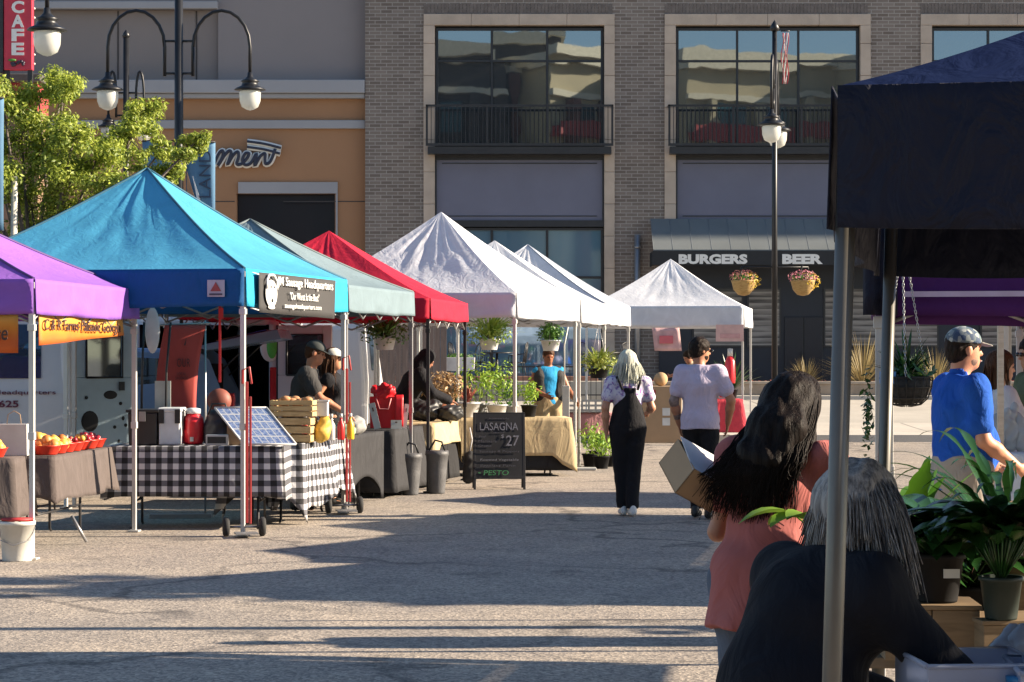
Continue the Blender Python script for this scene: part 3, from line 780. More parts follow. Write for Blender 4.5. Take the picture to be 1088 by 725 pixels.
# script sign
def script(pts_list, r, m, par, name, y):
    mb = MB()
    for pts in pts_list:
        P_ = [Vector((U(u), y, Z(v))) for u, v in pts]
        # catmull-rom smoothing
        out = []
        for i in range(len(P_)-1):
            p0 = P_[max(i-1, 0)]; p1 = P_[i]; p2 = P_[i+1]; p3 = P_[min(i+2, len(P_)-1)]
            for k in range(5):
                t = k/5; out.append(.5*((2*p1)+(p2-p0)*t+(2*p0-5*p1+4*p2-p3)*t*t+(3*p1-p0-3*p2+p3)*t**3))
        out.append(P_[-1]); mb.tube(out, r, 8)
    return mb.build(name, m, par)
word = [[(226, 176), (232, 163), (236, 160), (236, 166), (231, 176), (238, 165), (243, 160), (245, 163), (241, 175), (247, 165), (252, 161), (253, 166), (251, 174), (256, 174), (262, 168), (264, 163), (260, 163), (257, 170), (260, 175), (266, 173), (272, 163), (270, 176), (276, 166), (281, 163), (281, 170), (282, 174), (287, 171), (292, 158)]]
bars = [[(262, 150), (280, 152.5), (298, 157)], [(262, 156), (280, 158.5), (297, 163)]]
sg = thing('script_sign', 'dark blue script letters with white outline on the tan wall', 'sign', (0, 66.3, 0))
script(word, .088, M_wht, sg, 'outline', -.10); script(word, .045, mat('sign_navy', (.018, .024, .05), .5), sg, 'lettering', -.18)
script(bars, .085, M_wht, sg, 'outline', -.10); script(bars, .036, mat('sign_navy', (.018, .024, .05)), sg, 'lettering', -.18)

# red cafe building at the far left with a rooftop blade sign
cb = thing('cafe_building', 'low red building with dark eave at the left edge behind the tree', 'building', (ax(40, 52), 52, 0))
CBD = 1.2
q = MB(); q.bx(-9, 0, 0, 1.2, .1, az(118, 52)); q.build('lower_wall', mat('cafe_brown_wall', (.22, .13, .09), .8, var=.1, vs=1), cb); q = MB(); q.bx(-9, 0, 0, 1.2, az(118, 52)+.003, az(88, 52)); q.build('wall', mat('cafe_red_wall', (.30, .035, .04), .7, var=.2, vs=1, bmp=.3), cb)
q = MB(); q.bx(-9.1, .12, -.3, 1.3, az(88, 52)+.003, az(80, 52)); q.build('eave', mat('eave_grey', (.10, .09, .09), .7), cb, bevel=.02)
q = MB(); q.bx(-2.2, -.5, -.03, .02, .5, 3.0); q.bx(-6, -3, -.03, .02, .5, 3.0); q.build('window', M_glass, cb)
q = MB(); q.bx(-9, 0, -.02, .001, 3.2, 4.6); q.build('fascia', mat('fascia_tan', (.35, .2, .12), .8), cb)
cs_ = thing('cafe_sign', 'tall red blade sign reading CAFE in white letters above the low red building', 'sign', (ax(20, 51), 51, az(78, 51)))
q = MB(); q.bx(-.31, .31, -.1, .1, .06, 2.9); q.build('panel', mat('cafe_sign_red', (.50, .03, .06), .45, var=.08), cs_, bevel=.02)
q = MB(); q.bx(-.39, -.32, -.12, .12, .0, 2.9); q.bx(-.3, -.2, -.05, .05, -.3, .06); q.bx(.2, .3, -.05, .05, -.3, .06); q.build('bracket', M_blk, cs_)
for i, ch in enumerate('CAFE'): text(ch, M_wht, cs_, (0, -.11, az(8.5+14.8*i, 51)-az(78, 51)), width=.27, height=.27, bold=.04)
q = MB()
for k in range(9): q.ball((rnd.uniform(-.13, .13), -.11, .20+rnd.uniform(-.04, .04)), .038, 8, 6)
q.build('berry_emblem', mat('berry', (.03, .02, .04), .4), cs_)
q = MB(); q.ball((-.12, -.12, .27), (.09, .02, .03), 8, 6); q.build('leaf_emblem', mat('berry_leaf', (.06, .2, .03)), cs_)
q = MB()
for k in range(14): q.ball((.34, -.02, .2+k*.2), .025, 8, 6)
q.build('bulb', mat('bulb_glass', (.7, .7, .65), .2), cs_)

# buildings across the street, behind the camera: seen reflected in the windows
M_be = mat('beige_stucco', (.40, .34, .22), .9, var=.15, vs=.3); M_rbk = mat('red_brown_brick', (.13, .055, .042), .85, var=.2, vs=3); M_tg = mat('teal_glass', (.008, .05, .065), .15); M_cr = mat('cream_trim', (.55, .5, .38), .8); M_dbk = mat('dark_brick', (.05, .042, .038), .85, var=.2, vs=2)
def wing(label, x, y, rz, w_, h_, base, band, seed):
    r = random.Random(seed); t = thing('opposite_building', label, 'building', (x, y, 0), rz, group='buildings across the street, reflected in the windows')
    q = MB(); q.bx(-w_/2, w_/2, -8, 0, 0, h_); q.build('wall', base, t)
    q = MB(); q.bx(-w_/2-.3, w_/2+.3, -8.3, .9, h_, h_+.9); q.bx(-w_/2-.1, w_/2+.1, 0, .5, h_-2.2, h_-1.8); q.bx(-w_/2-.1, w_/2+.1, 0, .5, 6.6, 7.2); q.build('cornice', M_cr, t)
    q = MB(); n = int(w_/3.2)
    for i in range(n): xx = -w_/2+3.2*(i+.5); q.bx(xx-.35, xx+.35, .01, .9, 0, h_-2.3)
    q.build('pilaster', band, t)
    q = MB()
    for i in range(n-1):
        xx = -w_/2+3.2*(i+1)
        for k in range(int(h_/4)): q.bx(xx-.8, xx+.8, .01, .12, k*4+1.2, k*4+3.4)
    q.build('window', M_tg, t)
    if base is M_be: q = MB(); q.bx(-w_/2, w_/2, .02, 1.0, h_-5.0, h_-4.3); q.bx(-w_/2, w_/2, .92, 1.0, h_-4.3, h_-3.9); q.build('red_fascia', mat('fascia_red', (.30, .03, .03), .6), t)
    return t
wing('dark brick block across the street', -7, -34, -2, 13, 22.2, M_dbk, M_dbk, 1)
wing('tall dark tower block across the street', 1.5, -37, 0, 6, 24, M_dbk, M_rbk, 2)
wing('cream and red brick wing across the street, angled towards the sun', 8, -36, -38, 11, 22, M_be, M_rbk, 3)
wing('beige stucco wing with teal windows across the street', 18, -34, -22, 12, 21.8, M_be, M_be, 4)
wing('long beige block across the street at the right', 31, -33, -30, 13, 21.5, M_be, M_rbk, 5)
wing('long brown block across the street at the left', -21, -34, 4, 14, 17, M_rbk, M_dbk, 6)

# ------------------------------------------------------------------ planter wall and plants along the far pavement
pw = thing('planter_wall', 'low tan block planter wall in front of the pub front', 'wall', (0, 62.2, gz(62)))
q = MB(); q.bx(ax(640, 62), 22, 0, .35, 0, .40); q.build('wall', mat('planter_block', (.30, .24, .185), .9, var=.2, vs=3, bmp=.4), pw, bevel=.01)
q = MB(); q.bx(ax(640, 62)-.03, 22, -.04, .39, .40, .47); q.build('coping', mat('planter_coping', (.36, .30, .24), .85, var=.2, vs=3), pw, bevel=.01)
q = MB(); q.bx(ax(640, 62)+.1, 22, .35, 1.9, 0, .36); q.build('soil', mat('planter_soil', (.06, .04, .03), .95, var=.3), pw)
pw2 = thing('brick_planter', 'low terracotta brick planter edging the cafe patio', 'wall', (0, 60.5, gz(60.5)))
q = MB(); q.bx(ax(380, 60), ax(636, 60), 0, .5, 0, .62); q.build('wall', mat('terracotta_block', (.27, .14, .10), .9, var=.2, vs=3, bmp=.4), pw2, bevel=.01)

def strap_plant(mb, c, n, L, w_, droop=1.0, seg=6, up=.9, wavy=0, r=None):
    r = r or rnd
    for i in range(n):
        a = r.uniform(0, 2*PI); l = L*r.uniform(.65, 1.1); el = r.uniform(.25, 1.0)*up; ww = w_*r.uniform(.7, 1.15)
        p = Vector(c); d = Vector((math.cos(a)*math.cos(el*1.45), math.sin(a)*math.cos(el*1.45), math.sin(el*1.45))); side = Vector((-math.sin(a), math.cos(a), 0))
        k = len(mb.v)
        for q in range(seg+1):
            t = q/seg; wd = ww*math.sin(PI*min(1, .12+t*.88))**.7*(1+wavy*math.sin(t*26+i))
            nrm = Vector((0, 0, 1))*.25*wd
            mb.v += [p-side*wd+nrm, p, p+side*wd+nrm]
            p = p+d*(l/seg); d = (d+Vector((0, 0, -1))*droop*1.5*t/seg).normalized()
        for q in range(seg):
            b_ = k+3*q; mb.face((b_, b_+1, b_+4, b_+3)); mb.face((b_+1, b_+2, b_+5, b_+4))
def leaf_cloud(mb, c, rad, n, size, shell=.5, r=None):
    r = r or rnd
    for i in range(n):
        d = Vector((r.gauss(0, 1), r.gauss(0, 1), r.gauss(0, 1))).normalized(); f = shell+(1-shell)*r.random()
        p = Vector(c)+Vector((d.x*rad[0], d.y*rad[1], d.z*rad[2]))*f
        nn = (d+Vector((r.uniform(-.8, .8), r.uniform(-.8, .8), r.uniform(-.4, .9)))).normalized(); x, y, _ = frame_of(nn)
        a = r.uniform(0, 2*PI); X = x*math.cos(a)+y*math.sin(a); Yv = nn.cross(X); s_ = size*r.uniform(.6, 1.3)
        k = len(mb.v); mb.v += [p-X*s_, p+Yv*s_*.42-nn*s_*.1, p+X*s_, p-Yv*s_*.42-nn*s_*.1]; mb.face((k, k+1, k+2, k+3))
F_lime = foliage('leaf_lime', (.13, .24, .02), (.34, .46, .05), .4); F_mid = foliage('leaf_mid', (.04, .12, .02), (.12, .26, .04)); F_dark = foliage('leaf_dark', (.012, .045, .012), (.04, .11, .025), .2, .35)
F_dry = foliage('grass_dry', (.22, .16, .07), (.42, .34, .16)); F_red = foliage('flowers_red', (.35, .06, .04), (.5, .2, .15)); F_yel = foliage('flowers_yellow', (.55, .35, .02), (.65, .50, .06)); F_pink = foliage('flowers_pink', (.6, .12, .2), (.7, .35, .4))
def ornamental(u, Y, h, m, label, n=150, w_=.009, z=None):
    o = thing('ornamental_grass', label, 'plant', (ax(u, Y), Y, gz(Y)+.3 if z is None else z), group='grasses in the planter along the pub')
    mb = MB(); strap_plant(mb, (0, 0, 0), n, h, w_, .8, 5, 1.0); mb.build('blades', m, o); return o
ornamental(856, 62.9, .8, F_dry, 'low feathery dry grass in the planter just above the dark haired woman')
ornamental(917, 62.9, 1.5, F_dry, 'tall yellow green grass in the planter between the two dark tent legs', 220)
ornamental(976, 62.9, 1.0, F_mid, 'green grass in the planter behind the hanging basket')
ornamental(995, 62.9, 1.1, F_dry, 'dry golden grass in the planter beside the man in blue')
ornamental(660, 62.9, .9, F_mid, 'green grass at the start of the planter behind the white tents')
fl = MB(); 
for i in range(700):
    x = rnd.uniform(ax(645, 62.8), 20); leaf_cloud(fl, (x, 62.2+rnd.uniform(.5, 1.5), gz(62)+.42), (.12, .12, .08), 3, .05)
props(fl.build('ground_cover', F_red), 'low reddish flowers filling the planter bed', 'ground cover', kind='stuff')

# ------------------------------------------------------------------ cafe patio on the far pavement
M_pw = wood('weathered_fence', (.10, .07, .06), (.19, .14, .12), 3, (6, 1, .6))
def fence(x0, x1, Y, h, label):
    o = thing('patio_fence', label, 'fence', (x0, Y, gz(Y)))
    mb = MB(); n = int((x1-x0)/.16)
    for i in range(n): mb.bx(i*.16, i*.16+.15, 0, .03, .05, h+rnd.uniform(-.01, .01))
    mb.build('boards', M_pw, o)
    for k in range(int((x1-x0)/1.8)+1): mb = MB(); mb.bx(k*1.8, k*1.8+.1, .03, .13, 0, h+.06); mb.build('post', M_pw, o)
    return o
fence(ax(386, 58.5), ax(476, 58.5), 58.5, 2.1, 'brown weathered board fence behind the grey and red tents')
rl = thing('patio_railing', 'black metal railing around the cafe patio tables', 'railing', (0, 59.5, gz(59.5)))
q = MB(); xa, xb = ax(478, 59.5), ax(650, 59.5); q.bx(xa, xb, -.02, .02, .86, .9); q.bx(xa, xb, -.02, .02, .15, .18)
n = int((xb-xa)/.13)
for i in range(n+1): x = xa+(xb-xa)*i/n; q.bx(x-.008, x+.008, -.008, .008, 0.02, .86)
q.build('rail', M_blk, rl)
deck = strip('patio_deck', M_conc, 59.7, 65.9, .50, x0=ax(386, 60), x1=ax(672, 60), n=6)
def patio_chair(label):
    o = thing('patio_chair', label, 'chair', (0, 0, 0), group='black metal patio chairs')
    mb = MB(); mb.lathe([(.0, .45), (.21, .45), (.22, .465), (.21, .48), (0, .48)], n=14); mb.build('seat', M_blk, o)
    mb = MB(); arc = [(-.22, -.2, .45), (-.23, -.24, .75), (-.16, -.27, .95), (0, -.29, 1.0), (.16, -.27, .95), (.23, -.24, .75), (.22, -.2, .45)]
    mb.tube(arc, .013, 6)
    for x in (-.12, -.06, 0, .06, .12): mb.tube([(x, -.2, .48), (x*1.1, -.26, .75), (x*.9, -.28, .96)], .008, 5)
    mb.build('backrest', M_blk, o)
    for sx in (-1, 1):
        for sy in (-1, 1): mb = MB(); mb.tube([(sx*.17, sy*.17, .45), (sx*.22, sy*.22, 0)], .011, 6); mb.build('leg', M_blk, o)
    mb = MB()
    for sx in (-1, 1): mb.tube([(sx*.22, -.23, .7), (sx*.25, 0, .68), (sx*.22, .17, .64), (sx*.18, .18, .46)], .011, 6)
    mb.build('armrest', M_blk, o); return o
pc = patio_chair('black metal patio chair at the left side of the first patio table')
zp = gz(61)+.5
pc.location = (ax(489, 61), 61, zp); pc.rotation_euler = (0, 0, R(-70))
for u, rz, lb in ((508, 150, 'black metal patio chair with its back to the camera beside the first patio table'), (549, 80, 'black patio chair at the right end of the first patio table'), (629, -60, 'black patio chair left of the second patio table, seen between white tent legs'), (655, 60, 'black patio chair right of the second patio table')):
    dup(pc, (ax(u, 61), 61.2, zp), rz, lb)
def patio_table(u, label):
    o = thing('patio_table', label, 'table', (ax(u, 61), 61, zp), group='black patio tables')
    MB().lathe([(0, .71), (.42, .71), (.43, .725), (.42, .74), (0, .74)], n=24).build('tabletop', M_blk, o)
    MB().cyl((0, 0, .03), (0, 0, .71), .03).build('pedestal', M_blk, o)
    MB().lathe([(.26, 0), (.25, .03), (.04, .06)], n=20).build('base', M_blk, o)
patio_table(528, 'round black patio table behind the hanging fern'); patio_table(642, 'round black patio table behind the second white tent')
wp = thing('window_box', 'white trough planter with low greenery at the patio corner', 'planter', (ax(490, 60), 60.1, gz(60)+.55))
wp.location = (ax(488, 59.3), 59.2, gz(59)+.95)
MB().box((0, 0, 0), (.75, .3, .34), taper=1.06).build('box', mat('white_trough', (.55, .55, .56), .6), wp, bevel=.01)
q = MB(); leaf_cloud(q, (0, 0, .2), (.36, .14, .08), 160, .04); q.build('foliage', F_mid, wp)
q = MB(); q.bx(-.3, -.25, -.1, .1, -.96, -.17); q.bx(.25, .3, -.1, .1, -.96, -.17); q.build('stand', M_blk, wp)

# ------------------------------------------------------------------ street lamps
M_lamp = mat('lamp_black_paint', (.014, .015, .018), .4, .3, .2); M_globe = mat('frosted_globe', (.75, .76, .72), .25, trans=.45, var=.03)
def lamp_globe(par, c, s):
    c = Vector(c)
    MB().lathe([(0, 0), (.06, .015), (.14, .06), (.178, .16), (.185, .3), (.17, .33)], c-Vector((0, 0, .33))*s*1, 20).build('globe', M_globe, par) if s == 1 else \
        MB().lathe([(0, 0), (.06*s, .015*s), (.14*s, .06*s), (.178*s, .16*s), (.185*s, .3*s), (.17*s, .33*s)], c-Vector((0, 0, .33*s)), 20).build('globe', M_globe, par)
    MB().lathe([(.17*s, 0), (.27*s, .02*s), (.24*s, .05*s), (.15*s, .09*s), (.13*s, .15*s), (.16*s, .17*s), (.10*s, .20*s), (.05*s, .25*s), (.04*s, .32*s), (0, .33*s)], c, 20).build('cap', M_lamp, par)
def street_lamp(loc, label, s=1.0, rz=0, H=8.6, zg=6.2, reach=1.22, arms=2, name='street_lamp', pr=.085):
    t = thing(name, label, 'street lamp', loc, rz, group='black street lamps with frosted globes')
    MB().cyl((0, 0, .9), (0, 0, H), pr*s, pr*.82*s, 12).build('pole', M_lamp, t)
    MB().lathe([(.24*s, 0), (.24*s, .12), (.19*s, .2), (.16*s, .5), (.17*s, .55), (.11*s, .75), (.1*s, .95)], n=16).build('base', M_lamp, t)
    MB().lathe([(0.075*s, H-.002), (.1*s, H+.04), (.06*s, H+.12), (0, H+.2)], n=12).build('finial', M_lamp, t)
    for sg_ in (-1, 1)[:arms]:
        pts = [(sg_*.24*s, 0, zg+.25*s), (sg_*.24*s, 0, zg+.75*s)]
        cx = sg_*(reach+.24*s)/2; rad = (reach-.24*s)/2
        for k in range(11): a = PI-PI*k/10; pts.append((cx+sg_*rad*math.cos(a), 0, zg+.75*s+.62*s*math.sin(a)))
        pts.append((sg_*reach, 0, zg+.32*s))
        m_ = MB(); m_.tube(pts, .03*s, 8)
        m_.cyl((0, 0, zg+.30*s), (sg_*.24*s, 0, zg+.30*s), .022*s, n=8); m_.cyl((0, 0, zg+.85*s), (sg_*.24*s, 0, zg+.85*s), .022*s, n=8); m_.build('arm', M_lamp, t)
        lamp_globe(t, (sg_*reach, 0, zg), s)
    return t
M_ban = mat('banner_blue', (.10, .22, .36), .8, var=.2, vs=2, trans=.15); M_ban2 = mat('banner_tan', (.45, .25, .14), .8, trans=.15); M_bantx = mat('banner_text_navy', (.03, .05, .09))
def banner(x0, x1, z0, z1, loc, label, txt=None, Hd=0):
    t = thing('street_banner', label, 'banner', loc, group='blue banners on the street lamps')
    MB().grid(lambda s, q: (x0+(x1-x0)*s, .02*math.sin(s*4+q*3), z0+(z1-z0)*q), 6, 14).build('cloth', M_ban, t, solid=.004)
    xm = (x0+x1)/2
    MB().prism([(x0+.02, z0+.02), (x0+.02, z0+.62*(z1-z0)), (xm, z0+.02)], -.035, -.028).build('hill_emblem', M_ban2, t)
    MB().prism([(xm, z0+.02), (xm-.13, z0+.55*(z1-z0)), (xm-.04, z0+.35*(z1-z0)), (xm+.08, z0+.02)], -.042, -.037).build('road_emblem', M_wht, t)
    for z in (z0, z1): pass
    q = MB(); xp = 0
    q.cyl((0, 0, z1), (x1 if abs(x1) > abs(x0) else x0, 0, z1), .015, n=6); q.cyl((0, 0, z0), (x1 if abs(x1) > abs(x0) else x0, 0, z0), .015, n=6); q.build('rod', M_lamp, t)
    if txt: text(txt, M_bantx, t, (x1-.17, -.05, (z0+z1)/2+.1), (R(90), R(-90), 0), width=(z1-z0)*.62, height=.20)
    return t
YA = 40.0
lampA = street_lamp((ax(190, YA), YA, 0), 'black double arm street lamp rising behind the blue tent, arching arms with two globes', 1.0, 0, 8.6, az(97, YA), 1.21)
lampA.location.z = 0
pxA = ax(190, YA)
banner(.12, .62, az(232, YA), az(151, YA), (pxA, YA, 0), 'blue street banner lettered LAND hanging to the right of the lamp pole', 'LAND')
banner(-.62, -.12, az(222, YA), az(150, YA), (pxA, YA, 0), 'blue street banner hanging to the left of the lamp pole, half behind the tree')
YC = 31.5
lampB = street_lamp((ax(50, YC)-1.2, YC, 0), 'black street lamp cut by the left edge, one globe in view beside the red sign', 1.0, 0, 7.9, az(34, YC), 1.2)
banner(.1, .62, az(245, YC), az(104, YC), (ax(50, YC)-1.2, YC, 0), 'tall blue street banner cut by the left edge of the picture')
YD = 57.0
street_lamp((ax(134, YD), YD, gz(YD)), 'smallest black street lamp, far behind the tree with two low globes', 1.0, 0, az(40, YD)-gz(YD), az(136, YD)-gz(YD), .43)
YE = 42.0
lampE = street_lamp((ax(823, YE), YE, 0), 'slim black street lamp in front of the pub with globes one behind the other', .92, 78, az(33, YE), az(137, YE), .55, pr=.058)
hb0 = MB(); 
# basket bracket and baskets
brk = MB(); zbk = az(284, YE)
brk.cyl((-.6, 0, zbk), (.6, 0, zbk), .016, n=6); brk.cyl((-.6, 0, zbk), (-.6, 0, zbk-.06), .012, n=6); brk.cyl((.6, 0, zbk), (.6, 0, zbk-.06), .012, n=6)
bo = brk.build('basket_bracket', M_lamp, lampE); bo.rotation_euler = (0, 0, R(-78))
def hanging_basket(u, v, Y, label, r=.22, flower=(F_pink, F_yel), chain=.28):
    t = thing('hanging_basket', label, 'hanging basket', (ax(u, Y), Y, az(v, Y)), group='flower baskets hanging from the lamp')
    MB().lathe([(0.02, -.26), (.10, -.24), (.18, -.15), (r, 0), (r*1.03, .015), (r*.9, .02)], n=18).build('basket', wood('coir', (.25, .15, .05), (.48, .32, .12), 12, (1, 1, 6)), t)
    q = MB()
    for k in range(3): a = k*2.1; q.tube([(r*math.cos(a), r*math.sin(a), 0), (0, 0, chain)], .006, 5)
    q.build('chain', M_blk, t)
    q = MB(); leaf_cloud(q, (0, 0, .07), (.24, .24, .08), 160, .035); q.build('foliage', F_mid, t)
    q = MB(); leaf_cloud(q, (0, 0, .08), (.27, .27, .13), 240, .026, .75); q.build('flowers', flower[0], t)
    q = MB(); leaf_cloud(q, (.1, 0, .0), (.22, .22, .17), 150, .026, .85); q.build('trailing_flowers', flower[1], t); return t
hanging_basket(790, 299, YE, 'wicker flower basket hanging left of the slim lamp pole', flower=(foliage('fl_maroon', (.3, .04, .1), (.6, .3, .2)), F_yel))
hanging_basket(853, 299, YE, 'wicker flower basket with pink blooms hanging right of the slim lamp pole')
# furled flag
fg = thing('flag', 'narrow red and white striped flag hanging from the slim lamp pole', 'flag', (ax(830, YE), YE-.1, 0))
for k in range(7):
    q = MB(); x0 = .00+.02*k
    q.grid(lambda s, t_: (.0+.11*(k/7+s/7)+.02*math.sin(t_*9+k), .03*math.sin(k*1.3+t_*5), az(90, YE)+(az(36, YE)-az(90, YE))*t_), 1, 14)
    q.build('stripe', mat('flag_red', (.35, .03, .05), .8, trans=.2) if k % 2 == 0 else mat('flag_white', (.6, .58, .58), .8, trans=.2), fg, solid=.003)
MB().cyl((-.02, 0, az(34, YE)), (.14, 0, az(34, YE)), .012, n=6).build('rod', M_lamp, fg)
# off-frame lamp whose thin shadow crosses the asphalt
street_lamp((6.3, 14.0, 0), 'black street lamp standing in the gap between the stalls', 1.0, 90, 7.5, 5.6, .9)

# ------------------------------------------------------------------ trees
M_bark = mat('bark_grey', (.12, .10, .085), .9, var=.3, vs=12, bmp=.8, bs=30, stretch=(1, 1, .3))
def tree(loc, label, trunk_h, clumps, leafn, lsize, seed, lm, spread=1.0):
    r = random.Random(seed); t = thing('tree', label, 'tree', loc)
    mb = MB(); top = Vector((0, 0, trunk_h)); mb.tube([(0, 0, 0), (.03, .02, trunk_h*.5), top], .11, 10, r1=.075)
    fo = MB()
    for (cx, cy, cz, rad) in clumps:
        e = Vector((cx, cy, cz)); mid = top.lerp(e, .5)+Vector((r.uniform(-.15, .15), r.uniform(-.15, .15), -.12))
        mb.tube([top-Vector((0, 0, .1)), mid, e], .045, 6, r1=.012)
        for s_ in range(7):
            d = Vector((r.gauss(0, 1), r.gauss(0, 1), r.gauss(0, .6))).normalized()*rad*r.uniform(.5, 1.0)
            mb.tube([e, e+d*.5+Vector((0, 0, .03)), e+d], .012, 4, r1=.004)
            leaf_cloud(fo, e+d*r.uniform(.55, 1), (rad*.55, rad*.55, rad*.42), int(leafn*rad), lsize, .1, r)
    mb.build('trunk', M_bark, t); fo.build('crown', lm, t); return t
YT = 33.0
cl = []; rr = random.Random(3)
px = ax(40, YT)
for u, v, rad in ((10, 110, .45), (40, 105, .5), (70, 100, .38), (20, 145, .55), (55, 140, .55), (90, 150, .4), (12, 185, .5), (45, 178, .6), (85, 185, .55), (110, 170, .45), (135, 125, .38), (150, 118, .3), (120, 145, .4), (75, 215, .55), (30, 220, .55), (120, 200, .45), (105, 235, .4), (150, 190, .35), (170, 160, .25), (195, 155, .26), (208, 145, .2), (203, 170, .2), (180, 182, .25), (-15, 150, .6), (-20, 200, .6), (-12, 110, .5), (50, 245, .5), (140, 150, .3), (60, 92, .25)):
    cl.append((ax(u, YT)-px, rr.uniform(-.9, .9), az(v, YT), rad))
tree((px, YT, 0), 'young street tree with fresh lime green leaves rising behind the purple and blue tents', 2.3, cl, 560, .036, 11, foliage('leaf_street', (.10, .17, .02), (.46, .52, .08), .42))
tp = thing('tree_stake', 'pale wooden stake beside the street tree', 'stake', (ax(13, 32), 32, 0)); MB().cyl((0, 0, 0), (.03, 0, az(188, 32)), .05, .045, 8).build('stake', wood('pale_stake', (.4, .38, .34), (.6, .58, .52), 5), tp)
tree((7.2, 14.1, 0), 'small tree beside the stalls that shades the asphalt', 1.3, [(rr.uniform(-.6, .5), rr.uniform(-.3, .2), rr.uniform(1.7, 2.3), .30) for _ in range(5)], 90, .07, 5, F_mid)

tree((9.0, 16.4, 0), 'taller dense tree behind the right hand stalls', 2.6, [(rr.uniform(-1.2, 1.2), rr.uniform(-.75, .75), rr.uniform(3.3, 5.0), .55) for _ in range(16)], 110, .09, 6, F_mid)  # added out of view so its crown carries the shadow band further left
# ------------------------------------------------------------------ canopy tents
M_legw = mat('leg_white', (.52, .52, .50), .35, .1, .06); M_legg = mat('leg_grey', (.32, .32, .33), .35, .5, .1); M_legk = mat('leg_black', (.03, .03, .033), .4, .2)
M_truss = mat('truss_grey', (.25, .25, .26), .4, .4)
def tent(label, O, rz, w, d, sx, zb, zt, zp, canopy, leg, valance=None, conc=.28, seam=None, seed=0, wr=.02, truss=True, vwave=.012, lr=.021, inner=None, legs=(1, 1, 1, 1), fullness=0.05, group='pop-up canopy tents', clamps=True, tm=None):
    """O: ground point of the near corner on the aisle side; sx: -1 body extends to local -x, +1 to +x. corners 0 near aisle,1 near far,2 rear far,3 rear aisle"""
    t = thing('canopy_tent', label, 'canopy tent', (O[0], O[1], 0), rz, group)
    r = random.Random(seed); C = [Vector((0, 0, 0)), Vector((sx*w, 0, 0)), Vector((sx*w, d, 0)), Vector((0, d, 0))]
    ctr = Vector((sx*w/2, d/2, 0))
    valance = valance or canopy
    mb = MB()
    def h(tt): return zt+(zp-zt)*((1-conc)*tt+conc*tt*tt*(1.4-.4*tt))
    for i in range(4):
        a, b = C[i], C[(i+1) % 4]; ph = r.uniform(0, 6); ed = (b-a).normalized()
        nrm = Vector((ctr-(a+b)/2)).normalized()
        def fn(s, q, a=a, b=b, ph=ph, i=i, nrm=nrm):
            tt = q; base = a.lerp(b, s); p = base.lerp(ctr, tt)
            z = h(tt)-fullness*math.sin(PI*s)*math.sin(PI*min(1, tt*1.1))*1.2
            cs = math.sin(PI*s)
            rad = abs(s-.5)*2
            wn = mnoise.noise(Vector((s*9+ph, tt*3, i*5+seed)))*.9+mnoise.noise(Vector((s*26*(1), tt*4+ph, i*7+seed)))*.8
            z += wr*wn*cs*math.sin(PI*min(1, tt*.9+.1))*(.5+tt)
            return (p.x, p.y, z)
        mb.grid(fn, 36, 22)
    cn = mb.build('canopy', canopy, t)
    if seam:
        q = MB()
        for c in C: q.tube([(c.lerp(ctr, k/14).x, c.lerp(ctr, k/14).y, h(k/14)+.004) for k in range(15)], .013, 5)
        q.build('seam', seam, cn)
    for i in range(4):
        a, b = C[i], C[(i+1) % 4]; ph = r.uniform(0, 9); out = -((ctr-(a+b)/2)).normalized()
        def fn(s, q, a=a, b=b, ph=ph, out=out, i=i):
            p = a.lerp(b, s); hang = 1-q
            o_ = vwave*hang*(mnoise.noise(Vector((s*7+ph, q*2, i)))*1.6+.6*math.sin(s*17+ph))+.012
            z = zt+(zb-zt)*hang-.014*hang*math.sin(PI*s)+.012*hang*mnoise.noise(Vector((s*5, ph, 1)))
            if s in (0, 1): o_ = .012
            p = p+out*(o_+.01*hang); return (p.x, p.y, z)
        q_ = MB(); q_.grid(fn, 44, 8); q_.build('valance', valance if not isinstance(valance, (list, tuple)) else valance[i], t, solid=.003)
    for i, c in enumerate(C):
        if not legs[i]: continue
        ins = (ctr-c).normalized()*.03; q = MB(); cx, cy = c.x+ins.x, c.y+ins.y
        s_ = lr
        if not clamps:
            q.cyl((cx-.062, cy, 0), (cx, cy, zt-.02), s_, n=16); q.box((cx-.062, cy, .012), (.10, .10, .016)); q.build('leg', leg, t); continue
        q.box((cx, cy, .6), (2*s_*.86, 2*s_*.86, 1.2)); q.box((cx, cy, (zt-.02+.95)/2), (2*s_, 2*s_, zt-.02-.95)); q.box((cx, cy, .012), (.10, .10, .016)); 
        if clamps: q.box((cx, cy, .97), (2*s_+.010, 2*s_+.010, .06)); q.box((cx, cy, zt-.38), (2*s_+.016, 2*s_+.016, .05)); q.box((cx, cy, zt-.05), (2*s_+.016, 2*s_+.016, .05))
        q.build('leg', leg, t, bevel=.003)
    if truss:
        q = MB(); z1, z2 = zt-.06, zt-.34
        for i in range(4):
            a, b = C[i]+(ctr-C[i]).normalized()*.04, C[(i+1) % 4]+(ctr-C[(i+1) % 4]).normalized()*.04
            for k in range(4):
                p = a.lerp(b, k/4); m_ = a.lerp(b, (k+1)/4)
                zz = (z1, z2) if k % 2 == 0 else (z2, z1); z0 = [z1, z2, z1, z2, z1]; zo = [z2, z1, z2, z1, z2]
                q.tube([(p.x, p.y, z0[k]), (m_.x, m_.y, z0[k+1])], .011, 4); q.tube([(p.x, p.y, zo[k]), (m_.x, m_.y, zo[k+1])], .011, 4)
        for c in C:
            c2 = c+(ctr-c).normalized()*.05; q.tube([(c2.x, c2.y, zt-.07), (ctr.x, ctr.y, zp-.10)], .011, 4)
        q.cyl((ctr.x, ctr.y, zp-.5), (ctr.x, ctr.y, zp-.03), .018, n=6)
        q.build('truss', tm or M_truss, t)
    return t
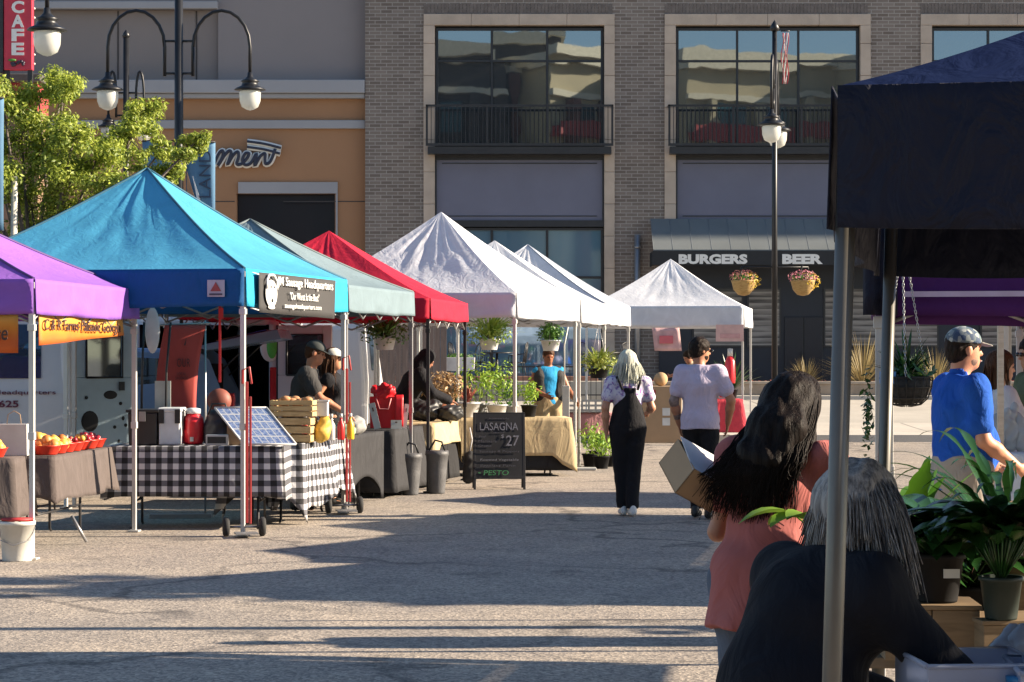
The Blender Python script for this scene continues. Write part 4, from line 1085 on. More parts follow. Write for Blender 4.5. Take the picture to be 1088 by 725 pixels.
def rot_of(F_, R_): return -math.degrees(math.atan2(R_[0]-F_[0], R_[1]-F_[1]))
def tent_lr(label, F_, R_, w, zb, zt, zp, *a, sx=-1, **k):
    d = math.hypot(R_[0]-F_[0], R_[1]-F_[1]); return tent(label, F_, rot_of(F_, R_), w, d, sx, zb, zt, zp, *a, **k)
C_pur = fabric('purple_canopy', (.30, .125, .54), .2, wr=.15); C_blue = fabric('turquoise_canopy', (.085, .39, .62), .3, wr=.12, rough=.5); C_grey = fabric('grey_green_canopy', (.17, .235, .27), .14, wr=.15)
C_red = fabric('crimson_canopy', (.50, .012, .04), .15, wr=.14); C_white = fabric('white_canopy', (.66, .68, .74), .22, wr=.25, rough=.5, ws=2.2); C_white2 = fabric('white_canopy_plain', (.64, .66, .71), .22, wr=.15)
C_navy = fabric('navy_canopy', (.006, .008, .022), .02, wr=.8); C_nroof = fabric('navy_roof', (.004, .010, .042), .01, wr=.2); [n for n in C_nroof.node_tree.nodes if n.type == 'BSDF_PRINCIPLED'][0].inputs['Specular IOR Level'].default_value = .05; C_dpur = fabric('deep_purple_canopy', (.055, .008, .10), .08, wr=.2)
C_val_shade = fabric('valance_shade_tone', (.006, .085, .25), .05, wr=.25)  # valance sides away from the sun: shade put into a darker blue
seam_d = mat('seam_dark_teal', (.02, .10, .16), .7)

tent_lr('purple canopy tent over the fruit tables at the left edge', (-3.74, 18.4), (-3.40, 21.35), 3.0, 1.93, 2.20, 2.95, C_pur, M_legw, seed=1, vwave=.02, seam=mat('seam_purple', (.08, .03, .16)))
C_val_lit = fabric('valance_lit_tone', (.03, .42, .66), .2, wr=.3)  # same valance on the aisle side, sunlight put into the colour
tb = tent_lr('large turquoise canopy tent with blue front valance over the sausage stall', (-2.365, 20.8), (-1.686, 23.9), 3.05, 2.04, 2.37, 3.40, C_blue, M_legw, valance=[C_val_shade, C_val_shade, C_val_shade, C_val_lit], seed=2, wr=.03, seam=seam_d)
tent_lr('grey green canopy tent between the turquoise and crimson tents', (-1.70, 24.25), (-1.14, 27.15), 3.0, 2.06, 2.33, 3.10, C_grey, M_legg, seed=3, seam=mat('seam_grey', (.1, .13, .14)))
tent_lr('crimson canopy tent between the grey tent and the tall white tent', (-.96, 27.4), (-.58, 30.2), 3.0, 2.03, 2.27, 3.14, C_red, M_legk, seed=4, lr=.019)
tent_lr('tallest white canopy tent with creased front, first of the white row', (.05, 30.5), (.92, 33.4), 3.05, 2.09, 2.42, 3.58, C_white, M_legw, seed=5, wr=.05, vwave=.02)
tent_lr('second white canopy tent, mostly hidden behind the tallest white one', (.98, 33.8), (1.46, 36.8), 3.0, 2.08, 2.40, 3.34, C_white2, M_legw, seed=6)
tent_lr('third white canopy tent, its dark hip line showing behind the tallest white one', (1.47, 37.1), (2.0, 40.0), 3.0, 2.1, 2.42, 3.42, C_white2, M_legw, seed=7, seam=mat('seam_grey2', (.3, .33, .4)))
tent_lr('separate white canopy tent at the far end of the row by the pub', (4.43, 45.0), (4.88, 47.9), 3.05, 2.16, 2.55, 3.52, C_white2, M_legw, seed=8, wr=.03)
# right row
tent_lr('navy canopy tent in the right foreground with steel legs', (.665, 4.8), (1.215, 7.65), 3.0, 1.86, 2.15, 2.98, C_nroof, mat('leg_steel', (.115, .108, .095), .38, .25, .12), valance=C_navy, sx=1, conc=.42, seed=9, wr=.012, vwave=.02, lr=.0205, fullness=.02, clamps=False, truss=False)
tpu = tent_lr('deep purple canopy tent behind the navy one with a pale stripe on its valance', (1.53, 9.9), (2.03, 12.8), 3.0, 1.77, 2.12, 2.9, C_dpur, M_legw, sx=1, seed=10, lr=.023)
q = MB(); q.bx(.12, 2.95, -.062, -.056, 1.845, 1.868); q.build('stripe', mat('stripe_lilac', (.45, .36, .50), .7), tpu)
q = MB(); q.grid(lambda s, t_: (-.05+.14*s, -.05-.02*math.sin(s*9), 1.77+.40*t_), 10, 4); q.build('folded_corner_flap', C_navy, tpu, solid=.004)
tent_lr('crimson canopy tent at the right edge behind the man in blue', (3.50, 15.55), (3.92, 18.30), 3.0, 1.9, 2.15, 3.5, C_red, M_legw, sx=1, seed=11)
tent_lr('white canopy tent beyond the right hand crimson one', (3.94, 18.33), (4.42, 21.15), 3.0, 2.05, 2.35, 3.3, C_white2, M_legw, sx=1, seed=12)
tent_lr('white canopy tent further along the right hand row', (4.45, 21.17), (4.95, 24.0), 3.0, 2.05, 2.35, 3.4, C_white2, M_legw, sx=1, seed=13)
tent_lr('white canopy tent last in the right hand row', (5.3, 25.2), (5.8, 27.7), 3.0, 2.05, 2.35, 3.4, C_white2, M_legw, sx=1, seed=14)

# logo and sausage banner on the turquoise tent
def ridge(): pass
lg = MB(); lg.bx(-.33, -.17, -.045, -.038, 2.12, 2.27); lo = lg.build('maker_patch', mat('patch_grey', (.40, .42, .46), .7), tb)
MB().prism([(-.30, 2.17), (-.20, 2.17), (-.25, 2.25)], -.052, -.048).build('triangle_emblem', mat('patch_red', (.30, .06, .05)), lo)
MB().bx(-.31, -.19, -.052, -.048, 2.135, 2.15).build('emblem_bar', mat('patch_dark', (.06, .06, .08)), lo)
M_bk = mat('banner_charcoal', (.036, .035, .036), .75, var=.08, vs=2, bmp=.2, bs=6)
sb = thing('stall_banner', 'charcoal vinyl banner of the sausage stall tied along the side of the turquoise tent', 'banner', (-2.365, 20.8, 0), rot_of((-2.365, 20.8), (-1.686, 23.9)))
# local: y along the tent side, faces +x
L0, L1 = .22, 2.60; ZB0, ZB1 = 1.985, 2.345
MB().grid(lambda s, t_: (.06+.012*math.sin(s*11)*(1-t_), L0+(L1-L0)*s, ZB0+(ZB1-ZB0)*t_-.02*(1-t_)*s), 24, 6).build('sheet', M_bk, sb, solid=.004)
RT = (R(90), 0, R(90))
text('JM Sausage Headquarters', M_wht, sb, (.085, 1.55, 2.27), RT, width=1.75, height=.105, bold=.005)
text('"Our Wurst Is the Best"', M_wht, sb, (.085, 1.50, 2.155), RT, width=.92, height=.07, bold=.0)
text('sausageheadquarters.com', M_wht, sb, (.085, 1.46, 2.055), RT, width=1.15, height=.06, bold=.0)
q = MB(); q.ball((.085, .50, 2.16), (.010, .17, .125), 16, 12); q.ball((.085, .50, 2.035), (.012, .10, .018), 12, 6); so_ = q.build('bear_emblem', M_wht, sb)
q = MB(); q.tube([(.09, .36, 2.20), (.09, .36, 2.28), (.09, .42, 2.325), (.09, .55, 2.33), (.09, .64, 2.28), (.09, .65, 2.2)], .012, 6); q.build('emblem_ring', M_wht, sb)
q = MB(); q.ball((.096, .50, 2.10), (.006, .03, .02), 8, 6); q.ball((.096, .46, 2.22), (.006, .018, .012), 8, 6); q.ball((.096, .55, 2.22), (.006, .018, .012), 8, 6); q.build('emblem_face', M_blk, sb)
q = MB()
for y in (L0, L1):
    for z in (ZB0+.02, ZB1-.02): q.tube([(.06, y, z), (.0, y+(-.06 if y < 1 else .06), z+.02)], .006, 4)
q.build('ties', M_wht, sb)

# emblem points on the crimson tent's corner
em = MB()
for k in range(3): em.prism([(.02+.0*k, 0), (.1, 0), (.06, .1)], 0, .001) if False else None

# orange farm banners under the purple tent
M_or1, ntm, bb_ = newmat('orange_banner'); 
v_ = coords(ntm, 'Object'); s_ = ntm.nodes.new('ShaderNodeSeparateXYZ'); ntm.links.new(v_, s_.inputs[0])
n_ = noise(ntm, v_, 2.2, 2)
f_ = math_(ntm, 'ADD', math_(ntm, 'MULTIPLY', math_(ntm, 'SUBTRACT', s_.outputs[2], 1.72), 3.2), math_(ntm, 'MULTIPLY', n_, .5))
c_ = ramp(ntm, f_, [(.25, (.72, .16, .03)), (.55, (.80, .30, .03)), (.95, (.80, .52, .12))]); ntm.links.new(c_, bb_.inputs['Base Color']); bb_.inputs['Roughness'].default_value = .6
tt_ = ntm.nodes.new('ShaderNodeBsdfTranslucent'); ntm.links.new(c_, tt_.inputs[0]); mm_ = ntm.nodes.new('ShaderNodeMixShader'); mm_.inputs[0].default_value = .3
ntm.links.new(bb_.outputs[0], mm_.inputs[1]); ntm.links.new(tt_.outputs[0], mm_.inputs[2]); ntm.links.new(mm_.outputs[0], ntm.nodes['Material Output'].inputs[0])
M_bt = mat('banner_brown_text', (.07, .03, .02), .7)
rzp = rot_of((-3.74, 18.4), (-3.40, 21.35))
fb = thing('farm_banner', 'yellow and orange banner lettered C & R Farms under the side of the purple tent', 'banner', (-3.74, 18.4, 0), rzp)
fz = lambda y: (1.955+.0*y, 1.69+.035*y)
MB().grid(lambda s, t_: (-.03+.02*math.sin(s*8)*(1-t_), .22+2.35*s, (1.68+.10*s)+(1.96-(1.68+.10*s))*t_), 24, 6).build('sheet', M_or1, fb, solid=.004)
tx = text('C & R Farms Palisade Georgia', M_bt, fb, (-.004, 1.36, 1.835), (R(90), 0, R(90)), width=2.15, height=.115, bold=.0, shear=.15)
fb2 = thing('farm_banner', 'orange banner lettered Produce hanging under the front of the purple tent', 'banner', (-3.74, 18.4, 0), rzp)
MB().grid(lambda s, t_: (-1.75+1.62*s, .02*math.sin(s*7), 1.63+.30*t_+.01*math.sin(s*5)), 20, 5).build('sheet', M_or1, fb2, solid=.004)
text('Palisade Produce', M_bt, fb2, (-.62, -.04, 1.78), (R(90), 0, 0), width=.85, height=.12, bold=.012, shear=.15)

# weights and trolleys at the tent feet
def bucket(loc, m, label, r=.145, h=.30, lid=None, group='weights at the feet of the tents'):
    t = thing('bucket', label, 'bucket', loc, group=group)
    MB().lathe([(r*.84, 0), (r*.86, .01), (r, h-.03), (r*1.05, h-.03), (r*1.05, h), (r*.97, h), (r*.80, .04)], n=24).build('pail', m, t)
    q = MB(); q.tube([(r*1.02, 0, h-.05), (r*.9, -.09, h-.14), (0, -r*1.12, h-.18), (-r*.9, -.09, h-.14), (-r*1.02, 0, h-.05)], .004, 5); q.build('handle', M_legg, t)
    if lid: MB().lathe([(0, h+.004), (r*.9, h+.004), (r*.95, h+.02), (0, h+.025)], n=20).build('filling', lid, t)
    return t
bucket((-3.86, 18.36, 0), mat('pail_white', (.58, .57, .53), .5, dirt=.2), 'white plastic bucket weighing down the purple tent leg', .135, .31, mat('rag_red', (.4, .03, .03)))
M_gbag = mat('bucket_grey', (.085, .085, .09), .55, var=.25, vs=9, dirt=.3, bmp=.4)
def gal(loc, label, h=.48):
    t = thing('weight_bag', label, 'weight', loc, group='dark grey weights on the tent legs')
    mb = MB(); r = .115
    mb.lathe([(r*.75, 0), (r*.8, .02), (r*1.0, h*.55), (r*1.12, h-.06), (r*1.2, h-.05), (r*1.15, h), (r*.8, h-.01)], n=18).build('bag', M_gbag, t)
    MB().tube([(r*.8, 0, h), (r*.5, -.03, h+.10), (-.02, -.02, h+.12), (-r*.5, .02, h+.06), (-r*.8, 0, h)], .012, 6).build('strap', M_blk, t)
gal((-1.165, 27.0, 0), 'grey weight bag on the rear leg of the grey green tent'); gal((-.87, 27.28, 0), 'dark weight bag at the front leg of the crimson tent', .50); 
sbg = thing('sandbag', 'black sandbag leaning at the rear leg of the crimson tent beside the chalkboard', 'weight', (-.53, 29.4, 0))
S = Blob(.012, .03); S.ecap((0, 0, .06), (0, 0, .36), .09, .06, .07, .05); S.wrinkle(.006, (30, 30, 30)); S.build('bag', mat('sandbag_black', (.02, .02, .022), .8), sbg); MB().tube([(0, 0, .40), (.03, 0, .55), (.0, 0, .7)], .012, 5).build('strap', mat('strap_grey', (.4, .4, .42)), sbg)
M_redp = mat('red_paint', (.33, .035, .035), .4, var=.15, vs=6)
def trolley(loc, label, rz=12, h=1.25):
    t = thing('hand_truck', label, 'hand truck', loc, rz, group='red folding hand trucks strapped to the tent legs')
    q = MB(); q.box((.028, .0, h/2+.12), (.026, .022, h)); q.box((.06, .0, h/2+.05), (.02, .025, h*.9)); q.tube([(-.01, 0, h+.1), (-.01, 0, h+.22), (.05, 0, h+.25), (.07, 0, h+.1)], .012, 6); q.build('frame', M_redp, t, bevel=.004)
    q = MB(); q.box((.01, -.12, .04), (.20, .20, .012)); q.build('toe_plate', M_legg, t)
    q = MB(); q.cyl((-.16, .05, .085), (.18, .05, .085), .012, n=6); q.build('axle', M_legg, t)
    for x in (-.15, .17):
        wv = MB(); wv.lathe([(.035, -.025), (.07, -.028), (.085, -.015), (.085, .015), (.07, .028), (.035, .025)], n=18)
        wo = wv.build('wheel', mat('tyre_rubber', (.016, .016, .017), .8), t, loc=(x, .05, .085), rot=(0, R(90), 0)); MB().lathe([(0, -.022), (.036, -.022), (.036, .022), (0, .022)], n=14).build('hub', M_legg, wo)
    return t
trolley((-2.37, 20.78, 0), 'red hand truck with black wheels upright at the front leg of the turquoise tent'); trolley((-1.70, 23.80, 0), 'red hand truck upright at the rear leg of the turquoise tent', 12, 1.35)
M_strap = mat('strap_red', (.50, .03, .03), .7)
st = thing('ratchet_strap', 'red strap hanging from the front edge of the turquoise tent', 'strap', (-2.62, 21.1, 0)); q = MB(); q.box((0, 0, 1.72), (.022, .006, .72)); q.box((.01, 0, 1.98), (.04, .03, .10)); q.build('webbing', M_strap, st)

# ------------------------------------------------------------------ tables and cloths
def fold_table(c, w_, d, h, rz, label, top=None, group='folding tables of the stalls'):
    t = thing('folding_table', label, 'table', (c[0], c[1], 0), rz, group)
    MB().box((0, 0, h-.02), (w_, d, .035)).build('tabletop', top or mat('table_plastic', (.45, .44, .42), .5), t, bevel=.01)
    for sx in (-1, 1):
        for sy in (-1, 1):
            q = MB(); q.tube([(sx*(w_/2-.22), sy*(d/2-.06), h-.04), (sx*(w_/2-.22), sy*(d/2-.06), .03), (sx*(w_/2-.22), sy*(d/2-.02), 0.012)], .013, 6); q.build('leg', mat('table_leg', (.05, .05, .055), .4, .4), t)
    q = MB()
    for sx in (-1, 1): q.cyl((sx*(w_/2-.22), -d/2+.06, .25), (sx*(w_/2-.22), d/2-.06, .25), .009, n=6); q.cyl((sx*(w_/2-.22), 0, .25), (sx*.1, 0, h-.05), .008, n=6)
    q.build('brace', mat('table_leg', (.05, .05, .055)), t); return t
def cloth(c, w_, d, h, rz, drop, m, label, wave=.02, seed=0, flare=.05, corner=.0, uneven=.0, cat='tablecloth', group=None, stretch=False, drops=None, nf=9):
    """draped cloth: flat top then a falling skirt with folds; drops = (front,right,back,left) optional"""
    t = thing('tablecloth', label, cat, (c[0], c[1], 0), rz, group)
    r = random.Random(seed); N = 26; per = []
    hw, hd = w_/2+.006, d/2+.006
    n1 = max(8, int(w_/.05)); n2 = max(8, int(d/.05))
    pts = []
    for i in range(n1): pts.append((-hw+2*hw*i/n1, -hd, 0, -1, 0, i/n1))
    for i in range(n2): pts.append((hw, -hd+2*hd*i/n2, 1, 0, 1, i/n2))
    for i in range(n1): pts.append((hw-2*hw*i/n1, hd, 0, 1, 2, i/n1))
    for i in range(n2): pts.append((-hw, hd-2*hd*i/n2, -1, 0, 3, i/n2))
    n = len(pts); rows = 10; mb = MB(); k0 = 0; arc = 0
    L = [0]
    for i in range(1, n): L.append(L[-1]+math.hypot(pts[i][0]-pts[i-1][0], pts[i][1]-pts[i-1][1]))
    ph = r.uniform(0, 9)
    drops = drops or (drop,)*4
    def cd(side, f): return 1-min(f, 1-f)*2
    for q in range(rows+1):
        for i, (x, y, nx, ny, side, f) in enumerate(pts+[pts[0]]):
            ll = (L[i] if i < n else L[-1]+.05)
            D = drops[side]; nb = drops[(side+1) % 4] if f > .5 else drops[(side-1) % 4]; e = max(0, (abs(f-.5)-.42)/.08)
            D = D*(1-e*.5)+nb*e*.5
            cr = max(0, 1-min(f, 1-f)*8)
            D += corner*cr+uneven*mnoise.noise(Vector((ll*1.3, ph, 0)))
            t_ = q/rows; z = h-D*t_
            wv = wave*t_**.7*(math.sin(ll*nf+ph+1.6*math.sin(ll*2.3))+.5*mnoise.noise(Vector((ll*4, t_*1.2, ph))))
            o_ = .006+flare*t_+wv
            if stretch: o_ = .006-.12*math.sin(PI*t_)*0-.02*t_
            mag = 1.0
            cx = cy = 0
            if cr > 0:
                # round the corner outwards
                nn = (side+1) % 4 if f > .5 else (side-1) % 4; N2 = ((0, -1), (1, 0), (0, 1), (-1, 0))[nn]
                cx = N2[0]*(o_+.02*t_)*cr*.8; cy = N2[1]*(o_+.02*t_)*cr*.8
            if stretch:
                z = h-D*t_ if q < rows else (.02 if cr > .55 else .02+.28*(math.sin(PI*f)**.6)*1.0)
                if q == rows-1: z = .12 if cr > .55 else .08+.26*(math.sin(PI*f)**.6)
                if q < rows-1: z = h-(h-.40)*q/(rows-2)
            mb.v.append(Vector((x+nx*o_+cx, y+ny*o_+cy, z))); mb.uv[len(mb.v)-1] = (ll, -D*t_)
    mb.smooth = True
    for q in range(rows):
        for i in range(n): a = q*(n+1)+i; mb.face((a, a+n+1, a+n+2, a+1))
    # top with its own uv
    NX, NY = 14, 14
    mb.grid(lambda s, u: (-hw+2*hw*s, -hd+2*hd*u, h+.003*mnoise.noise(Vector((s*6, u*6, ph)))), NX, NY, lambda s, u: (2*hw*s, 2*hd*u))
    mb.build('cloth', m, t, solid=.003)
    return t
M_taupe = cloth_mat('cloth_taupe', (.10, .082, .078), .5, .12, 6); M_blkc = cloth_mat('cloth_black', (.020, .020, .022), .5, .2, 5); M_dgrey = cloth_mat('cloth_charcoal', (.034, .034, .037), .5, .15, 5); M_tanc = cloth_mat('cloth_sand', (.46, .36, .21), .5, .1, 4)
M_ging = gingham('gingham_cloth', .052)
# purple tent
fold_table((-4.95, 19.45), 1.8, .72, .74, 0, 'folding table across the front of the purple stall'); cloth((-4.95, 19.45), 1.8, .72, .765, 0, .47, M_taupe, 'taupe tablecloth at the left edge under the purple tent front', seed=1, uneven=.04, corner=.05)
rzB = -4
fold_table((-4.12, 20.5), .72, 1.85, .74, rzB, 'folding table along the open side of the purple stall', ); cloth((-4.10, 20.5), .74, 1.95, .765, rzB, .36, M_taupe, 'taupe tablecloth hanging along the side table under the orange banner', seed=2, uneven=.05, corner=.05, flare=.04)
sl_ = thing('table_strut', 'loose slanting table leg under the taupe cloth', 'strut', (0, 0, 0)); MB().tube([at(76, 548, 19.9), at(92, 576, 19.9)], .014, 6).build('tube', M_legg, sl_)
sl_.location = at(76, 548, 19.9)*0
# turquoise tent
fold_table((-2.92, 21.98), 1.60, .70, .74, 0, 'folding table under the front gingham cloth'); cloth((-2.92, 21.98), 1.62, .72, .765, 0, .50, M_ging, 'black and white gingham cloth squarely hung on the front table of the sausage stall', seed=3, wave=.008, flare=.02, drops=(.46, .5, .5, .5), nf=5)
fold_table((-2.22, 23.32), .72, 1.75, .74, -9, 'folding table under the side gingham cloth'); cloth((-2.20, 23.30), .74, 1.85, .765, -9, .52, M_ging, 'rumpled gingham cloth on the side table lit by the sun', seed=4, wave=.05, flare=.06, uneven=.20, corner=.20, nf=8)
fold_table((-1.95, 25.35), .72, 1.5, .74, -10, 'folding table inside the fitted black cover'); cloth((-1.93, 25.35), .74, 1.55, .765, -10, .74, M_dgrey, 'fitted charcoal stretch cover with arched hem', stretch=True, seed=5)
fold_table((-1.60, 27.25), .72, 1.5, .74, -9, 'folding table under the charcoal cloth'); cloth((-1.58, 27.25), .76, 1.6, .765, -9, .70, M_dgrey, 'long charcoal tablecloth beneath the red gift bag', wave=.03, seed=6, flare=.05)
fold_table((-1.22, 29.3), .72, 1.5, .74, -9, 'folding table under the first sand cloth')
cloth((-1.22, 29.3), .74, 1.55, .762, -9, .70, M_blkc, 'black under-cloth of the first sand coloured table', wave=.02, seed=7); cloth((-1.22, 29.3), .80, 1.60, .775, -9, .26, M_tanc, 'sand overcloth with pointed corner left of the chalkboard', wave=.02, seed=8, corner=.28, flare=.05)
fold_table((-.20, 31.55), 1.8, .72, .74, 6, 'folding table behind the chalkboard')
cloth((-.20, 31.55), 1.82, .74, .762, 6, .68, M_blkc, 'black under-cloth of the plant table behind the chalkboard', wave=.02, seed=9); cloth((-.20, 31.55), 1.88, .80, .775, 6, .34, M_tanc, 'sand overcloth on the plant table behind the chalkboard', wave=.02, seed=10, corner=.32, flare=.05, drops=(.5, .3, .3, .4))
# far tent
fold_table((3.93, 45.3), .9, .7, .74, 0, 'folding table under the red cloth in the far white tent'); cloth((3.93, 45.3), .92, .72, .765, 0, .66, cloth_mat('cloth_red', (.50, .05, .07), .4), 'red tablecloth in the far white tent beside the man in white', wave=.03, seed=11, flare=.08)
# ------------------------------------------------------------------ goods on the stalls
M_crate = wood('crate_pine', (.42, .28, .12), (.62, .45, .22), 7, (1, 6, 6)); M_crate2 = wood('crate_dark', (.10, .075, .05), (.20, .15, .10), 5, (1, 1, 5)); M_card = mat('cardboard', (.36, .24, .14), .85, var=.08, vs=3, bmp=.1)
def slat_crate(loc, dims, rz, label, m=None, group='wooden crates on the sausage stall', n=3):
    t = thing('wooden_crate', label, 'crate', loc, rz, group); m = m or M_crate; w_, d, h = dims
    q = MB(); sh = h/n
    for i in range(n):
        z = sh*(i+.5)
        for s in (-1, 1): q.box((0, s*(d/2-.006), z), (w_, .012, sh*.80)); q.box((s*(w_/2-.006), 0, z), (.012, d-.026, sh*.80))
    q.build('slats', m, t, bevel=.002)
    q = MB()
    for sx in (-1, 1):
        for sy in (-1, 1): q.box((sx*(w_/2-.022), sy*(d/2-.022), h/2), (.02, .02, h))
    q.build('corner_posts', m, t); MB().box((0, 0, .006), (w_-.03, d-.03, .01)).build('bottom', m, t); return t
# fruit in red baskets on the purple stall
M_peach = mat('peach_skin', (.62, .22, .05), .5, var=.35, vs=9); M_yell = mat('yellow_peach', (.70, .40, .07), .5, var=.3, vs=9); M_cherry = mat('red_plum', (.30, .02, .03), .3, var=.3, vs=9); M_basket = mat('red_basket', (.60, .04, .02), .4)
def fruit_basket(loc, label, fm, n=14, r=.045, m=None):
    t = thing('fruit_basket', label, 'fruit basket', loc, rnd.uniform(-10, 10), 'red baskets of fruit on the taupe tables')
    MB().lathe([(.09, 0), (.095, .005), (.13, .075), (.136, .078), (.125, .07), (.085, .012)], n=20).build('basket', m or M_basket, t)
    q = MB()
    for i in range(n):
        a = rnd.uniform(0, 6.28); rr_ = rnd.uniform(0, .085); q.ball((rr_*math.cos(a), rr_*math.sin(a), .075+rnd.uniform(-.01, .05)-rr_*.3), r*rnd.uniform(.85, 1.1), 10, 7)
    q.build('fruit', fm, t); return t
cosB, sinB = math.cos(R(-4)), math.sin(R(-4))
kk = 0
desc = ['nearest the pole', 'second along', 'third along', 'fourth along', 'fifth along', 'sixth along', 'at the far end']
for i in range(7):
    y = 19.75+i*.26; x = -3.86+(y-20.5)*.07
    fruit_basket((x, y, .77), ['red basket of large orange peaches on the side table, ', 'red basket of yellow peaches on the side table, ', 'red basket of mixed peaches on the side table, ', 'basket of small dark plums on the side table, ', 'basket of tiny red and yellow plums on the side table, ', 'red basket of deep red plums on the side table, ', 'red basket of red plums on the side table, '][i]+desc[i], [M_peach, M_yell, M_peach, M_cherry, M_yell, M_cherry, M_cherry][i], 16, [.045, .045, .04, .022, .025, .03, .03][i])
for i in range(5):
    fruit_basket((-5.45+i*.3, 19.22, .77), 'red basket of yellow peaches on the front table, number %s from the edge' % ['one', 'two', 'three', 'four', 'five'][i], [M_yell, M_peach][i % 2], 16)
for i in range(4):
    fruit_basket((-4.30+.02*i, 19.9+i*.4, .77), 'basket of orange peaches in the back rank of the side table, %s' % ['nearest', 'second', 'third', 'last'][i], [M_peach, M_yell][i % 2], 14)
bg_ = thing('paper_bag', 'white paper bag with twisted handles behind the peaches', 'bag', (ax(15, 19.6), 19.6, .77)); MB().box((0, 0, .13), (.24, .12, .26), taper=.97).build('bag', mat('white_paper', (.62, .62, .60), .8), bg_); MB().tube([(-.06, 0, .25), (-.05, 0, .34), (0, 0, .37), (.05, 0, .34), (.06, 0, .25)], .004, 5).build('handle', M_card, bg_)

# sausage stall table
ZT_ = .772
t = thing('black_bin', 'black storage tub with clipped lid at the left of the gingham table', 'tub', (-3.42, 21.95, ZT_)); MB().box((0, 0, .15), (.26, .34, .30), taper=1.05).build('tub', mat('plastic_black', (.02, .02, .022), .35), t, bevel=.012); MB().box((0, 0, .315), (.31, .38, .03)).build('lid', mat('plastic_black', (.02, .02, .022)), t, bevel=.008)
q = MB(); q.bx(-.03, .03, -.2, -.18, .22, .31); q.build('clip', M_legg, t)
t = thing('white_cooler', 'white plastic cooler with black latches beside the black tub', 'cooler', (-3.17, 21.95, ZT_)); MB().box((0, 0, .155), (.20, .34, .31)).build('body', mat('plastic_white', (.60, .62, .64), .35), t, bevel=.015); MB().box((0, 0, .325), (.215, .355, .04)).build('lid', mat('plastic_white', (.6, .62, .64)), t, bevel=.01)
q = MB(); q.bx(-.10, -.05, -.185, -.172, .2, .33); q.bx(.05, .10, -.185, -.172, .2, .33); q.bx(.103, .112, -.06, .0, .14, .33); q.build('latch', M_blk, t)
for k, (x, lb) in enumerate(((-3.50, 'thin black pole standing in the black tub'), (-3.27, 'second thin black pole behind the white cooler'))):
    t = thing('thin_pole', lb, 'pole', (x, 22.2, .765)); MB().tube([(0, 0, 0), (.01, 0, .7), (.03+.02*k, 0, 1.15)], .012, 6).build('shaft', M_blk, t)
t = thing('paddle_board', 'white rounded paddle shaped board hanging between the thin poles', 'board', (-3.40, 22.25, 1.74)); MB().ball((0, 0, .1), (.07, .012, .22), 16, 12).build('board', mat('paddle_white', (.6, .62, .66), .4), t)
t = thing('water_jug', 'red round water jug with white cap beside the white cooler', 'jug', (-2.98, 22.0, ZT_)); MB().lathe([(.085, 0), (.095, .02), (.10, .2), (.095, .25), (.06, .28), (.06, .30), (0, .30)], n=20).build('jug', mat('jug_red', (.60, .02, .03), .3), t); MB().lathe([(.07, .285), (.07, .33), (.03, .34), (0, .34)], n=16).build('cap', mat('plastic_white', (.6, .62, .64)), t); MB().box((0, -.1, .05), (.03, .03, .04)).build('tap', M_legw, t)
t = thing('duffel_bag', 'black duffel bag on the gingham table behind the silver box', 'bag', (-2.73, 22.0, ZT_)); S = Blob(.012, .04); S.ecap((0, 0, .08), (0, 0, .24), .16, .13, .13, .10); S.wrinkle(.008, (22, 22, 22)); S.build('bag', mat('nylon_black', (.018, .02, .028), .5), t); MB().tube([(-.1, -.08, .28), (-.06, -.11, .38), (.06, -.11, .38), (.1, -.08, .28)], .01, 6).build('handle', M_blk, t)
t = thing('card_reader_box', 'small silver and white box on the gingham table before the duffel bag', 'box', (-2.72, 21.72, ZT_)); MB().box((0, 0, .05), (.20, .10, .10)).build('case', mat('silver_case', (.45, .46, .48), .35, .5), t, bevel=.006); MB().box((0, -.052, .05), (.17, .006, .06)).build('face', M_blk, t)
def board_mat():
    m, nt, b = newmat('price_board'); t = nt.nodes.new('ShaderNodeTexCoord'); s = nt.nodes.new('ShaderNodeSeparateXYZ'); nt.links.new(t.outputs['UV'], s.inputs[0])
    fx = math_(nt, 'FRACT', math_(nt, 'MULTIPLY', s.outputs[0], 8)); fy = math_(nt, 'FRACT', math_(nt, 'MULTIPLY', s.outputs[1], 5))
    g = math_(nt, 'MULTIPLY', math_(nt, 'GREATER_THAN', fx, .14), math_(nt, 'GREATER_THAN', fy, .14))
    n = noise(nt, t.outputs['UV'], 22, 3)
    cell = ramp(nt, n, [(.35, (.10, .16, .36)), (.55, (.25, .33, .55)), (.7, (.45, .5, .6))]); c = mix(nt, g, (.58, .60, .62), cell)
    nt.links.new(c, b.inputs['Base Color']); b.inputs['Roughness'].default_value = .25; return m
t = thing('price_board', 'sloping framed board of small blue cards leaning on cardboard boxes', 'board', (-2.42, 21.80, ZT_))
th = R(52); wv = .40; hh = .42
def bp(x, y): return Vector((x-.28+.40*(1-y)*.0+ (.30*(1-y)), -.22+.26*y, .015+.33*y))
q = MB(); q.quad(bp(-.06, 0), bp(.42, 0), bp(.42, 1), bp(-.06, 1), [(0, 0), (1, 0), (1, 1), (0, 1)]); q.build('cards', board_mat(), t, solid=.004)
q = MB(); c4 = [bp(-.06, 0), bp(.42, 0), bp(.42, 1), bp(-.06, 1)]
for i in range(4): q.tube([c4[i], c4[(i+1) % 4]], .010, 5)
q.build('frame', mat('frame_white', (.5, .5, .5)), t)
t = thing('cardboard_box', 'brown cardboard box propping the sloping card board', 'box', (-2.52, 21.98, ZT_)); MB().box((0, 0, .13), (.26, .22, .26)).build('box', M_card, t, bevel=.004)
slat_crate((-2.06, 22.55, ZT_), (.34, .30, .24), -9, 'pale wooden crate at the foot of the stack left of the man in the cap')
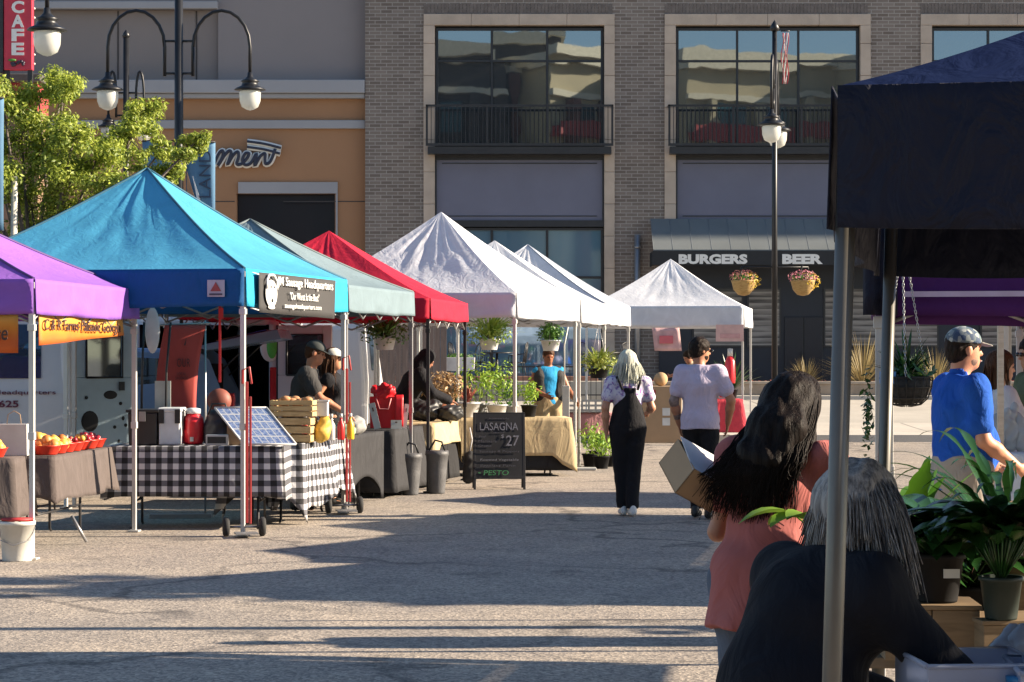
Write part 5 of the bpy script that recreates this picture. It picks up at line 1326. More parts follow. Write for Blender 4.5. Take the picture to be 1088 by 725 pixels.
slat_crate((-2.08, 22.57, ZT_+.245), (.42, .32, .16), -9, 'pale slatted crate on top of the stack left of the man in the cap')
q = thing('bread_rolls', 'pile of bread rolls and sausages in the top wooden crate', 'food', (-2.10, 22.57, ZT_+.36), group=None); mb = MB()
for i in range(16): mb.ball((rnd.uniform(-.18, .18), rnd.uniform(-.12, .12), rnd.uniform(0, .06)), (.05, .035, .03), 8, 6)
mb.build('rolls', mat('bread', (.45, .22, .10), .7, var=.4, vs=20), q)
t = thing('yellow_bag', 'yellow sack slumped against the wooden crates', 'bag', (-1.83, 22.60, ZT_)); S = Blob(.012, .04); S.ell((0, 0, .09), (.09, .10, .10)); S.ell((.03, 0, .18), (.06, .07, .07)); S.wrinkle(.006, (30, 30, 30)); S.build('sack', mat('yellow_sack', (.60, .38, .06), .6), t)
t = thing('white_tub', 'small white tub with lid beside the top crate', 'tub', (-1.83, 22.62, ZT_+.245)); MB().box((0, 0, .07), (.13, .13, .14)).build('tub', mat('plastic_white', (.6, .62, .64)), t, bevel=.01); MB().box((0, 0, .148), (.14, .14, .016)).build('lid', mat('plastic_white', (.6, .62, .64)), t)
def bottle(loc, m, label, s=1.0, cap=None):
    t = thing('sauce_bottle', label, 'bottle', loc, group='bottles on the sausage stall'); MB().lathe([(.028*s, 0), (.032*s, .01), (.032*s, .13*s), (.012*s, .17*s), (.012*s, .2*s), (0, .2*s)], n=14).build('bottle', m, t); MB().lathe([(.014*s, .19*s), (.014*s, .225*s), (0, .225*s)], n=10).build('cap', cap or M_legw, t)
Mr = mat('ketchup', (.45, .02, .02), .3); Mc_ = mat('clear_plastic', (.55, .52, .5), .15); My = mat('mustard', (.65, .42, .03), .3)
for i, (m_, lb) in enumerate(((Mr, 'red sauce bottle nearest the wooden crates'), (Mc_, 'pale sauce bottle next to the red one'), (Mr, 'red sauce bottle between two pale bottles'), (Mc_, 'pale bottle behind the red sauces'), (Mr, 'red topped jar at the end of the row of sauces'), (My, 'mustard bottle in front of the man in the cap'))):
    bottle((-2.02+.085*i, 23.0+.12*(i % 3), ZT_), m_, lb, 1.15)
t = thing('griddle', 'flat black griddle in front of the man in the cap', 'griddle', (-1.96, 23.7, ZT_)); MB().box((0, 0, .05), (.42, .34, .1)).build('body', M_blk, t, bevel=.01); MB().box((0, -.18, .05), (.2, .02, .03)).build('handle', M_legg, t)
def lump(loc, dims, m, label, name='plastic_bag', cat='bag', seed=0):
    t = thing(name, label, cat, loc); S = Blob(.012, .04); r_ = random.Random(seed)
    S.ell((0, 0, dims[2]*.45), (dims[0]/2, dims[1]/2, dims[2]*.5))
    for k in range(4): S.ell((r_.uniform(-.3, .3)*dims[0], r_.uniform(-.3, .3)*dims[1], dims[2]*r_.uniform(.4, .9)), (dims[0]*.25, dims[1]*.25, dims[2]*.22))
    S.wrinkle(.008, (34, 34, 30), seed); S.cut((0, 0, .003), (0, 0, -1)); S.build('bag', m, t); return t
M_poly = mat('thin_polythene', (.58, .58, .56), .25, trans=.4)
lump((-1.72, 23.85, ZT_), (.26, .24, .14), mat('green_cloth', (.25, .33, .22), .8), 'crumpled pale green cloth at the end of the side gingham table', 'cloth_bundle', 'cloth', 2)
lump((-1.66, 24.85, ZT_), (.24, .22, .20), M_poly, 'crumpled white plastic bag on the charcoal covered table', seed=3)
# red roll banner
rbn = thing('roller_banner', 'tall red fabric banner on a stand behind the gingham table', 'banner', (ax(192, 23.2), 23.2, 0), 6)
MB().grid(lambda s, q: (-.20+.40*s+.10*(q-.5)-.03*math.sin(q*3), .02*math.sin(s*5+q*3), 1.0+.90*q), 10, 20).build('sheet', mat('banner_brick_red', (.42, .055, .045), .75, var=.1, vs=2, trans=.1, bmp=.3, bs=5), rbn, solid=.004)
text('OUR', mat('banner_dark_text', (.09, .02, .02)), rbn, (.03, -.05, 1.53), width=.13, height=.085)
text('LOCAL\nSAUSAGE', mat('banner_dark_text', (.09, .02, .02)), rbn, (.01, -.05, 1.40), width=.12, height=.07)
q = MB(); q.prism([(-.01+.04, 1.70), (.02+.04, 1.78), (.05+.0, 1.70)], -.045, -.04); q.build('flame_emblem', mat('banner_dark_text', (.09, .02, .02)), rbn)
q = MB(); q.cyl((.24, .04, .02), (.24, .04, 1.95), .012, n=6); q.cyl((-.2, .03, 1.90), (.29, .03, 1.92), .012, n=6); q.bx(-.3, .3, -.1, .1, 0, .04); q.build('stand', M_legg, rbn)
t = thing('white_card', 'blank white card propped on the lid of the white cooler', 'card', (ax(173, 22.25), 22.25, 1.10)); MB().box((0, 0, .13), (.15, .012, .26)).build('card', mat('card_white', (.52, .52, .48), .7), t)
t = thing('red_cushion', 'round reddish brown lid behind the sloping board', 'lid', (ax(233, 23.0), 23.0, 1.02)); MB().ball((0, 0, .14), (.12, .09, .12), 16, 10).build('lid', mat('terracotta', (.22, .06, .04), .6), t); MB().cyl((0, 0, -.25), (0, 0, .04), .02).build('stem', M_blk, t)

# gift bag and cards on the charcoal cloth
t = thing('gift_bag', 'bright red gift bag stuffed with red tissue on the charcoal cloth', 'bag', (-1.47, 26.95, ZT_)); M_gift = mat('gift_red', (.62, .012, .02), .45, var=.1, vs=5, bmp=.4, bs=8)
MB().box((0, 0, .18), (.30, .16, .36), taper=1.05).build('bag', M_gift, t, bevel=.004)
S = Blob(.012, .02)
for k in range(9): S.ell((rnd.uniform(-.13, .13), rnd.uniform(-.06, .06), rnd.uniform(.36, .48)), (.06, .05, .06))
S.wrinkle(.010, (40, 40, 40)); S.build('tissue', M_gift, t)
MB().tube([(-.08, -.09, .34), (-.04, -.11, .22), (.06, -.11, .22), (.09, -.09, .34)], .008, 6).build('ribbon', mat('ribbon_pink', (.7, .25, .25)), t)
q = MB(); q.grid(lambda s, q_: (.13+.10*s, -.10-.02*math.sin(q_*4), .02+.36*q_), 4, 6); q.build('drape', M_gift, t, solid=.005)
for i, (u, v, Yc, h_, w_, rr_, lb) in enumerate(((398, 448, 26.6, .30, .075, 14, 'white menu card leaning on the red gift bag'), (431, 448, 26.9, .28, .05, -6, 'narrow white menu card right of the red gift bag'), (421, 458, 26.6, .10, .12, 0, 'small white price card on the charcoal cloth'))):
    t = thing('menu_card', lb, 'card', (ax(u, Yc), Yc, ZT_+h_/2*.97+.0), rot=(R(-8), R(-rr_), 0), group='white cards on the charcoal table'); MB().box((0, 0, 0), (w_, .008, h_)).build('card', mat('card_white', (.52, .52, .48)), t)
    MB().box((0, -.006, h_*.25), (w_*.2, .003, h_*.15)).build('print', M_bt, t)

# chalkboard
yb0 = 28.3
cbd = thing('chalkboard', 'black A-frame chalkboard advertising lasagna for $27 on the asphalt', 'chalkboard', (ax(530, yb0), yb0, 0), 3)
tilt = R(12)
fr = thing('front', 'x', 'x'); bpy.data.objects.remove(fr)
def panel(par, sgn, name):
    q = MB(); Wd = .57; y0 = -.20*sgn; sl_ = math.sin(tilt); 
    def L_(z): return sgn*(-.20+.20*z/.90)
    R3 = Matrix.Rotation(-tilt*sgn, 3, 'X')
    q.box((0, L_(.50), .52), (Wd, .018, .78), R3); 
    for x in (-1, 1): q.box((x*(Wd/2+.012), L_(.45), .45), (.03, .028, .92), R3)
    q.box((0, L_(.90), .90), (Wd+.05, .028, .03), R3); q.box((0, L_(.14), .14), (Wd+.05, .026, .03), R3)
    return q
bo = panel(cbd, 1, 'p').build('front_panel', mat('chalk_black', (.012, .012, .015), .75, var=.4, vs=3), cbd, bevel=.002)
panel(cbd, -1, 'p').build('back_panel', mat('chalk_black', (.012, .012, .015)), cbd, bevel=.002)
M_ch = mat('chalk_white', (.17, .17, .20), .9, var=.5, vs=60); M_chg = mat('chalk_green', (.05, .20, .08), .9, var=.5, vs=60); M_ch2 = mat('chalk_dim', (.07, .07, .09), .9, var=.5, vs=60)
def chalk(s, x, z, w_, h_, m, shear=.1, bold=0):
    y = -.20+.2222*z-.022
    text(s, m, bo, (x, y, z), (R(90)-tilt, 0, 0), width=w_, height=h_, ext=.001, shear=shear, bold=bold)
chalk('homemade', 0, .845, .24, .022, M_ch2); chalk('LASAGNA', 0, .75, .46, .095, M_ch, 0, .005); chalk('family', 0, .675, .14, .02, M_ch2)
chalk('$', .04, .63, .035, .05, M_ch); chalk('27', .16, .58, .16, .13, M_ch, .05, .005)
chalk('Beef', -.20, .63, .09, .026, M_ch2); chalk('Marinara', -.14, .575, .22, .03, M_ch2); chalk('Cheese', -.17, .52, .16, .026, M_ch2)
chalk('Sausage & Peppers', 0, .45, .48, .035, M_ch2); chalk('Roasted Vegetable', .0, .35, .46, .035, M_ch); chalk('Eggplant Parm', -.02, .28, .42, .035, M_ch2); chalk('PESTO', -.04, .20, .30, .06, M_chg, .1, .005); chalk('-', -.24, .20, .03, .012, M_chg)

# ------------------------------------------------------------------ potted and hanging plants of the white tents
M_potw = mat('pot_white', (.55, .56, .58), .45); M_potk = mat('pot_black', (.008, .008, .009), .7, spec=.2); M_terr = mat('pot_terracotta', (.36, .13, .07), .8, var=.2)
def pot(par, m, r, h): MB().lathe([(r*.72, 0), (r*.74, .006), (r*.96, h*.9), (r*1.04, h*.9), (r*1.04, h), (r*.93, h), (r*.88, h*.86), (0, h*.84)], n=20).build('pot', m, par)
def potted(loc, label, m, r, h, kind, fm, size=.3, n=150, group='potted plants on the stalls', ls=None, seed=0):
    t = thing('potted_plant', label, 'potted plant', loc, group=group); pot(t, m, r, h); q = MB(); rr_ = random.Random(seed)
    if kind == 'bush':
        leaf_cloud(q, (0, 0, h+size*.55), (size*.55, size*.55, size*.6), n, ls or .035, .25, rr_)
        for k in range(5): a = k*1.3; q.tube([(0, 0, h*.8), (.4*size*math.cos(a), .4*size*math.sin(a), h+size*.6)], .004, 4)
    elif kind == 'fern': strap_plant(q, (0, 0, h*.9), n, size, ls or .014, 1.1, 7, .9, .25, rr_)
    elif kind == 'strap': strap_plant(q, (0, 0, h*.9), n, size, ls or .02, .5, 6, 1.1, 0, rr_)
    q.build('foliage', fm, t); return t
def hanging_pot(u, v, Y, zc, label, m=None, fm=None, r=.14, h=.15, size=.38, n=90):
    z = az(v, Y); t = thing('hanging_pot', label, 'hanging plant', (ax(u, Y), Y, z), group='plants hung from the white tent frame'); pot(t, m or M_potw, r, h)
    q = MB(); strap_plant(q, (0, 0, h), n, size, .016, 1.0, 6, .8, .2); leaf_cloud(q, (0, 0, h+.08), (size*.75, size*.75, .20), 320, .032); q.build('foliage', fm or F_mid, t)
    q = MB()
    for k in range(3): a = k*2.1+.4; q.tube([(r*math.cos(a), r*math.sin(a), h), (0, 0, zc-z)], .004, 4)
    q.build('hanger', M_legg, t)
hanging_pot(520, 372, 31.6, 2.15, 'lush fern hanging under the tallest white tent', fm=foliage('fern_fresh', (.10, .22, .02), (.40, .52, .10)), size=.5)
hanging_pot(585, 373, 32.8, 2.15, 'white pot of leafy green hanging in front of the vest wearing person', size=.28)
hanging_pot(409, 372, 29.4, 2.05, 'trailing plant with pale blooms hanging under the crimson tent', fm=foliage('fern_deep', (.03, .10, .02), (.12, .24, .06)), size=.5, m=M_potw)
hanging_pot(636, 402, 36.0, 2.1, 'round yellow green plant hanging below the second white tent', m=M_potk, fm=foliage('fern_yellow', (.13, .20, .02), (.36, .40, .08)), size=.45, r=.16)
F_new = foliage('leaf_bright', (.12, .26, .02), (.38, .52, .06))
zt = .778
for i, (u, Y, m_, r_, h_, kd, fm, sz, nn, lb) in enumerate((
    (497, 31.35, M_potw, .17, .20, 'strap', F_red, .25, 40, 'wide white pot with a low dark reddish plant on the sand cloth'),
    (508, 31.75, M_potw, .15, .18, 'bush', F_new, .62, 260, 'tall yellow green shrub in a white pot behind the chalkboard'),
    (528, 31.45, M_potw, .14, .17, 'bush', F_new, .55, 260, 'bright green leafy plant in a white pot beside the tent pole'),
    (541, 31.7, M_potw, .12, .15, 'bush', F_mid, .35, 130, 'low green herb in a white pot right of the bright leafy plant'),
    (562, 31.55, M_potk, .11, .16, 'bush', F_new, .32, 150, 'lime green seedling in a black pot at the right end of the plant table'),
    (480, 31.6, M_terr, .13, .15, 'bush', F_dark, .24, 80, 'small dark plant in a terracotta pot on the plant table'))):
    potted((ax(u, Y), Y, zt), lb, m_, r_, h_, kd, fm, sz, nn, seed=i)
for i, (u, Y, z, m_, r_, h_, kd, fm, sz, nn, lb) in enumerate((
    (628, 33.6, 0, M_potk, .13, .20, 'bush', F_new, .42, 200, 'bright green plant in a black pot on the asphalt, first right of the tent leg'),
    (639, 33.3, 0, M_potk, .12, .18, 'bush', F_new, .34, 160, 'bright green plant in a black pot on the asphalt beside the blonde woman'),
    (635, 34.6, 0, M_potk, .13, .20, 'bush', F_mid, .5, 200, 'taller mid green plant in a black pot behind the two bright ones'),
    (648, 33.9, 0, M_potk, .10, .16, 'bush', F_new, .28, 120, 'smallest bright green plant, half behind the blonde woman'))):
    potted((ax(u, Y), Y, z), lb, m_, r_, h_, kd, fm, sz, nn, group='potted plants on the ground by the white tents', seed=20+i)
# black goods between grey and crimson tents: pumpkins, terracotta trays
for i, (u, v, Y, dm, mm_, lb, nm) in enumerate(((452, 425, 29.8, (.4, .3, .25), mat('black_sack', (.02, .02, .02), .5), 'black bin bag heaped on the first sand cloth', 'bin_bag'), (478, 420, 30.0, (.35, .3, .20), mat('black_sack', (.02, .02, .02)), 'low black bag beside the hooded person', 'bin_bag'))):
    lump((ax(u, 29.5), 29.5, .78), dm, mm_, lb, nm, 'bag', i+5)
t = thing('straw_hat_pile', 'bundle of dried straw flowers by the hooded person', 'dried flowers', (ax(470, 30.2), 30.4, .78)); q = MB(); leaf_cloud(q, (0, 0, .42), (.34, .2, .2), 420, .04); q.build('flowers', foliage('straw', (.30, .18, .08), (.55, .40, .22)), t); MB().lathe([(.12, 0), (.15, .24), (.14, .24), (.1, .02)], n=18).build('vase', M_terr, t)
t = thing('terracotta_tray', 'orange terracotta trough on the plant table left of the white pots', 'trough', (ax(468, 31.4), 31.35, .778)); MB().box((0, 0, .09), (.34, .2, .18), taper=1.08).build('trough', M_terr, t, bevel=.01)

# goods by the person in the vest
t = thing('black_crate', 'black plastic crate stack on the ground between white tent legs', 'crate', (ax(589, 33.0), 33.0, 0)); q = MB()
for k in range(2):
    q.box((0, 0, .14+.27*k), (.42, .34, .24)); q.box((0, 0, .255+.27*k), (.45, .37, .03))
q.build('crates', M_potk, t, bevel=.008)
fold_table((ax(614, 34.6), 34.6), 1.0, .6, .74, 0, 'small folding table at the right of the person in the vest'); t = thing('grey_basket', 'grey plastic crate tilted on the small table by the blonde woman', 'crate', (ax(622, 34.4), 34.4, .77), 0); 
q = MB()
for z in (.02, .09, .16):
    for s in (-1, 1): q.box((0, s*.16, z+.01), (.5, .015, .025)); q.box((s*.25, 0, z+.01), (.015, .32, .025))
for x in (-.25, -.15, -.05, .05, .15, .25):
    for s in (-1, 1): q.box((x, s*.16, .09), (.02, .016, .18))
q.box((0, 0, .01), (.5, .32, .01)); q.build('basket', mat('crate_grey', (.33, .34, .35), .5), t)
cloth((ax(614, 34.6), 34.6), 1.0, .6, .765, 0, .32, cloth_mat('cloth_pink', (.45, .22, .22), .4), 'faded pink cloth on the small table by the blonde woman', seed=31)
t = thing('white_stand', 'tall white flat stand with base plate beside the white tent leg', 'stand', (ax(601, 33.0), 32.9, 0)); q = MB(); q.box((0, 0, .60), (.10, .07, 1.16)); q.box((.05, 0, .02), (.75, .3, .03)); q.build('board', M_legw, t, bevel=.006); MB().tube([(-.02, 0, 1.18), (-.02, 0, 1.75), (.03, 0, 2.0)], .012, 6).build('pole', M_legw, t)

# far white tent goods
t = thing('cardboard_counter', 'large tan cardboard carton used as a counter with white labels behind the two shoppers', 'box', (ax(690, 43.4), 43.4, 0)); MB().box((0, 0, .52), (1.15, .6, 1.04)).build('carton', M_card, t, bevel=.01)
q = MB(); q.bx(-.10, .10, -.306, -.301, .90, .97); q.build('red_tape', M_redp, t); q = MB(); q.bx(.22, .36, -.306, -.301, .32, .46); q.bx(.22, .36, -.306, -.301, .50, .64); q.build('label', mat('label_white', (.6, .6, .58)), t)
t = thing('bread_loaf_bag', 'round tan bread loaf on the cardboard carton', 'bread', (ax(702, 43.3), 43.3, 1.045)); MB().ball((0, 0, .12), (.13, .12, .13), 14, 10).build('loaf', mat('loaf', (.42, .27, .14), .8, var=.2), t)
for i, (x, z) in enumerate(((0, 0), (.27, 0), (.02, .13), (.28, .13), (.0, .26))):
    t = thing('berry_box', ['clear box of strawberries at the lower front of the stack', 'clear box of strawberries at the lower right of the stack', 'clear box of strawberries in the middle of the stack', 'clear box of strawberries, middle right of the stack', 'clear box of strawberries topping the stack'][i], 'berry box', (3.80+x, 45.15, .77+z), group='boxes of strawberries on the red cloth'); MB().box((0, 0, .058), (.24, .3, .11)).build('box', mat('clear_box', (.5, .46, .46), .2), t, bevel=.006); q = MB(); q.bx(-.10, .10, -.153, -.151, .03, .075); q.build('berries', Mr, t)
potted((4.25, 45.6, .77), 'dark spiky plant in a black pot at the right of the red cloth', M_potk, .13, .18, 'strap', F_dark, .7, 60, seed=41)
# hanging sign and peach paper under far tent
t = thing('hanging_poster', 'pink and white paper poster hanging from the front of the far white tent', 'poster', (ax(707, 44.9), 44.85, 0)); MB().grid(lambda s, q_: (-.26+.52*s+.05*(1-q_), .02*math.sin(s*4), 1.69+.44*q_), 6, 6).build('sheet', mat('poster_pink', (.62, .40, .40), .7, var=.2, vs=5, trans=.2), t, solid=.004)
MB().bx(-.12, .14, -.03, -.024, 1.83, 1.98).build('print', mat('poster_print', (.55, .12, .14)), t)
t = thing('price_sheet', 'peach coloured sheet pinned at the right corner of the far white tent', 'poster', (ax(776, 44.9), 44.85, 0)); MB().bx(-.28, .25, 0, .008, 1.87, 2.19).build('sheet', mat('sheet_peach', (.62, .42, .40), .7, trans=.2), t); MB().bx(-.2, .18, -.005, -.001, 1.93, 2.02).build('print', mat('poster_print2', (.5, .28, .28)), t)
# ------------------------------------------------------------------ vehicles behind the left stalls
M_van = mat('van_white_paint', (.62, .62, .64), .3, var=.05, vs=1.5, dirt=.1); M_vand = mat('van_interior', (.014, .014, .016), .7); M_vin = mat('van_door_inner', (.38, .50, .58), .35, var=.08)
M_tyre = mat('tyre_rubber', (.016, .016, .017), .8); M_rim = mat('wheel_rim', (.35, .35, .37), .35, .7); M_vglass = glass_mat('vehicle_glass', (.5, .6, .68), .32, .03, .004, (.03, .04, .045)); M_tail = mat('tail_light_red', (.50, .02, .03), .2)
def wheel(par, loc, r=.34, w_=.22):
    o = MB().lathe([(r*.62, -w_/2), (r*.93, -w_/2), (r, -w_*.3), (r, w_*.3), (r*.93, w_/2), (r*.62, w_/2)], n=24).build('wheel', M_tyre, par, loc=loc, rot=(R(90), 0, 0))
    MB().lathe([(0, -w_*.42), (r*.2, -w_*.45), (r*.6, -w_*.38), (r*.64, -w_/2), (r*.64, w_/2), (r*.6, w_*.38), (0, w_*.4)], n=20).build('rim', M_rim, o)
def van(label, loc, rz, L=5.4, W=1.95, H=2.35, openrear=True, side_glass=((.3, 1.6), (1.75, 3.1)), paint=None, tail=True):
    """x: rear 0 to nose -L; y: width; the rear opening faces +x"""
    t = thing('parked_van', label, 'van', loc, rz, group='vans parked behind the left stalls'); paint = paint or M_van
    prof = [(0, .42), (0, 1.2), (-.03, H-.35), (-.12, H-.08), (-.3, H), (-L+1.7, H-.02), (-L+1.35, H-.12), (-L+.75, 1.35), (-L+.15, 1.10), (-L, .85), (-L+.02, .42)]
    q = MB(); a = W/2
    inset = lambda z: 0 if z < 1.25 else .10*(z-1.25)/(H-1.25)
    n = len(prof); k = 0
    for s in (-1, 1):
        for x, z in prof: q.v.append(Vector((x, s*(a-inset(z)), z)))
    q.face(range(n)); q.face([n+i for i in range(n)][::-1])
    for i in range(2 if openrear else 0, n):
        j = (i+1) % n
        if openrear and i in (0, 1): continue
        q.face((i, n+i, n+j, j))
    if openrear:
        # door frame pillars and inner box
        q.bx(-.10, 0, -a+.002, -a+.14, .42, H-.30); q.bx(-.10, 0, a-.14, a-.002, .42, H-.30); q.bx(-.14, -.02, -a+.14, a-.14, H-.36, H-.16); q.bx(-.14, .02, -a+.14, a-.14, .42, .56)
    q.build('body', paint, t, bevel=.05)
    i_ = MB(); i_.bx(-L+2, -.15, -a+.12, a-.12, .5, .55); i_.bx(-L+2, -L+2.05, -a+.12, a-.12, .5, H-.2)
    for s in (-1, 1): i_.bx(-L+2, -.15, s*(a-.14)-.01, s*(a-.14)+.01, .5, H-.2)
    i_.bx(-L+2, -.15, -a+.12, a-.12, H-.22, H-.2); i_.build('cargo_bay', M_vand, t)
    for s in (-1, 1):
        for x0, x1 in side_glass:
            g_ = MB(); y = lambda z: s*(a-inset(z)+.006)
            g_.quad((-x0, y(1.36), 1.36), (-x1, y(1.36), 1.36), (-x1, y(H-.42), H-.42), (-x0, y(H-.42), H-.42)); g_.build('side_window', M_vglass, t, solid=.006)
        if not tail: continue
        g_ = MB(); g_.bx(-.10, .012, s*(a-.07)-.055, s*(a-.07)+.06, .95, 1.45); g_.build('tail_light', M_tail, t, bevel=.01)
        g_ = MB(); g_.bx(-.6, -L+.5, s*(a+.004)-.006, s*(a+.004)+.006, .98, .995); g_.build('side_groove', mat('groove', (.12, .12, .12), .6), t)
    w_ = MB(); w_.quad((-L+1.33, -a+.2, H-.16), (-L+1.33, a-.2, H-.16), (-L+.76, a-.12, 1.38), (-L+.76, -a+.12, 1.38)); w_.build('windscreen', M_vglass, t, solid=.01)
    for x in (-.9, -L+.95):
        for s in (-1, 1): wheel(t, (x, s*(a-.13), .34))
    b = MB(); b.bx(-.02, .14, -a+.05, a-.05, .38, .55); b.build('bumper', M_blk, t, bevel=.03)
    return t
def rear_door(par, hinge_y, s, ang, H=2.35, z0=.5, width=.86, inner=None, holes=True, glass=True, paint=None):
    """door as its own part, hinged at the rear corner; ang = opening angle"""
    h = H-.36; q = MB(); wz0, wz1 = z0+.85, h-.12
    q.bx(0, width, -.025, .025, z0, wz0); q.bx(0, .12, -.025, .025, wz0, h); q.bx(width-.12, width, -.025, .025, wz0, h); q.bx(.12, width-.12, -.025, .025, wz1, h)
    o = q.build('rear_door', paint or M_vin, par, loc=(.01, hinge_y, 0), rot=(0, 0, R(ang)), bevel=.012)
    if glass: g_ = MB(); g_.bx(.13, width-.13, -.008, .008, wz0, wz1); g_.build('window', M_vglass, o)
    g_ = MB()
    for sd in (-1, 1):
        y = .031*sd
        for p in ([(.12, wz0-.0), (.12, wz1), (width-.12, wz1), (width-.12, wz0), (.12, wz0)],): g_.tube([(a_, y, b_) for a_, b_ in p], .014, 5)
    g_.tube([(-.005, 0, z0), (-.005, 0, h)], .022, 6); g_.build('rubber_seal', M_blk, o)
    if holes:
        g_ = MB()
        for x, z, rx, rz_ in ((.16, z0+.35, .10, .12), (.18, z0+.12, .015, .02), (.5, z0+.12, .015, .02), (.12, z0+.62, .02, .02), (.52, z0+.55, .02, .02), (.55, z0+.38, .018, .025), (.40, z0+.65, .08, .05), (.58, z0+.30, .02, .02), (.45, z0+.28, .02, .02)):
            g_.ball((x, -.028, z), (rx, .006, rz_), 14, 8); g_.ball((x, .028, z), (rx, .006, rz_), 14, 8)
        g_.build('openings', M_vand, o)
    g_ = MB(); g_.bx(width-.16, width-.10, -.06, .06, z0+.7, z0+.8); g_.build('handle', M_blk, o)
    return o
YV = 24.9
v1 = van('silver white van with maroon lettering on its side, parked behind the purple tent', (ax(58, YV), YV+1.0, 0), 9, tail=False)
text('Bratwurst Headquarters', mat('maroon_text', (.13, .02, .05)), v1, (-.72, -.985, 1.205), width=1.15, height=.06)
text('303-693-1625', mat('maroon_text', (.13, .02, .05)), v1, (-.93, -.985, 1.09), width=.80, height=.075, bold=.02)
q = MB(); q.ball((-.82, -.985, .87), (.14, .008, .035), 16, 8); q.build('oval_emblem', mat('oval_grey', (.45, .44, .45)), v1)
rear_door(v1, .95, 1, 16, width=.66)
YV2 = 30.3
v2 = van('white van with open rear doors and red tail light behind the turquoise tent', (ax(205, YV2)-.0, YV2, 0), -90)
v2.location = (ax(297, YV2)-.975, YV2, 0)
rear_door(v2, -.95, -1, 0, width=.80, holes=False) if False else None
rd = rear_door(v2, .96, 1, 78, width=.72, holes=False, paint=M_van)
rd2 = rear_door(v2, -.96, -1, -78, width=.72, holes=False, paint=M_van)
q = MB(); q.ball((.0, 0, 0), (.02, .07, .16), 14, 10); q.build('green_emblem', mat('emblem_green', (.10, .50, .08)), v2, loc=(.02, .88, 1.72)); q = MB(); q.ball((0, 0, 0), (.012, .13, .2), 14, 10); q.build('emblem_ground', M_wht, v2, loc=(.012, .85, 1.72))
v3 = van('pale van showing as a narrow strip behind the man in the dark cap', (ax(388, 36.2)-.98, 36.2, 0), -90, openrear=False, side_glass=((1.9, 3.0),), tail=False)
# blue estate car with raised tailgate
cart = thing('parked_car', 'pale blue estate car with raised tailgate behind the red roller banner', 'car', (ax(246, 28.0), 28.0, 0))
M_car = mat('car_pale_blue', (.20, .30, .46), .25, .15, .05)
prof = [(0, .45), (.02, .95), (-.05, 1.0), (-.28, 1.55), (-.45, 1.68), (-2.6, 1.72), (-3.1, 1.6), (-3.9, 1.08), (-4.9, .92), (-5.0, .45)]
q = MB(); n = len(prof)
for s in (0, 1):
    for x, z in prof: q.v.append(Vector((x, (0.0+(.12 if z > 1.1 else 0)) if s == 0 else (1.8-(.12 if z > 1.1 else 0)), z)))
q.face(range(n)); q.face([n+i for i in range(n)][::-1])
for i in range(n):
    if i in (2, 3): continue
    j = (i+1) % n; q.face((i, n+i, n+j, j))
q.build('body', M_car, cart, bevel=.05)
q = MB(); q.bx(-1.7, -.12, .15, 1.65, .7, .74); q.bx(-1.72, -1.68, .15, 1.65, .7, 1.5); q.bx(-1.7, -.3, .14, .16, .7, 1.5); q.bx(-1.7, -.3, 1.64, 1.66, .7, 1.5); q.build('boot', M_vand, cart)
for y in (-.0, 1.8):
    s = -1 if y < 1 else 1
    q = MB(); yy = .10 if s < 0 else 1.70
    q.prism([(-.42, 1.08), (-.55, 1.55), (-1.55, 1.60), (-1.55, 1.06)], yy+s*.012, yy+s*.022); q.prism([(-1.65, 1.06), (-1.65, 1.60), (-2.55, 1.60), (-3.1, 1.5), (-3.45, 1.10)], yy+s*.012, yy+s*.022); q.build('side_window', M_vglass, cart)
for x in (-.95, -4.0):
    for y in (.12, 1.68): wheel(cart, (x, y, .33), .33, .2)
tg = MB(); tg.prism([(0, 0), (.1, .04), (.95, .22), (1.0, .10), (.1, -.04)], .14, 1.66); tgo = tg.build('tailgate', M_car, cart, loc=(-.42, 0, 1.70), bevel=.01); q = MB(); q.prism([(.2, .085), (.8, .215), (.8, .205), (.2, .075)], .3, 1.5); q.build('rear_window', M_vglass, tgo)
q = MB()
for y in (.22, 1.58): q.cyl((-.22, y, 1.35), (.25, y, 1.80), .012, n=6)
q.build('gas_strut', M_blk, cart)
q = MB(); q.bx(-.08, .03, -.005, .12, .8, 1.15); q.build('tail_light', M_tail, cart, bevel=.01)
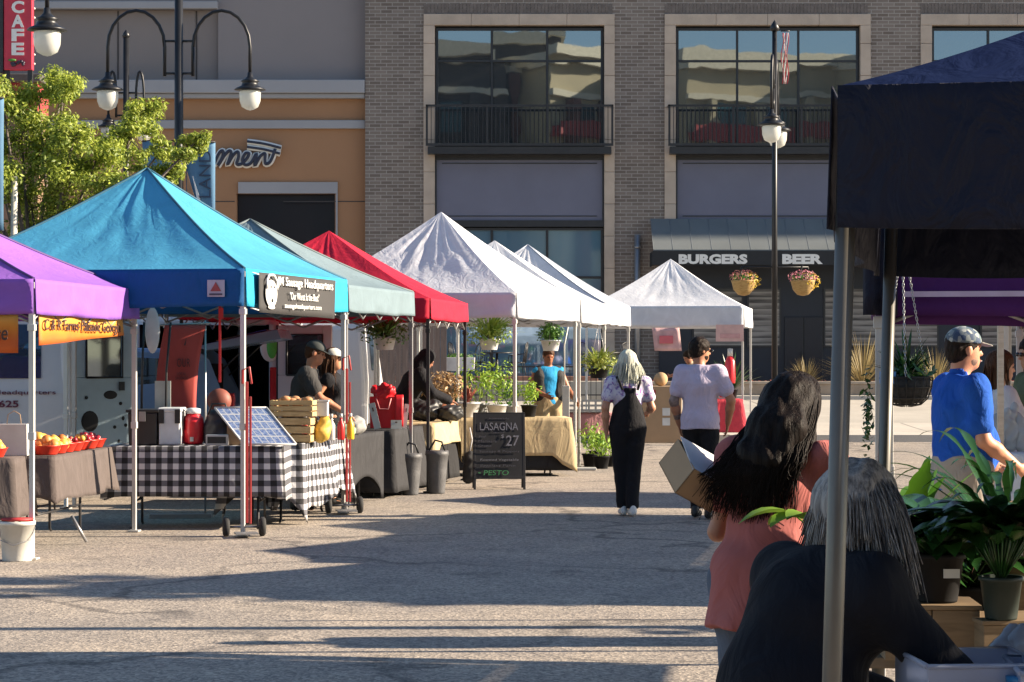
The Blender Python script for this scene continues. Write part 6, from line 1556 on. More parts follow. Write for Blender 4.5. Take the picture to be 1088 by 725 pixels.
# ------------------------------------------------------------------ people
def short_hair(m, grow=.010):
    def f(t, J, hx, HR, s):
        B = scalp_blob(hx, HR, s, .008, grow); B.cut(hx(0, -.06, -.085), HR@V3(0, 0, -1)); B.wrinkle(.003, (70, 70, 50)); B.build('hair', m, t)
    return f
def cap_hat(t, hx, HR, s, m, m2=None, bm=None):
    B = Blob(.008, .01); B.ell(hx(0, -.010, .045), (.090*s, .106*s, .085*s), HR); B.cut(hx(0, 0, .035), -(HR@V3(0, 0, 1))); h_ = B.build('cap', m, t)
    B = Blob(.006, .006); B.ecap(hx(0, .075, .042), hx(0, .150, .028), .070*s, .007, .052*s, .007, HR@V3(1, 0, 0)); B.build('visor', m2 or m, t)
def long_hair(m, length=.34, width=.10, back=.06, n=150, seed=0, wave=.012, grow=.014, voxel=.009, r0=.007, sides=True, spread=1.3, fwd=0, body=True, curl=5.0, grav=(0, 0, -1), hn=4, clampy=None):
    def f(t, J, hx, HR, s):
        rr_ = random.Random(seed); B = scalp_blob(hx, HR, s, voxel, grow)
        g_ = V3(*grav)
        if body: B.ecap(hx(0, -.05, .0), hx(0, -back-.02, 0)+g_*length*.62, width*.80, .055, width*1.0, .035, HR@V3(1, 0, 0), k=.04)
        if sides:
            for q in (-1, 1): B.cap(hx(q*.070, -.01, .0), hx(q*.088, -.02, -.10), .026, .018, k=.03)
        B.wrinkle(.0035, (70, 60, 6), seed); ex = MB()
        for i in range(n):
            a = rr_.uniform(-1.9, 1.9); el = rr_.uniform(-.1, 1.3)
            p0 = hx(.082*math.sin(a)*math.cos(el), -.012-.098*math.cos(a)*math.cos(el), .03+.092*math.sin(el)); out = (p0-hx(0, -.01, .02)); out = out/np.linalg.norm(out)
            gg = g_+V3(rr_.gauss(0, .10), rr_.gauss(0, .04), 0); L = length*rr_.uniform(.6, 1.12); ph = rr_.uniform(0, 6); pts = []; lat = HR@V3(math.sin(a), -abs(math.cos(a))*.4+fwd, 0); NS = 9
            for q in range(NS):
                u = q/(NS-1); bl = min(1, u*3)
                p = p0+out*(.02*math.sin(min(1, u*2)*PI/2))+lat*(width*spread*.28*bl*u*1.2)+gg*(L*u**1.15+ (el*.06*u))+V3(math.sin(ph+u*curl), math.cos(ph*1.3+u*curl), 0)*wave*u
                if clampy is not None: p[1] = min(p[1], clampy(p[0], p[2])+.012*math.sin(ph*3))
                pts.append(tuple(p))
            ex.tube(pts, r0*rr_.uniform(.6, 1.2), hn, True, .0015)
        B.build('hair', m, t, ex)
    return f
H_blk = hair_mat('hair_black', (.004, .003, .003), (.016, .010, .008)); H_brn = hair_mat('hair_brown', (.03, .012, .006), (.10, .045, .022)); H_blond = hair_mat('hair_blond', (.36, .36, .30), (.62, .64, .54)); H_grey = hair_mat('hair_grey', (.09, .09, .095), (.36, .345, .335), 70); H_dk = hair_mat('hair_dark', (.008, .006, .005), (.03, .02, .015))
W_blk = cloth_mat('wear_black', (.012, .012, .015), .5); W_char = cloth_mat('wear_charcoal', (.045, .043, .043), .5); W_lil = cloth_mat('wear_pale_lilac', (.50, .44, .56), .6, .06); W_cor = cloth_mat('wear_coral', (.37, .115, .105), .9, .1, 5); W_nv = cloth_mat('wear_navy_black', (.005, .006, .011), .4); W_blu = cloth_mat('wear_royal_blue', (.012, .085, .42), .6, .12); W_kh = cloth_mat('wear_khaki', (.36, .31, .26), .5); W_whs = mat('shoe_white', (.70, .70, .68), .5); W_bks = mat('shoe_black', (.02, .02, .02), .5); W_jean = cloth_mat('wear_jeans', (.10, .12, .16), .5)
def tie_dye():
    m, nt, b = newmat('tie_dye'); v = coords(nt)
    n1 = noise(nt, v, 15, 3, .6, 1.5); c = ramp(nt, n1, [(.40, (.62, .60, .66)), (.52, (.50, .45, .62)), (.60, (.12, .10, .32)), (.66, (.45, .06, .30)), (.72, (.55, .5, .62))])
    n2 = noise(nt, coords(nt, 'Object', (1, 1, 1), (1, 2, 3)), 5, 2); m2 = ramp(nt, n2, [(.60, 0), (.66, .8)]); c = mix(nt, m2, c, (.42, .06, .30))
    nt.links.new(c, b.inputs['Base Color']); b.inputs['Roughness'].default_value = .85; bump(nt, b, noise(nt, v, 12, 4), .5, .03); return m
# blonde woman walking away
yb_ = 23.5
t, J, hx, HR, s = person('blonde woman in tie-dye top and black dungarees walking away in white sneakers', (ax(667, yb_), yb_, 0), 6, 1.67, skin='b9886c', female=True, build=1.06,
    pose=dict(elR=(.255, -.02, 1.15), wrR=(.245, .17, 1.10), elL=(-.25, -.06, 1.15), wrL=(-.235, -.01, .90), knR=(.055, -.01, .50), anR=(.035, -.10, .085), knL=(-.065, .03, .50), anL=(-.045, .02, .085)),
    shirt=tie_dye(), sleeve=.55, hem=.98, loose=.02, pants=W_blk, pant_end=.085, pant_loose=.018, shoes=W_whs, hair=long_hair(H_blond, .33, .115, .07, 190, 3, .012, .020, curl=4), palmR=(0, 0, -1), voxel=.010)
S = Blob(.010, .02); S.ecap(J['pelvis']+V3(0, 0, .02), J['chest']+V3(0, -.0, .03), .185, .135, .105, .150, (1, 0, 0)); S.cut(J['chest']+V3(0, 0, .05), (0, 0, 1)); S.cut((0, .055, 1.1), (0, 1, 0), ((-.4, -.4, 1.12), (.4, .4, 1.6))); S.build('dungarees', W_blk, t)
q = MB()
for k in (-1, 1): q.tube([J['chest']+V3(k*.075, -.148, .03), J['chest']+V3(k*.10, -.135, .10), J['chest']+V3(k*.12, -.06, .155), J['chest']+V3(k*.12, .04, .14)], .013, 6)
q.build('straps', W_blk, t)
# man in pale t-shirt
ym = 23.0
t, J, hx, HR, s = person('bearded man in pale lilac t-shirt and sunglasses with his hand in his trouser pocket', (ax(744, ym), ym, 0), -14, 1.80, yaw=-52, pitch=-8, skin='b07c5e', build=1.04,
    pose=dict(elR=(.30, .0, 1.15), wrR=(.255, .10, .93), elL=(-.25, -.05, 1.14), wrL=(-.215, .05, .92), knR=(.10, .02, .50), anR=(.09, -.02, .085), knL=(-.06, .10, .50), anL=(-.07, .16, .085)),
    shirt=W_lil, sleeve=.60, hem=.87, loose=.026, flare=.006, pants=W_blk, pant_end=.09, pant_loose=.006, shoes=W_bks, hair=short_hair(H_dk, .015), voxel=.010)
B = Blob(.007, .012); B.ell(hx(0, .024, -.060), (.063, .066, .060), HR); B.cut(hx(0, 0, -.035), HR@V3(0, 0, 1)); B.cut(hx(0, -.02, 0), HR@V3(0, -1, 0)); B.build('beard', H_dk, t)
q = MB(); 
for k in (-1, 1): q.ball(tuple(hx(k*.032, .098, .008)), (.026, .018, .018), 10, 6); q.tube([tuple(hx(k*.055, .085, .012)), tuple(hx(k*.084, .0, .012))], .004, 5)
q.build('sunglasses', mat('sunglass_black', (.008, .008, .01), .1), t)
q = Blob(.010, .02); a_, b_ = J['shL']*.35+J['elL']*.65, J['wrL']; q.chain([a_, J['elL'], J['elL']*.3+b_*.7], [.046, .045, .038]); q.build('tattoo_sleeve', mat('tattooed_skin', (.20, .14, .12), .6, var=.6, vs=25), t)
# woman in coral top
def coral_hair(t, J, hx, HR, s):
    rr_ = random.Random(4); B = scalp_blob(hx, HR, s, .008, .014); h0 = hx(0, -.03, .03)
    B.ecap(hx(0, -.05, .02), (.035, .0, 1.36), .095, .075, .100, .055, (1, 0, 0), k=.04)
    B.ecap((.035, -.0, 1.36), (.0, -.075, 1.26), .105, .05, .085, .032, (1, 0, 0), k=.04); B.ecap((.0, -.075, 1.26), (-.03, -.095, 1.20), .085, .030, .055, .018, (1, 0, 0), k=.03)
    B.cap(hx(-.07, 0, 0), (-.06, .03, 1.31), .035, .03, k=.03); B.cap(hx(.07, 0, 0), (.135, .03, 1.30), .035, .028, k=.03)
    B.wrinkle(.004, (75, 60, 5), 2); ex = MB()
    for i in range(1500):
        q = rr_.uniform(-1, 1); th_ = rr_.uniform(-.1, 1.35); P0 = hx(.098*math.sin(q*1.7)*math.cos(th_), -.012-.118*math.cos(q*1.7)*math.cos(th_), .03+.112*math.sin(th_)); e = rr_.random()
        P1 = V3(.035+.118*q+rr_.gauss(0, .006), .02-.055*(1-q*q), 1.345); 
        P2 = V3(.00+.125*q+rr_.gauss(0, .016), -.105+.05*q*q, 1.245); L = rr_.uniform(-.02, 1)**2
        P3 = P2+V3(-.045+.02*q+rr_.gauss(0, .016), -.016, -.05-.16*L); pts = []; C4 = [P0, P1, P2, P3]; ph = rr_.uniform(0, 6)
        for k in range(13):
            u = k/12*3; j = min(2, int(u)); f = u-j; p0 = C4[max(0, j-1)]; p1 = C4[j]; p2 = C4[j+1]; p3 = C4[min(3, j+2)]
            p = .5*((2*p1)+(p2-p0)*f+(2*p0-5*p1+4*p2-p3)*f*f+(3*p1-p0-3*p2+p3)*f**3); w_ = .009*min(1, k/7); pts.append(tuple(p+V3(w_*math.sin(ph+k*.75), .004*math.cos(ph+k*.6), 0)))
        ex.tube(pts, .0028, 4, True, .001)
    B.build('hair', H_blk, t, ex)
yc = 8.0
t, J, hx, HR, s = person('dark long haired woman in loose coral top bending over a cardboard box', (ax(815, yc), yc, 0), -24, 1.63, yaw=-20, pitch=-30, roll=10, skin='a8765c', female=True, build=.92,
    pose=dict(pelvis=(-.02, -.04, .93), waist=(-.0, .0, 1.08), chest=(.025, .06, 1.26), neck=(.04, .11, 1.41), head=(.055, .155, 1.545), shR=(.205, .07, 1.36), shL=(-.145, .07, 1.36), elR=(.25, .17, 1.12), wrR=(.16, .38, 1.06), elL=(-.225, .09, 1.08), wrL=(-.20, .33, 1.07), hipR=(.07, -.04, .91), hipL=(-.11, -.04, .91)),
    shirt=W_cor, sleeve=.48, hem=.74, loose=.034, flare=-.025, pants=W_jean, pant_loose=.02, shoes=W_bks, neck_z=-.01, wr=.006, voxel=.0085, palmL=(1, 0, .3), palmR=(-1, 0, .3), hands=(.8, .8),
    hair=coral_hair)
cbx = thing('carried_box', 'open brown cardboard box with white flap held at the hip of the woman in coral', 'box', (ax(738, 8.12), 8.14, az(506, 8.12)), rot=(R(32), R(26), R(30)))
q = MB(); W_, D_, H_ = .165, .20, .11
q.bx(-W_/2, W_/2, -D_/2, D_/2, -H_/2, -H_/2+.004); q.bx(-W_/2, W_/2, -D_/2, -D_/2+.004, -H_/2, H_/2); q.bx(-W_/2, W_/2, D_/2-.004, D_/2, -H_/2, H_/2); q.bx(-W_/2, -W_/2+.004, -D_/2, D_/2, -H_/2, H_/2); q.bx(W_/2-.004, W_/2, -D_/2, D_/2, -H_/2, H_/2); q.build('carton', M_card, cbx)
q = MB(); q.box((0, .0, H_/2+.004), (W_, D_*.96, .004), Matrix.Rotation(R(6), 3, 'X')); q.build('flap', mat('card_white_inside', (.50, .50, .52), .8), cbx)
# grey haired woman
yg = 5.35
t, J, hx, HR, s = person('grey haired woman in dark top stooping over plastic bins in the foreground', (ax(862, yg), yg, 0), -60, 1.60, yaw=-10, pitch=-38, skin='8f6450', female=True, build=.93, fat=.02,
    pose=dict(pelvis=(0, -.14, .80), waist=(0, -.09, .95), chest=(0, .0, 1.13), neck=(0, .075, 1.265), head=(.01, .145, 1.385), shR=(.185, .05, 1.205), shL=(-.185, .05, 1.205), elR=(.27, .22, .98), wrR=(.24, .44, .83), elL=(-.25, .15, .95), wrL=(-.14, .38, .86),
              hipR=(.09, -.14, .78), hipL=(-.09, -.14, .78), knR=(.12, .06, .46), anR=(.12, -.12, .085), knL=(-.12, .06, .46), anL=(-.12, -.12, .085)),
    shirt=W_nv, sleeve=1.85, hem=.90, loose=.030, pants=W_blk, pant_loose=.02, shoes=W_bks, voxel=.0085, wr=.004, palmR=(0, 0, -1), palmL=(0, 0, -1), hands=(.7, .7),
    hair=long_hair(H_grey, .215, .105, .035, 3000, 9, .006, .010, .006, .0023, spread=2.2, curl=1.6, hn=3, grav=(-.05, .0, -1)))
# man in royal blue polo
camo_m, nt_, b_ = newmat('cap_patchwork'); n_ = nt_.nodes.new('ShaderNodeTexVoronoi'); n_.inputs['Scale'].default_value = 38; nt_.links.new(coords(nt_), n_.inputs['Vector'])
sc__ = nt_.nodes.new('ShaderNodeSeparateColor'); nt_.links.new(n_.outputs['Color'], sc__.inputs[0]); c_ = ramp(nt_, sc__.outputs[0], [(.2, (.03, .06, .12)), (.45, (.16, .20, .22)), (.6, (.42, .44, .42)), (.9, (.10, .15, .16))]); nt_.links.new(c_, b_.inputs['Base Color']); b_.inputs['Roughness'].default_value = .8
yp = 13.2
t, J, hx, HR, s = person('bearded man in royal blue polo shirt and patterned cap standing sideways', (ax(1022, yp), yp, 0), -74, 1.78, yaw=0, pitch=-3, skin='c58e70', build=1.02, fat=.03,
    pose=dict(elR=(.225, .02, 1.13), wrR=(.20, .24, .98), elL=(-.22, .02, 1.13), wrL=(-.2, .24, 1.0)),
    shirt=W_blu, sleeve=.66, hem=.84, loose=.028, pants=W_kh, pant_end=.44, pant_loose=.045, shoes=W_bks, hair=short_hair(H_dk, .005), voxel=.009, palmR=(-1, 0, 0), wr=.006)
cap_hat(t, hx, HR, s, camo_m, mat('visor_grey', (.30, .28, .25), .8, var=.3, vs=12))
B = Blob(.006, .012); B.ell(hx(0, .020, -.058), (.0615, .066, .058), HR); B.cut(hx(0, 0, -.045), HR@V3(0, 0, 1)); B.cut(hx(0, -.02, 0), HR@V3(0, -1, 0)); B.build('beard', mat('stubble', (.20, .115, .085), .8, var=.4, vs=60), t)
q = MB(); q.ball(tuple(hx(0, .102, -.060)), (.020, .006, .006), 10, 6); q.build('teeth', mat('teeth', (.6, .58, .52), .3), t)
S = Blob(.007, .01); S.ecap(J['neck']-V3(0, .0, .035), J['neck']+V3(0, .01, .02), .080, .080, .068, .068); S.ell(J['neck']+V3(0, .02, .02), (.062, .062, .09), sub=True); S.build('collar', W_blu, t)
# man in dark cap at the sausage stall
yk = 24.3
t, J, hx, HR, s = person('man in dark cap and charcoal t-shirt reaching across the sausage stall', (ax(320, yk), yk, 0), -92, 1.79, yaw=0, pitch=-18, skin='b37d60', build=1.0,
    pose=dict(pelvis=(0, -.05, .96), waist=(0, .0, 1.10), chest=(0, .05, 1.30), neck=(0, .10, 1.46), head=(0, .15, 1.62), shR=(.18, .07, 1.40), shL=(-.18, .07, 1.40), elR=(.24, .22, 1.16), wrR=(.22, .46, 1.02), elL=(-.22, .0, 1.12), wrL=(-.18, .17, .98)),
    shirt=W_char, sleeve=.62, hem=.88, loose=.03, pants=W_blk, shoes=W_bks, hair=short_hair(H_brn, .006), voxel=.011, palmR=(0, 0, -1))
cap_hat(t, hx, HR, s, mat('cap_dark', (.035, .042, .042), .8))
# woman with white cap beyond him
yw = 25.1
t, J, hx, HR, s = person('long brown haired woman in white visor cap behind the man in the dark cap', (ax(343, yw)+.10, yw, 0), -100, 1.70, yaw=10, pitch=-5, skin='c08a6a', female=True,
    pose=dict(elR=(.26, -.16, 1.16), wrR=(.17, -.0, 1.0)), shirt=W_blk, sleeve=.12, hem=.9, loose=.012, pants=W_blk, shoes=W_bks, hair=long_hair(H_brn, .40, .09, .05, 110, 12, voxel=.011, r0=.008), voxel=.012)
cap_hat(t, hx, HR, s, mat('cap_offwhite', (.55, .55, .52), .8))
# hooded person in black
yh = 30.1
t, J, hx, HR, s = person('person in black hoodie with the hood up stooping over the sand cloth table', (ax(434, yh), yh+.1, 0), -78, 1.74, yaw=0, pitch=-35, skin='a0705a',
    pose=dict(pelvis=(0, -.10, .94), waist=(0, -.03, 1.10), chest=(0, .08, 1.30), neck=(0, .17, 1.44), head=(0, .24, 1.58), shR=(.18, .12, 1.38), shL=(-.18, .12, 1.38), elR=(.26, .26, 1.14), wrR=(.20, .50, 1.05), elL=(-.24, .24, 1.13), wrL=(-.17, .48, 1.02)),
    shirt=W_blk, sleeve=1.95, hem=.86, loose=.05, pants=W_blk, shoes=W_bks, voxel=.012, palmR=(0, 0, -1))
B = Blob(.012, .03); B.ell(hx(0, -.02, .02), (.105, .12, .13), HR); B.cap(hx(0, -.06, -.08), J['neck']+V3(0, -.04, 0), .09, .11); B.ell(hx(0, .12, -.02), (.07, .07, .10), HR, sub=True); B.build('hood', W_blk, t)
# person in vest
yv = 33.4
t, J, hx, HR, s = person('bare armed person in dark vest, bright blue top and tan shorts beside the plants', (ax(583, yv), yv+.3, 0), 196, 1.74, yaw=0, pitch=-20, skin='9b6548', build=1.08,
    pose=dict(elR=(.28, .0, 1.15), wrR=(.12, .24, 1.06), elL=(-.29, .05, 1.13), wrL=(-.34, .24, .98)),
    shirt=cloth_mat('wear_bright_blue', (.03, .28, .55), .4), sleeve=.0, hem=.92, loose=.02, pants=cloth_mat('wear_tan', (.40, .30, .17)), pant_end=.5, pant_loose=.03, shoes=W_bks, hair=short_hair(H_brn), voxel=.012)
S = Blob(.012, .03)
for k in (-1, 1): S.chain([J['pelvis']+V3(k*.10, 0, -.02), J['waist']+V3(k*.125, .03, 0), J['chest']+V3(k*.135, .03, 0), J['chest']+V3(k*.12, 0, .12)], [.105, .092, .095, .06]); S.cap(J['chest']+V3(k*.12, 0, .08), J['shR' if k > 0 else 'shL']+V3(0, 0, .0), .07, .066)
S.ecap(J['pelvis']+V3(0, -.05, 0), J['chest']+V3(0, -.05, .1), .15, .08, .16, .08); S.cut(J['pelvis']+V3(0, 0, .0), (0, 0, -1)); S.build('vest', W_char, t)
# stallholder behind the two shoppers
yq = 46.2
t, J, hx, HR, s = person('stallholder in pale yellow top leaning forward behind the man in lilac', (ax(737, yq)+.05, yq, gz(46.2)), 120, 1.75, pitch=-30, skin='a87860',
    pose=dict(chest=(0, .08, 1.30), neck=(0, .15, 1.44), head=(0, .20, 1.58), elR=(.30, .2, 1.25), wrR=(.3, .42, 1.2), elL=(-.30, .2, 1.25), wrL=(-.3, .42, 1.25)),
    shirt=cloth_mat('wear_cream', (.50, .44, .30)), sleeve=.9, pants=W_jean, shoes=W_bks, hair=short_hair(H_dk, .014), voxel=.014)
ca = thing('cooler_bottle', 'red bottle with white cap held up beside the man in lilac', 'bottle', (ax(776, 45.0), 45.05, .77+.30)); MB().lathe([(.0, 0), (.10, .0), (.11, .1), (.10, .42), (.05, .52), (0, .53)], n=16).build('bottle', mat('jug_red', (.6, .02, .03)), ca); MB().lathe([(.05, .52), (.05, .66), (0, .67)], n=12).build('cap', M_legw, ca)
# two people at the right edge
yr = 16.6
t, J, hx, HR, s = person('brown haired woman in white top behind the man in royal blue', (ax(1062, yr), yr, 0), -80, 1.66, pitch=-8, skin='c99a80', female=True, pose=dict(elR=(.24, .1, 1.15), wrR=(.16, .33, 1.1)),
    shirt=cloth_mat('wear_white', (.62, .60, .60)), sleeve=.5, hem=.9, pants=cloth_mat('wear_red', (.4, .03, .05)), shoes=W_bks, hair=long_hair(H_brn, .30, .09, .05, 90, 21, voxel=.011, r0=.008), voxel=.012)
t, J, hx, HR, s = person('man with sunglasses and olive shirt cut by the right edge', (ax(1098, 17.4), 17.4, 0), 100, 1.76, pitch=-10, skin='b98a6c', pose=dict(elR=(.24, .1, 1.15), wrR=(.2, .3, 1.1), elL=(-.24, .1, 1.15), wrL=(-.2, .3, 1.12)),
    shirt=cloth_mat('wear_olive', (.09, .11, .06)), pants=W_jean, shoes=W_bks, hair=short_hair(H_dk, .016), voxel=.012)
q = MB()
for k in (-1, 1): q.ball(tuple(hx(k*.032, .096, .008)), (.024, .016, .017), 10, 6); q.tube([tuple(hx(k*.055, .085, .012)), tuple(hx(k*.084, .0, .012))], .004, 5)
q.build('sunglasses', mat('sunglass_black', (.008, .008, .01), .1), t)

# ------------------------------------------------------------------ plant stall in the right foreground
M_green_pot = mat('pot_dark_green', (.005, .014, .010), .6)
ZTP = .76
yt_ = 7.55
tb_ = thing('plank_bench', 'rough timber bench carrying the potted plants', 'bench', (1.95, yt_, 0), -4); q = MB()
for k in range(3): q.box((0, -.2+.2*k, .645), (1.9, .19, .035))
q.build('planks', M_crate2, tb_, bevel=.004)
for sx in (-1, 1):
    for sy in (-1, 1): MB().box((sx*.85, sy*.22, .3135), (.06, .06, .625)).build('leg', M_crate2, tb_, bevel=.003)
wb = wood('box_plywood', (.13, .085, .045), (.25, .17, .095), 4, (1, 1, 7))
def ply_box(loc, d, rz, label):
    t = thing('plywood_box', label, 'crate', loc, rz, group='plywood boxes on the plant stall'); q = MB(); w_, dd, h = d
    q.bx(-w_/2, -.004, -dd/2, -dd/2+.012, 0, h); q.bx(.0, w_/2, -dd/2, -dd/2+.012, 0, h); q.bx(-w_/2, w_/2, dd/2-.012, dd/2, 0, h); q.bx(-w_/2, -w_/2+.012, -dd/2+.012, dd/2-.012, 0, h); q.bx(w_/2-.012, w_/2, -dd/2+.012, dd/2-.012, 0, h)
    q.bx(-w_/2-.006, w_/2+.006, -dd/2-.006, dd/2+.006, h+.001, h+.014); q.build('box', wb, t, bevel=.002); return t
ply_box((ax(988, 7.3), 7.35, .665), (.29, .28, .155), -3, 'plywood box under the black pot with the white label')
ply_box((ax(1072, 7.2)+.02, 7.25, .665), (.26, .26, .12), 6, 'lower pale plywood box under the dark green pot'); ply_box((ax(1105, 7.9), 8.0, .665), (.30, .26, .42), 2, 'tall plywood box at the right edge behind the dark green pot')
F_lily = foliage('leaf_glossy', (.010, .040, .010), (.035, .11, .025), .15, .25); F_nest = foliage('leaf_nest', (.03, .12, .012), (.10, .24, .02), .35, .35)
def broad(mb, c, n, L, W, r, el=(.4, 1.0), stem=.5):
    """stalked oval leaves"""
    for i in range(n):
        a = r.uniform(0, 2*PI); e = r.uniform(*el)*1.3; l = L*r.uniform(.7, 1.1); d = Vector((math.cos(a)*math.cos(e), math.sin(a)*math.cos(e), math.sin(e))); p = Vector(c); q1 = p+d*l*stem
        mb.tube([p, p+d*l*stem*.5, q1], .003, 4); side = Vector((-math.sin(a), math.cos(a), 0)); dd = (d+Vector((math.cos(a), math.sin(a), -.3))*.8).normalized(); k = len(mb.v); S_ = 6
        for s_ in range(S_+1):
            u = s_/S_; wd = W*math.sin(PI*(u**.8))*r.uniform(.95, 1.05)+.001; nn = dd.cross(side).normalized()
            mb.v += [q1-side*wd+nn*wd*.3, q1, q1+side*wd+nn*wd*.3]; q1 = q1+dd*(l*(1-stem)/S_*1.6); dd = (dd+Vector((0, 0, -.16))).normalized()
        for s_ in range(S_): b_ = k+3*s_; mb.face((b_, b_+1, b_+4, b_+3)); mb.face((b_+1, b_+2, b_+5, b_+4))
def leaf_plant(loc, label, pm, r_, h_, kind, fm, size, n, seed, lw=.04, tag=False):
    t = thing('potted_plant', label, 'potted plant', loc, group='potted plants on the right hand plant stall'); pot(t, pm, r_, h_); q = MB(); rr_ = random.Random(seed); q.smooth = True
    if kind == 'broad': broad(q, (0, 0, h_*.85), n, size, lw, rr_, (.72, 1.12) if seed == 54 else (.4, 1.0))
    elif kind == 'wavy': strap_plant(q, (0, 0, h_*.85), n, size, lw, 2.9, 20, .80, .42, rr_)
    else: strap_plant(q, (0, 0, h_*.85), n, size, lw, .55, 14, 1.05, .16, rr_)
    q.build('foliage', fm, t)
    if tag: MB().box((.0+.03, -r_*.93, h_*.62), (.05, .004, .028)).build('label', mat('label_white', (.6, .6, .58)), t)
    return t
leaf_plant((ax(994, 7.35), 7.32, .836), 'leafy dark plant in a black pot with a small white label', M_potk, .085, .15, 'broad', F_lily, .27, 110, 51, .042, True)
leaf_plant((ax(945, 7.6), 7.75, .665), 'dark leafy plant in a black pot left of the plywood box', M_potk, .10, .19, 'broad', F_lily, .26, 80, 52, .04); 
leaf_plant((ax(921, 7.9), 7.95, .665), 'small leafy plant in a grey pot behind the steel tent leg', mat('pot_grey', (.16, .17, .18), .5), .09, .17, 'broad', F_mid, .2, 30, 53, .035)
leaf_plant((ax(1060, 7.2), 7.15, .80), 'upright leafy plant in a dark green pot at the right edge', M_green_pot, .066, .13, 'broad', F_lily, .36, 100, 54, .036)
leaf_plant((ax(1078, 7.8), 7.95, .80), 'large fern with long wavy arching leaves at the right edge', M_potk, .09, .14, 'wavy', F_lily, .78, 46, 55, .014)
leaf_plant((ax(1035, 7.8), 7.95, .665), 'dark leafy plant low at the back of the bench, right of the labelled pot', M_potk, .09, .16, 'broad', F_lily, .30, 90, 61, .035)
nest = leaf_plant((ax(965, 7.9), 8.05, .80), 'bird nest fern with broad upright wavy leaves behind the bench', M_green_pot, .09, .14, 'strap', F_nest, .44, 9, 56, .055)
leaf_plant((ax(884, 7.3), 7.5, .93), 'light green broad leaved seedling between the two women', M_potk, .06, .1, 'broad', F_new, .22, 9, 57, .05)
MB().box((0, 0, -.19), (.4, .18, .03)).build('shelf_board', M_crate2, thing('plant_shelf', 'narrow timber shelf holding the seedling and the fern pots', 'shelf', (ax(905, 7.9), 7.75, 1.1))); 
bpy.data.objects['plant_shelf'].location = (ax(900, 7.6), 7.72, 1.1-.0)
q = MB()
for sx in (-1, 1): q.box((sx*.2, 0, -.64), (.04, .04, .90))
q.build('upright', M_crate2, bpy.data.objects['plant_shelf'])
# hanging wire basket on chains
zc = 1.98; yb2 = 9.75
hb_ = thing('wire_basket', 'dark wire hanging basket on silver chains below the deep purple valance', 'hanging basket', (ax(963, yb2), yb2, az(432, yb2)))
q = MB(); prf = [(.02, 0), (.06, .008), (.09, .035), (.105, .08), (.11, .12)]
for k in range(18): a = 2*PI*k/18; q.tube([(r_*math.cos(a), r_*math.sin(a), z) for r_, z in prf], .0028, 4)
for r_, z in prf[1:]: q.tube([(r_*math.cos(2*PI*k/20), r_*math.sin(2*PI*k/20), z) for k in range(21)], .003, 4, False)
q.build('wire', mat('wire_dark', (.03, .03, .03), .4, .6), hb_)
MB().lathe([(0, .01), (.055, .014), (.085, .04), (.098, .08), (.10, .125), (0, .12)], n=20).build('liner', mat('liner_black', (.02, .02, .02), .8, var=.5, vs=30, bmp=.6), hb_)
q = MB(); rr_ = random.Random(9); strap_plant(q, (0, 0, .12), 50, .20, .008, .9, 6, .9, .2, rr_); leaf_cloud(q, (0, 0, .15), (.12, .12, .06), 140, .022, .3, rr_); leaf_cloud(q, (-.16, 0, -.02), (.03, .04, .22), 120, .018, .1, rr_); q.build('foliage', F_lily, hb_)
MB().box((-.085, -.05, .12), (.06, .05, .05)).build('tag', mat('tag_blue', (.08, .25, .55), .5), hb_)
zt_ = zc-az(432, yb2)
q = MB()
for (bx_, by_, tx_) in ((-.02, -.10, -.015), (.09, .04, .005), (-.09, .05, -.03)):
    a = Vector((bx_, by_, .12)); b_ = Vector((tx_, 0, zt_)); n_ = 34
    for k in range(n_):
        p = a.lerp(b_, k/n_); p2 = a.lerp(b_, (k+1.25)/n_); off = Vector((.0035, 0, 0)) if k % 2 else Vector((0, .0035, 0))
        q.tube([p-off, p2-off], .0016, 4); q.tube([p+off, p2+off], .0016, 4)
q.build('chain', mat('chain_silver', (.55, .55, .55), .3, .8), hb_)
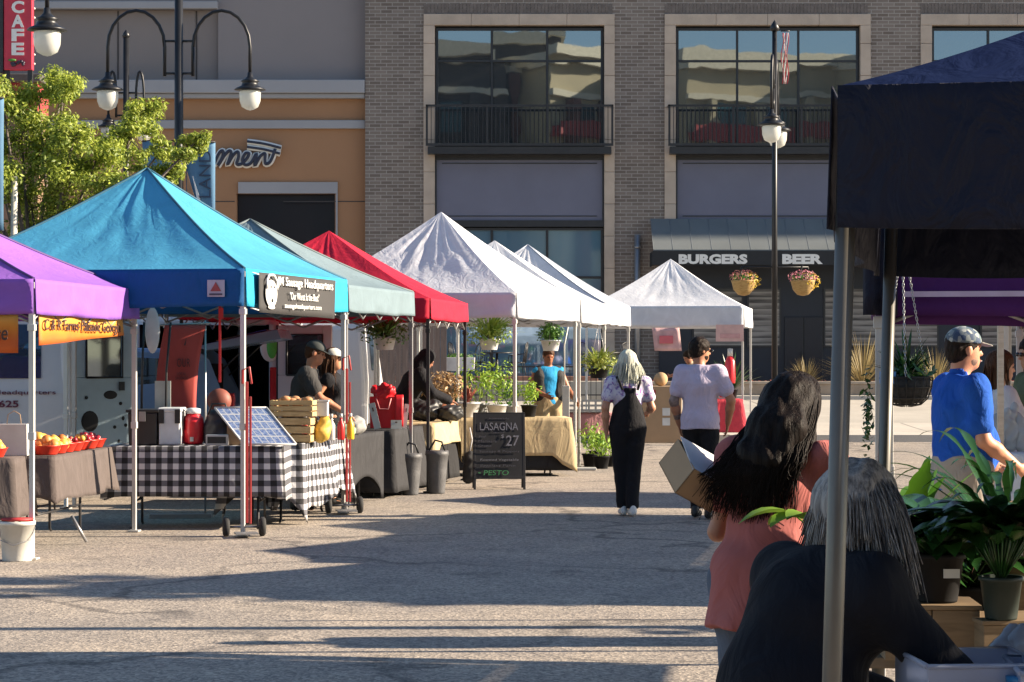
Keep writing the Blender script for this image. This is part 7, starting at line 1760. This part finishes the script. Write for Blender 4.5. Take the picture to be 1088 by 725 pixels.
# clear bins on a table in front
fold_table((1.35, 5.15), 1.0, .6, .80, 0, 'folding table with the clear plastic bins in the right foreground')
def bin_(loc, d, label, rz=0):
    t = thing('plastic_bin', label, 'plastic bin', loc, rz, group='clear plastic bins in the right foreground'); w_, dd, h = d; q = MB()
    m_ = mat('clear_bin', (.50, .54, .66), .12, trans=.55, var=.05)
    q.bx(-w_/2, w_/2, -dd/2, dd/2, 0, .004); q.bx(-w_/2, w_/2, -dd/2, -dd/2+.004, .004, h); q.bx(-w_/2, w_/2, dd/2-.004, dd/2, .004, h); q.bx(-w_/2, -w_/2+.004, -dd/2+.004, dd/2-.004, .004, h); q.bx(w_/2-.004, w_/2, -dd/2+.004, dd/2-.004, .004, h); q.build('tub', m_, t, bevel=.001)
    q = MB(); q.tube([(-w_/2, -dd/2, h), (w_/2, -dd/2, h), (w_/2, dd/2, h), (-w_/2, dd/2, h), (-w_/2, -dd/2, h)], .006, 6); q.build('rim', m_, t); return t
bin_((ax(1030, 5.15), 5.15, .805), (.26, .30, .135), 'clear plastic bin by the stooping woman, at the bottom edge', 4)
bin_((ax(1120, 5.1), 5.05, .805), (.20, .28, .13), 'clear plastic bin cut by the right edge', -5)
for i, (u, v, Y, lb) in enumerate(((1062, 686, 5.5, 'crumpled clear wrap on the left of the two'), (1090, 688, 5.4, 'crumpled clear wrap at the right edge'))):
    lump((ax(u, Y), 5.38, .80), (.12, .09, .17), mat('clear_wrap', (.50, .50, .54), .08, trans=.4, spec=1), lb, 'wrapped_parcel', 'wrapping', 60+i)
t = thing('blue_tub', 'bright blue lid in the corner by the clear bins', 'tub', (ax(1085, 5.1), 5.0, .86)); MB().lathe([(.04, 0), (.055, .05), (.055, .06), (0, .06)], n=20).build('tub', mat('tub_blue', (.01, .13, .30), .35), t)
# white bags by the right hand stall
for i, (u, v, h_) in enumerate(((1058, 440, .26), (1072, 438, .30), (1085, 436, .24))):
    lump((ax(u, 15.9), 15.9, .95), (.14, .12, h_), M_poly, ['white plastic bag beside the brown haired woman, left of three', 'white plastic bag beside the brown haired woman, tallest of three', 'white plastic bag at the right edge, last of three'][i], seed=70+i)
fold_table((ax(1085, 15.9)+.1, 15.9), 1.0, .6, .93, 0, 'folding table with the white plastic bags at the right edge'); cloth((ax(1085, 15.9)+.1, 15.9), 1.0, .6, .95, 0, .35, cloth_mat('cloth_white', (.62, .62, .62), .7), 'white cloth on the table at the right edge', seed=77, wave=.03)
t = thing('timber_post', 'pale timber post behind the man in royal blue', 'post', (ax(1063, 14.3), 14.3, 0)); MB().box((0, 0, .93), (.035, .035, 1.86)).build('post', wood('post_pine', (.45, .36, .24), (.62, .52, .38), 5), t); MB().box((0, 0, .01), (.25, .25, .02)).build('foot', M_legw, t)
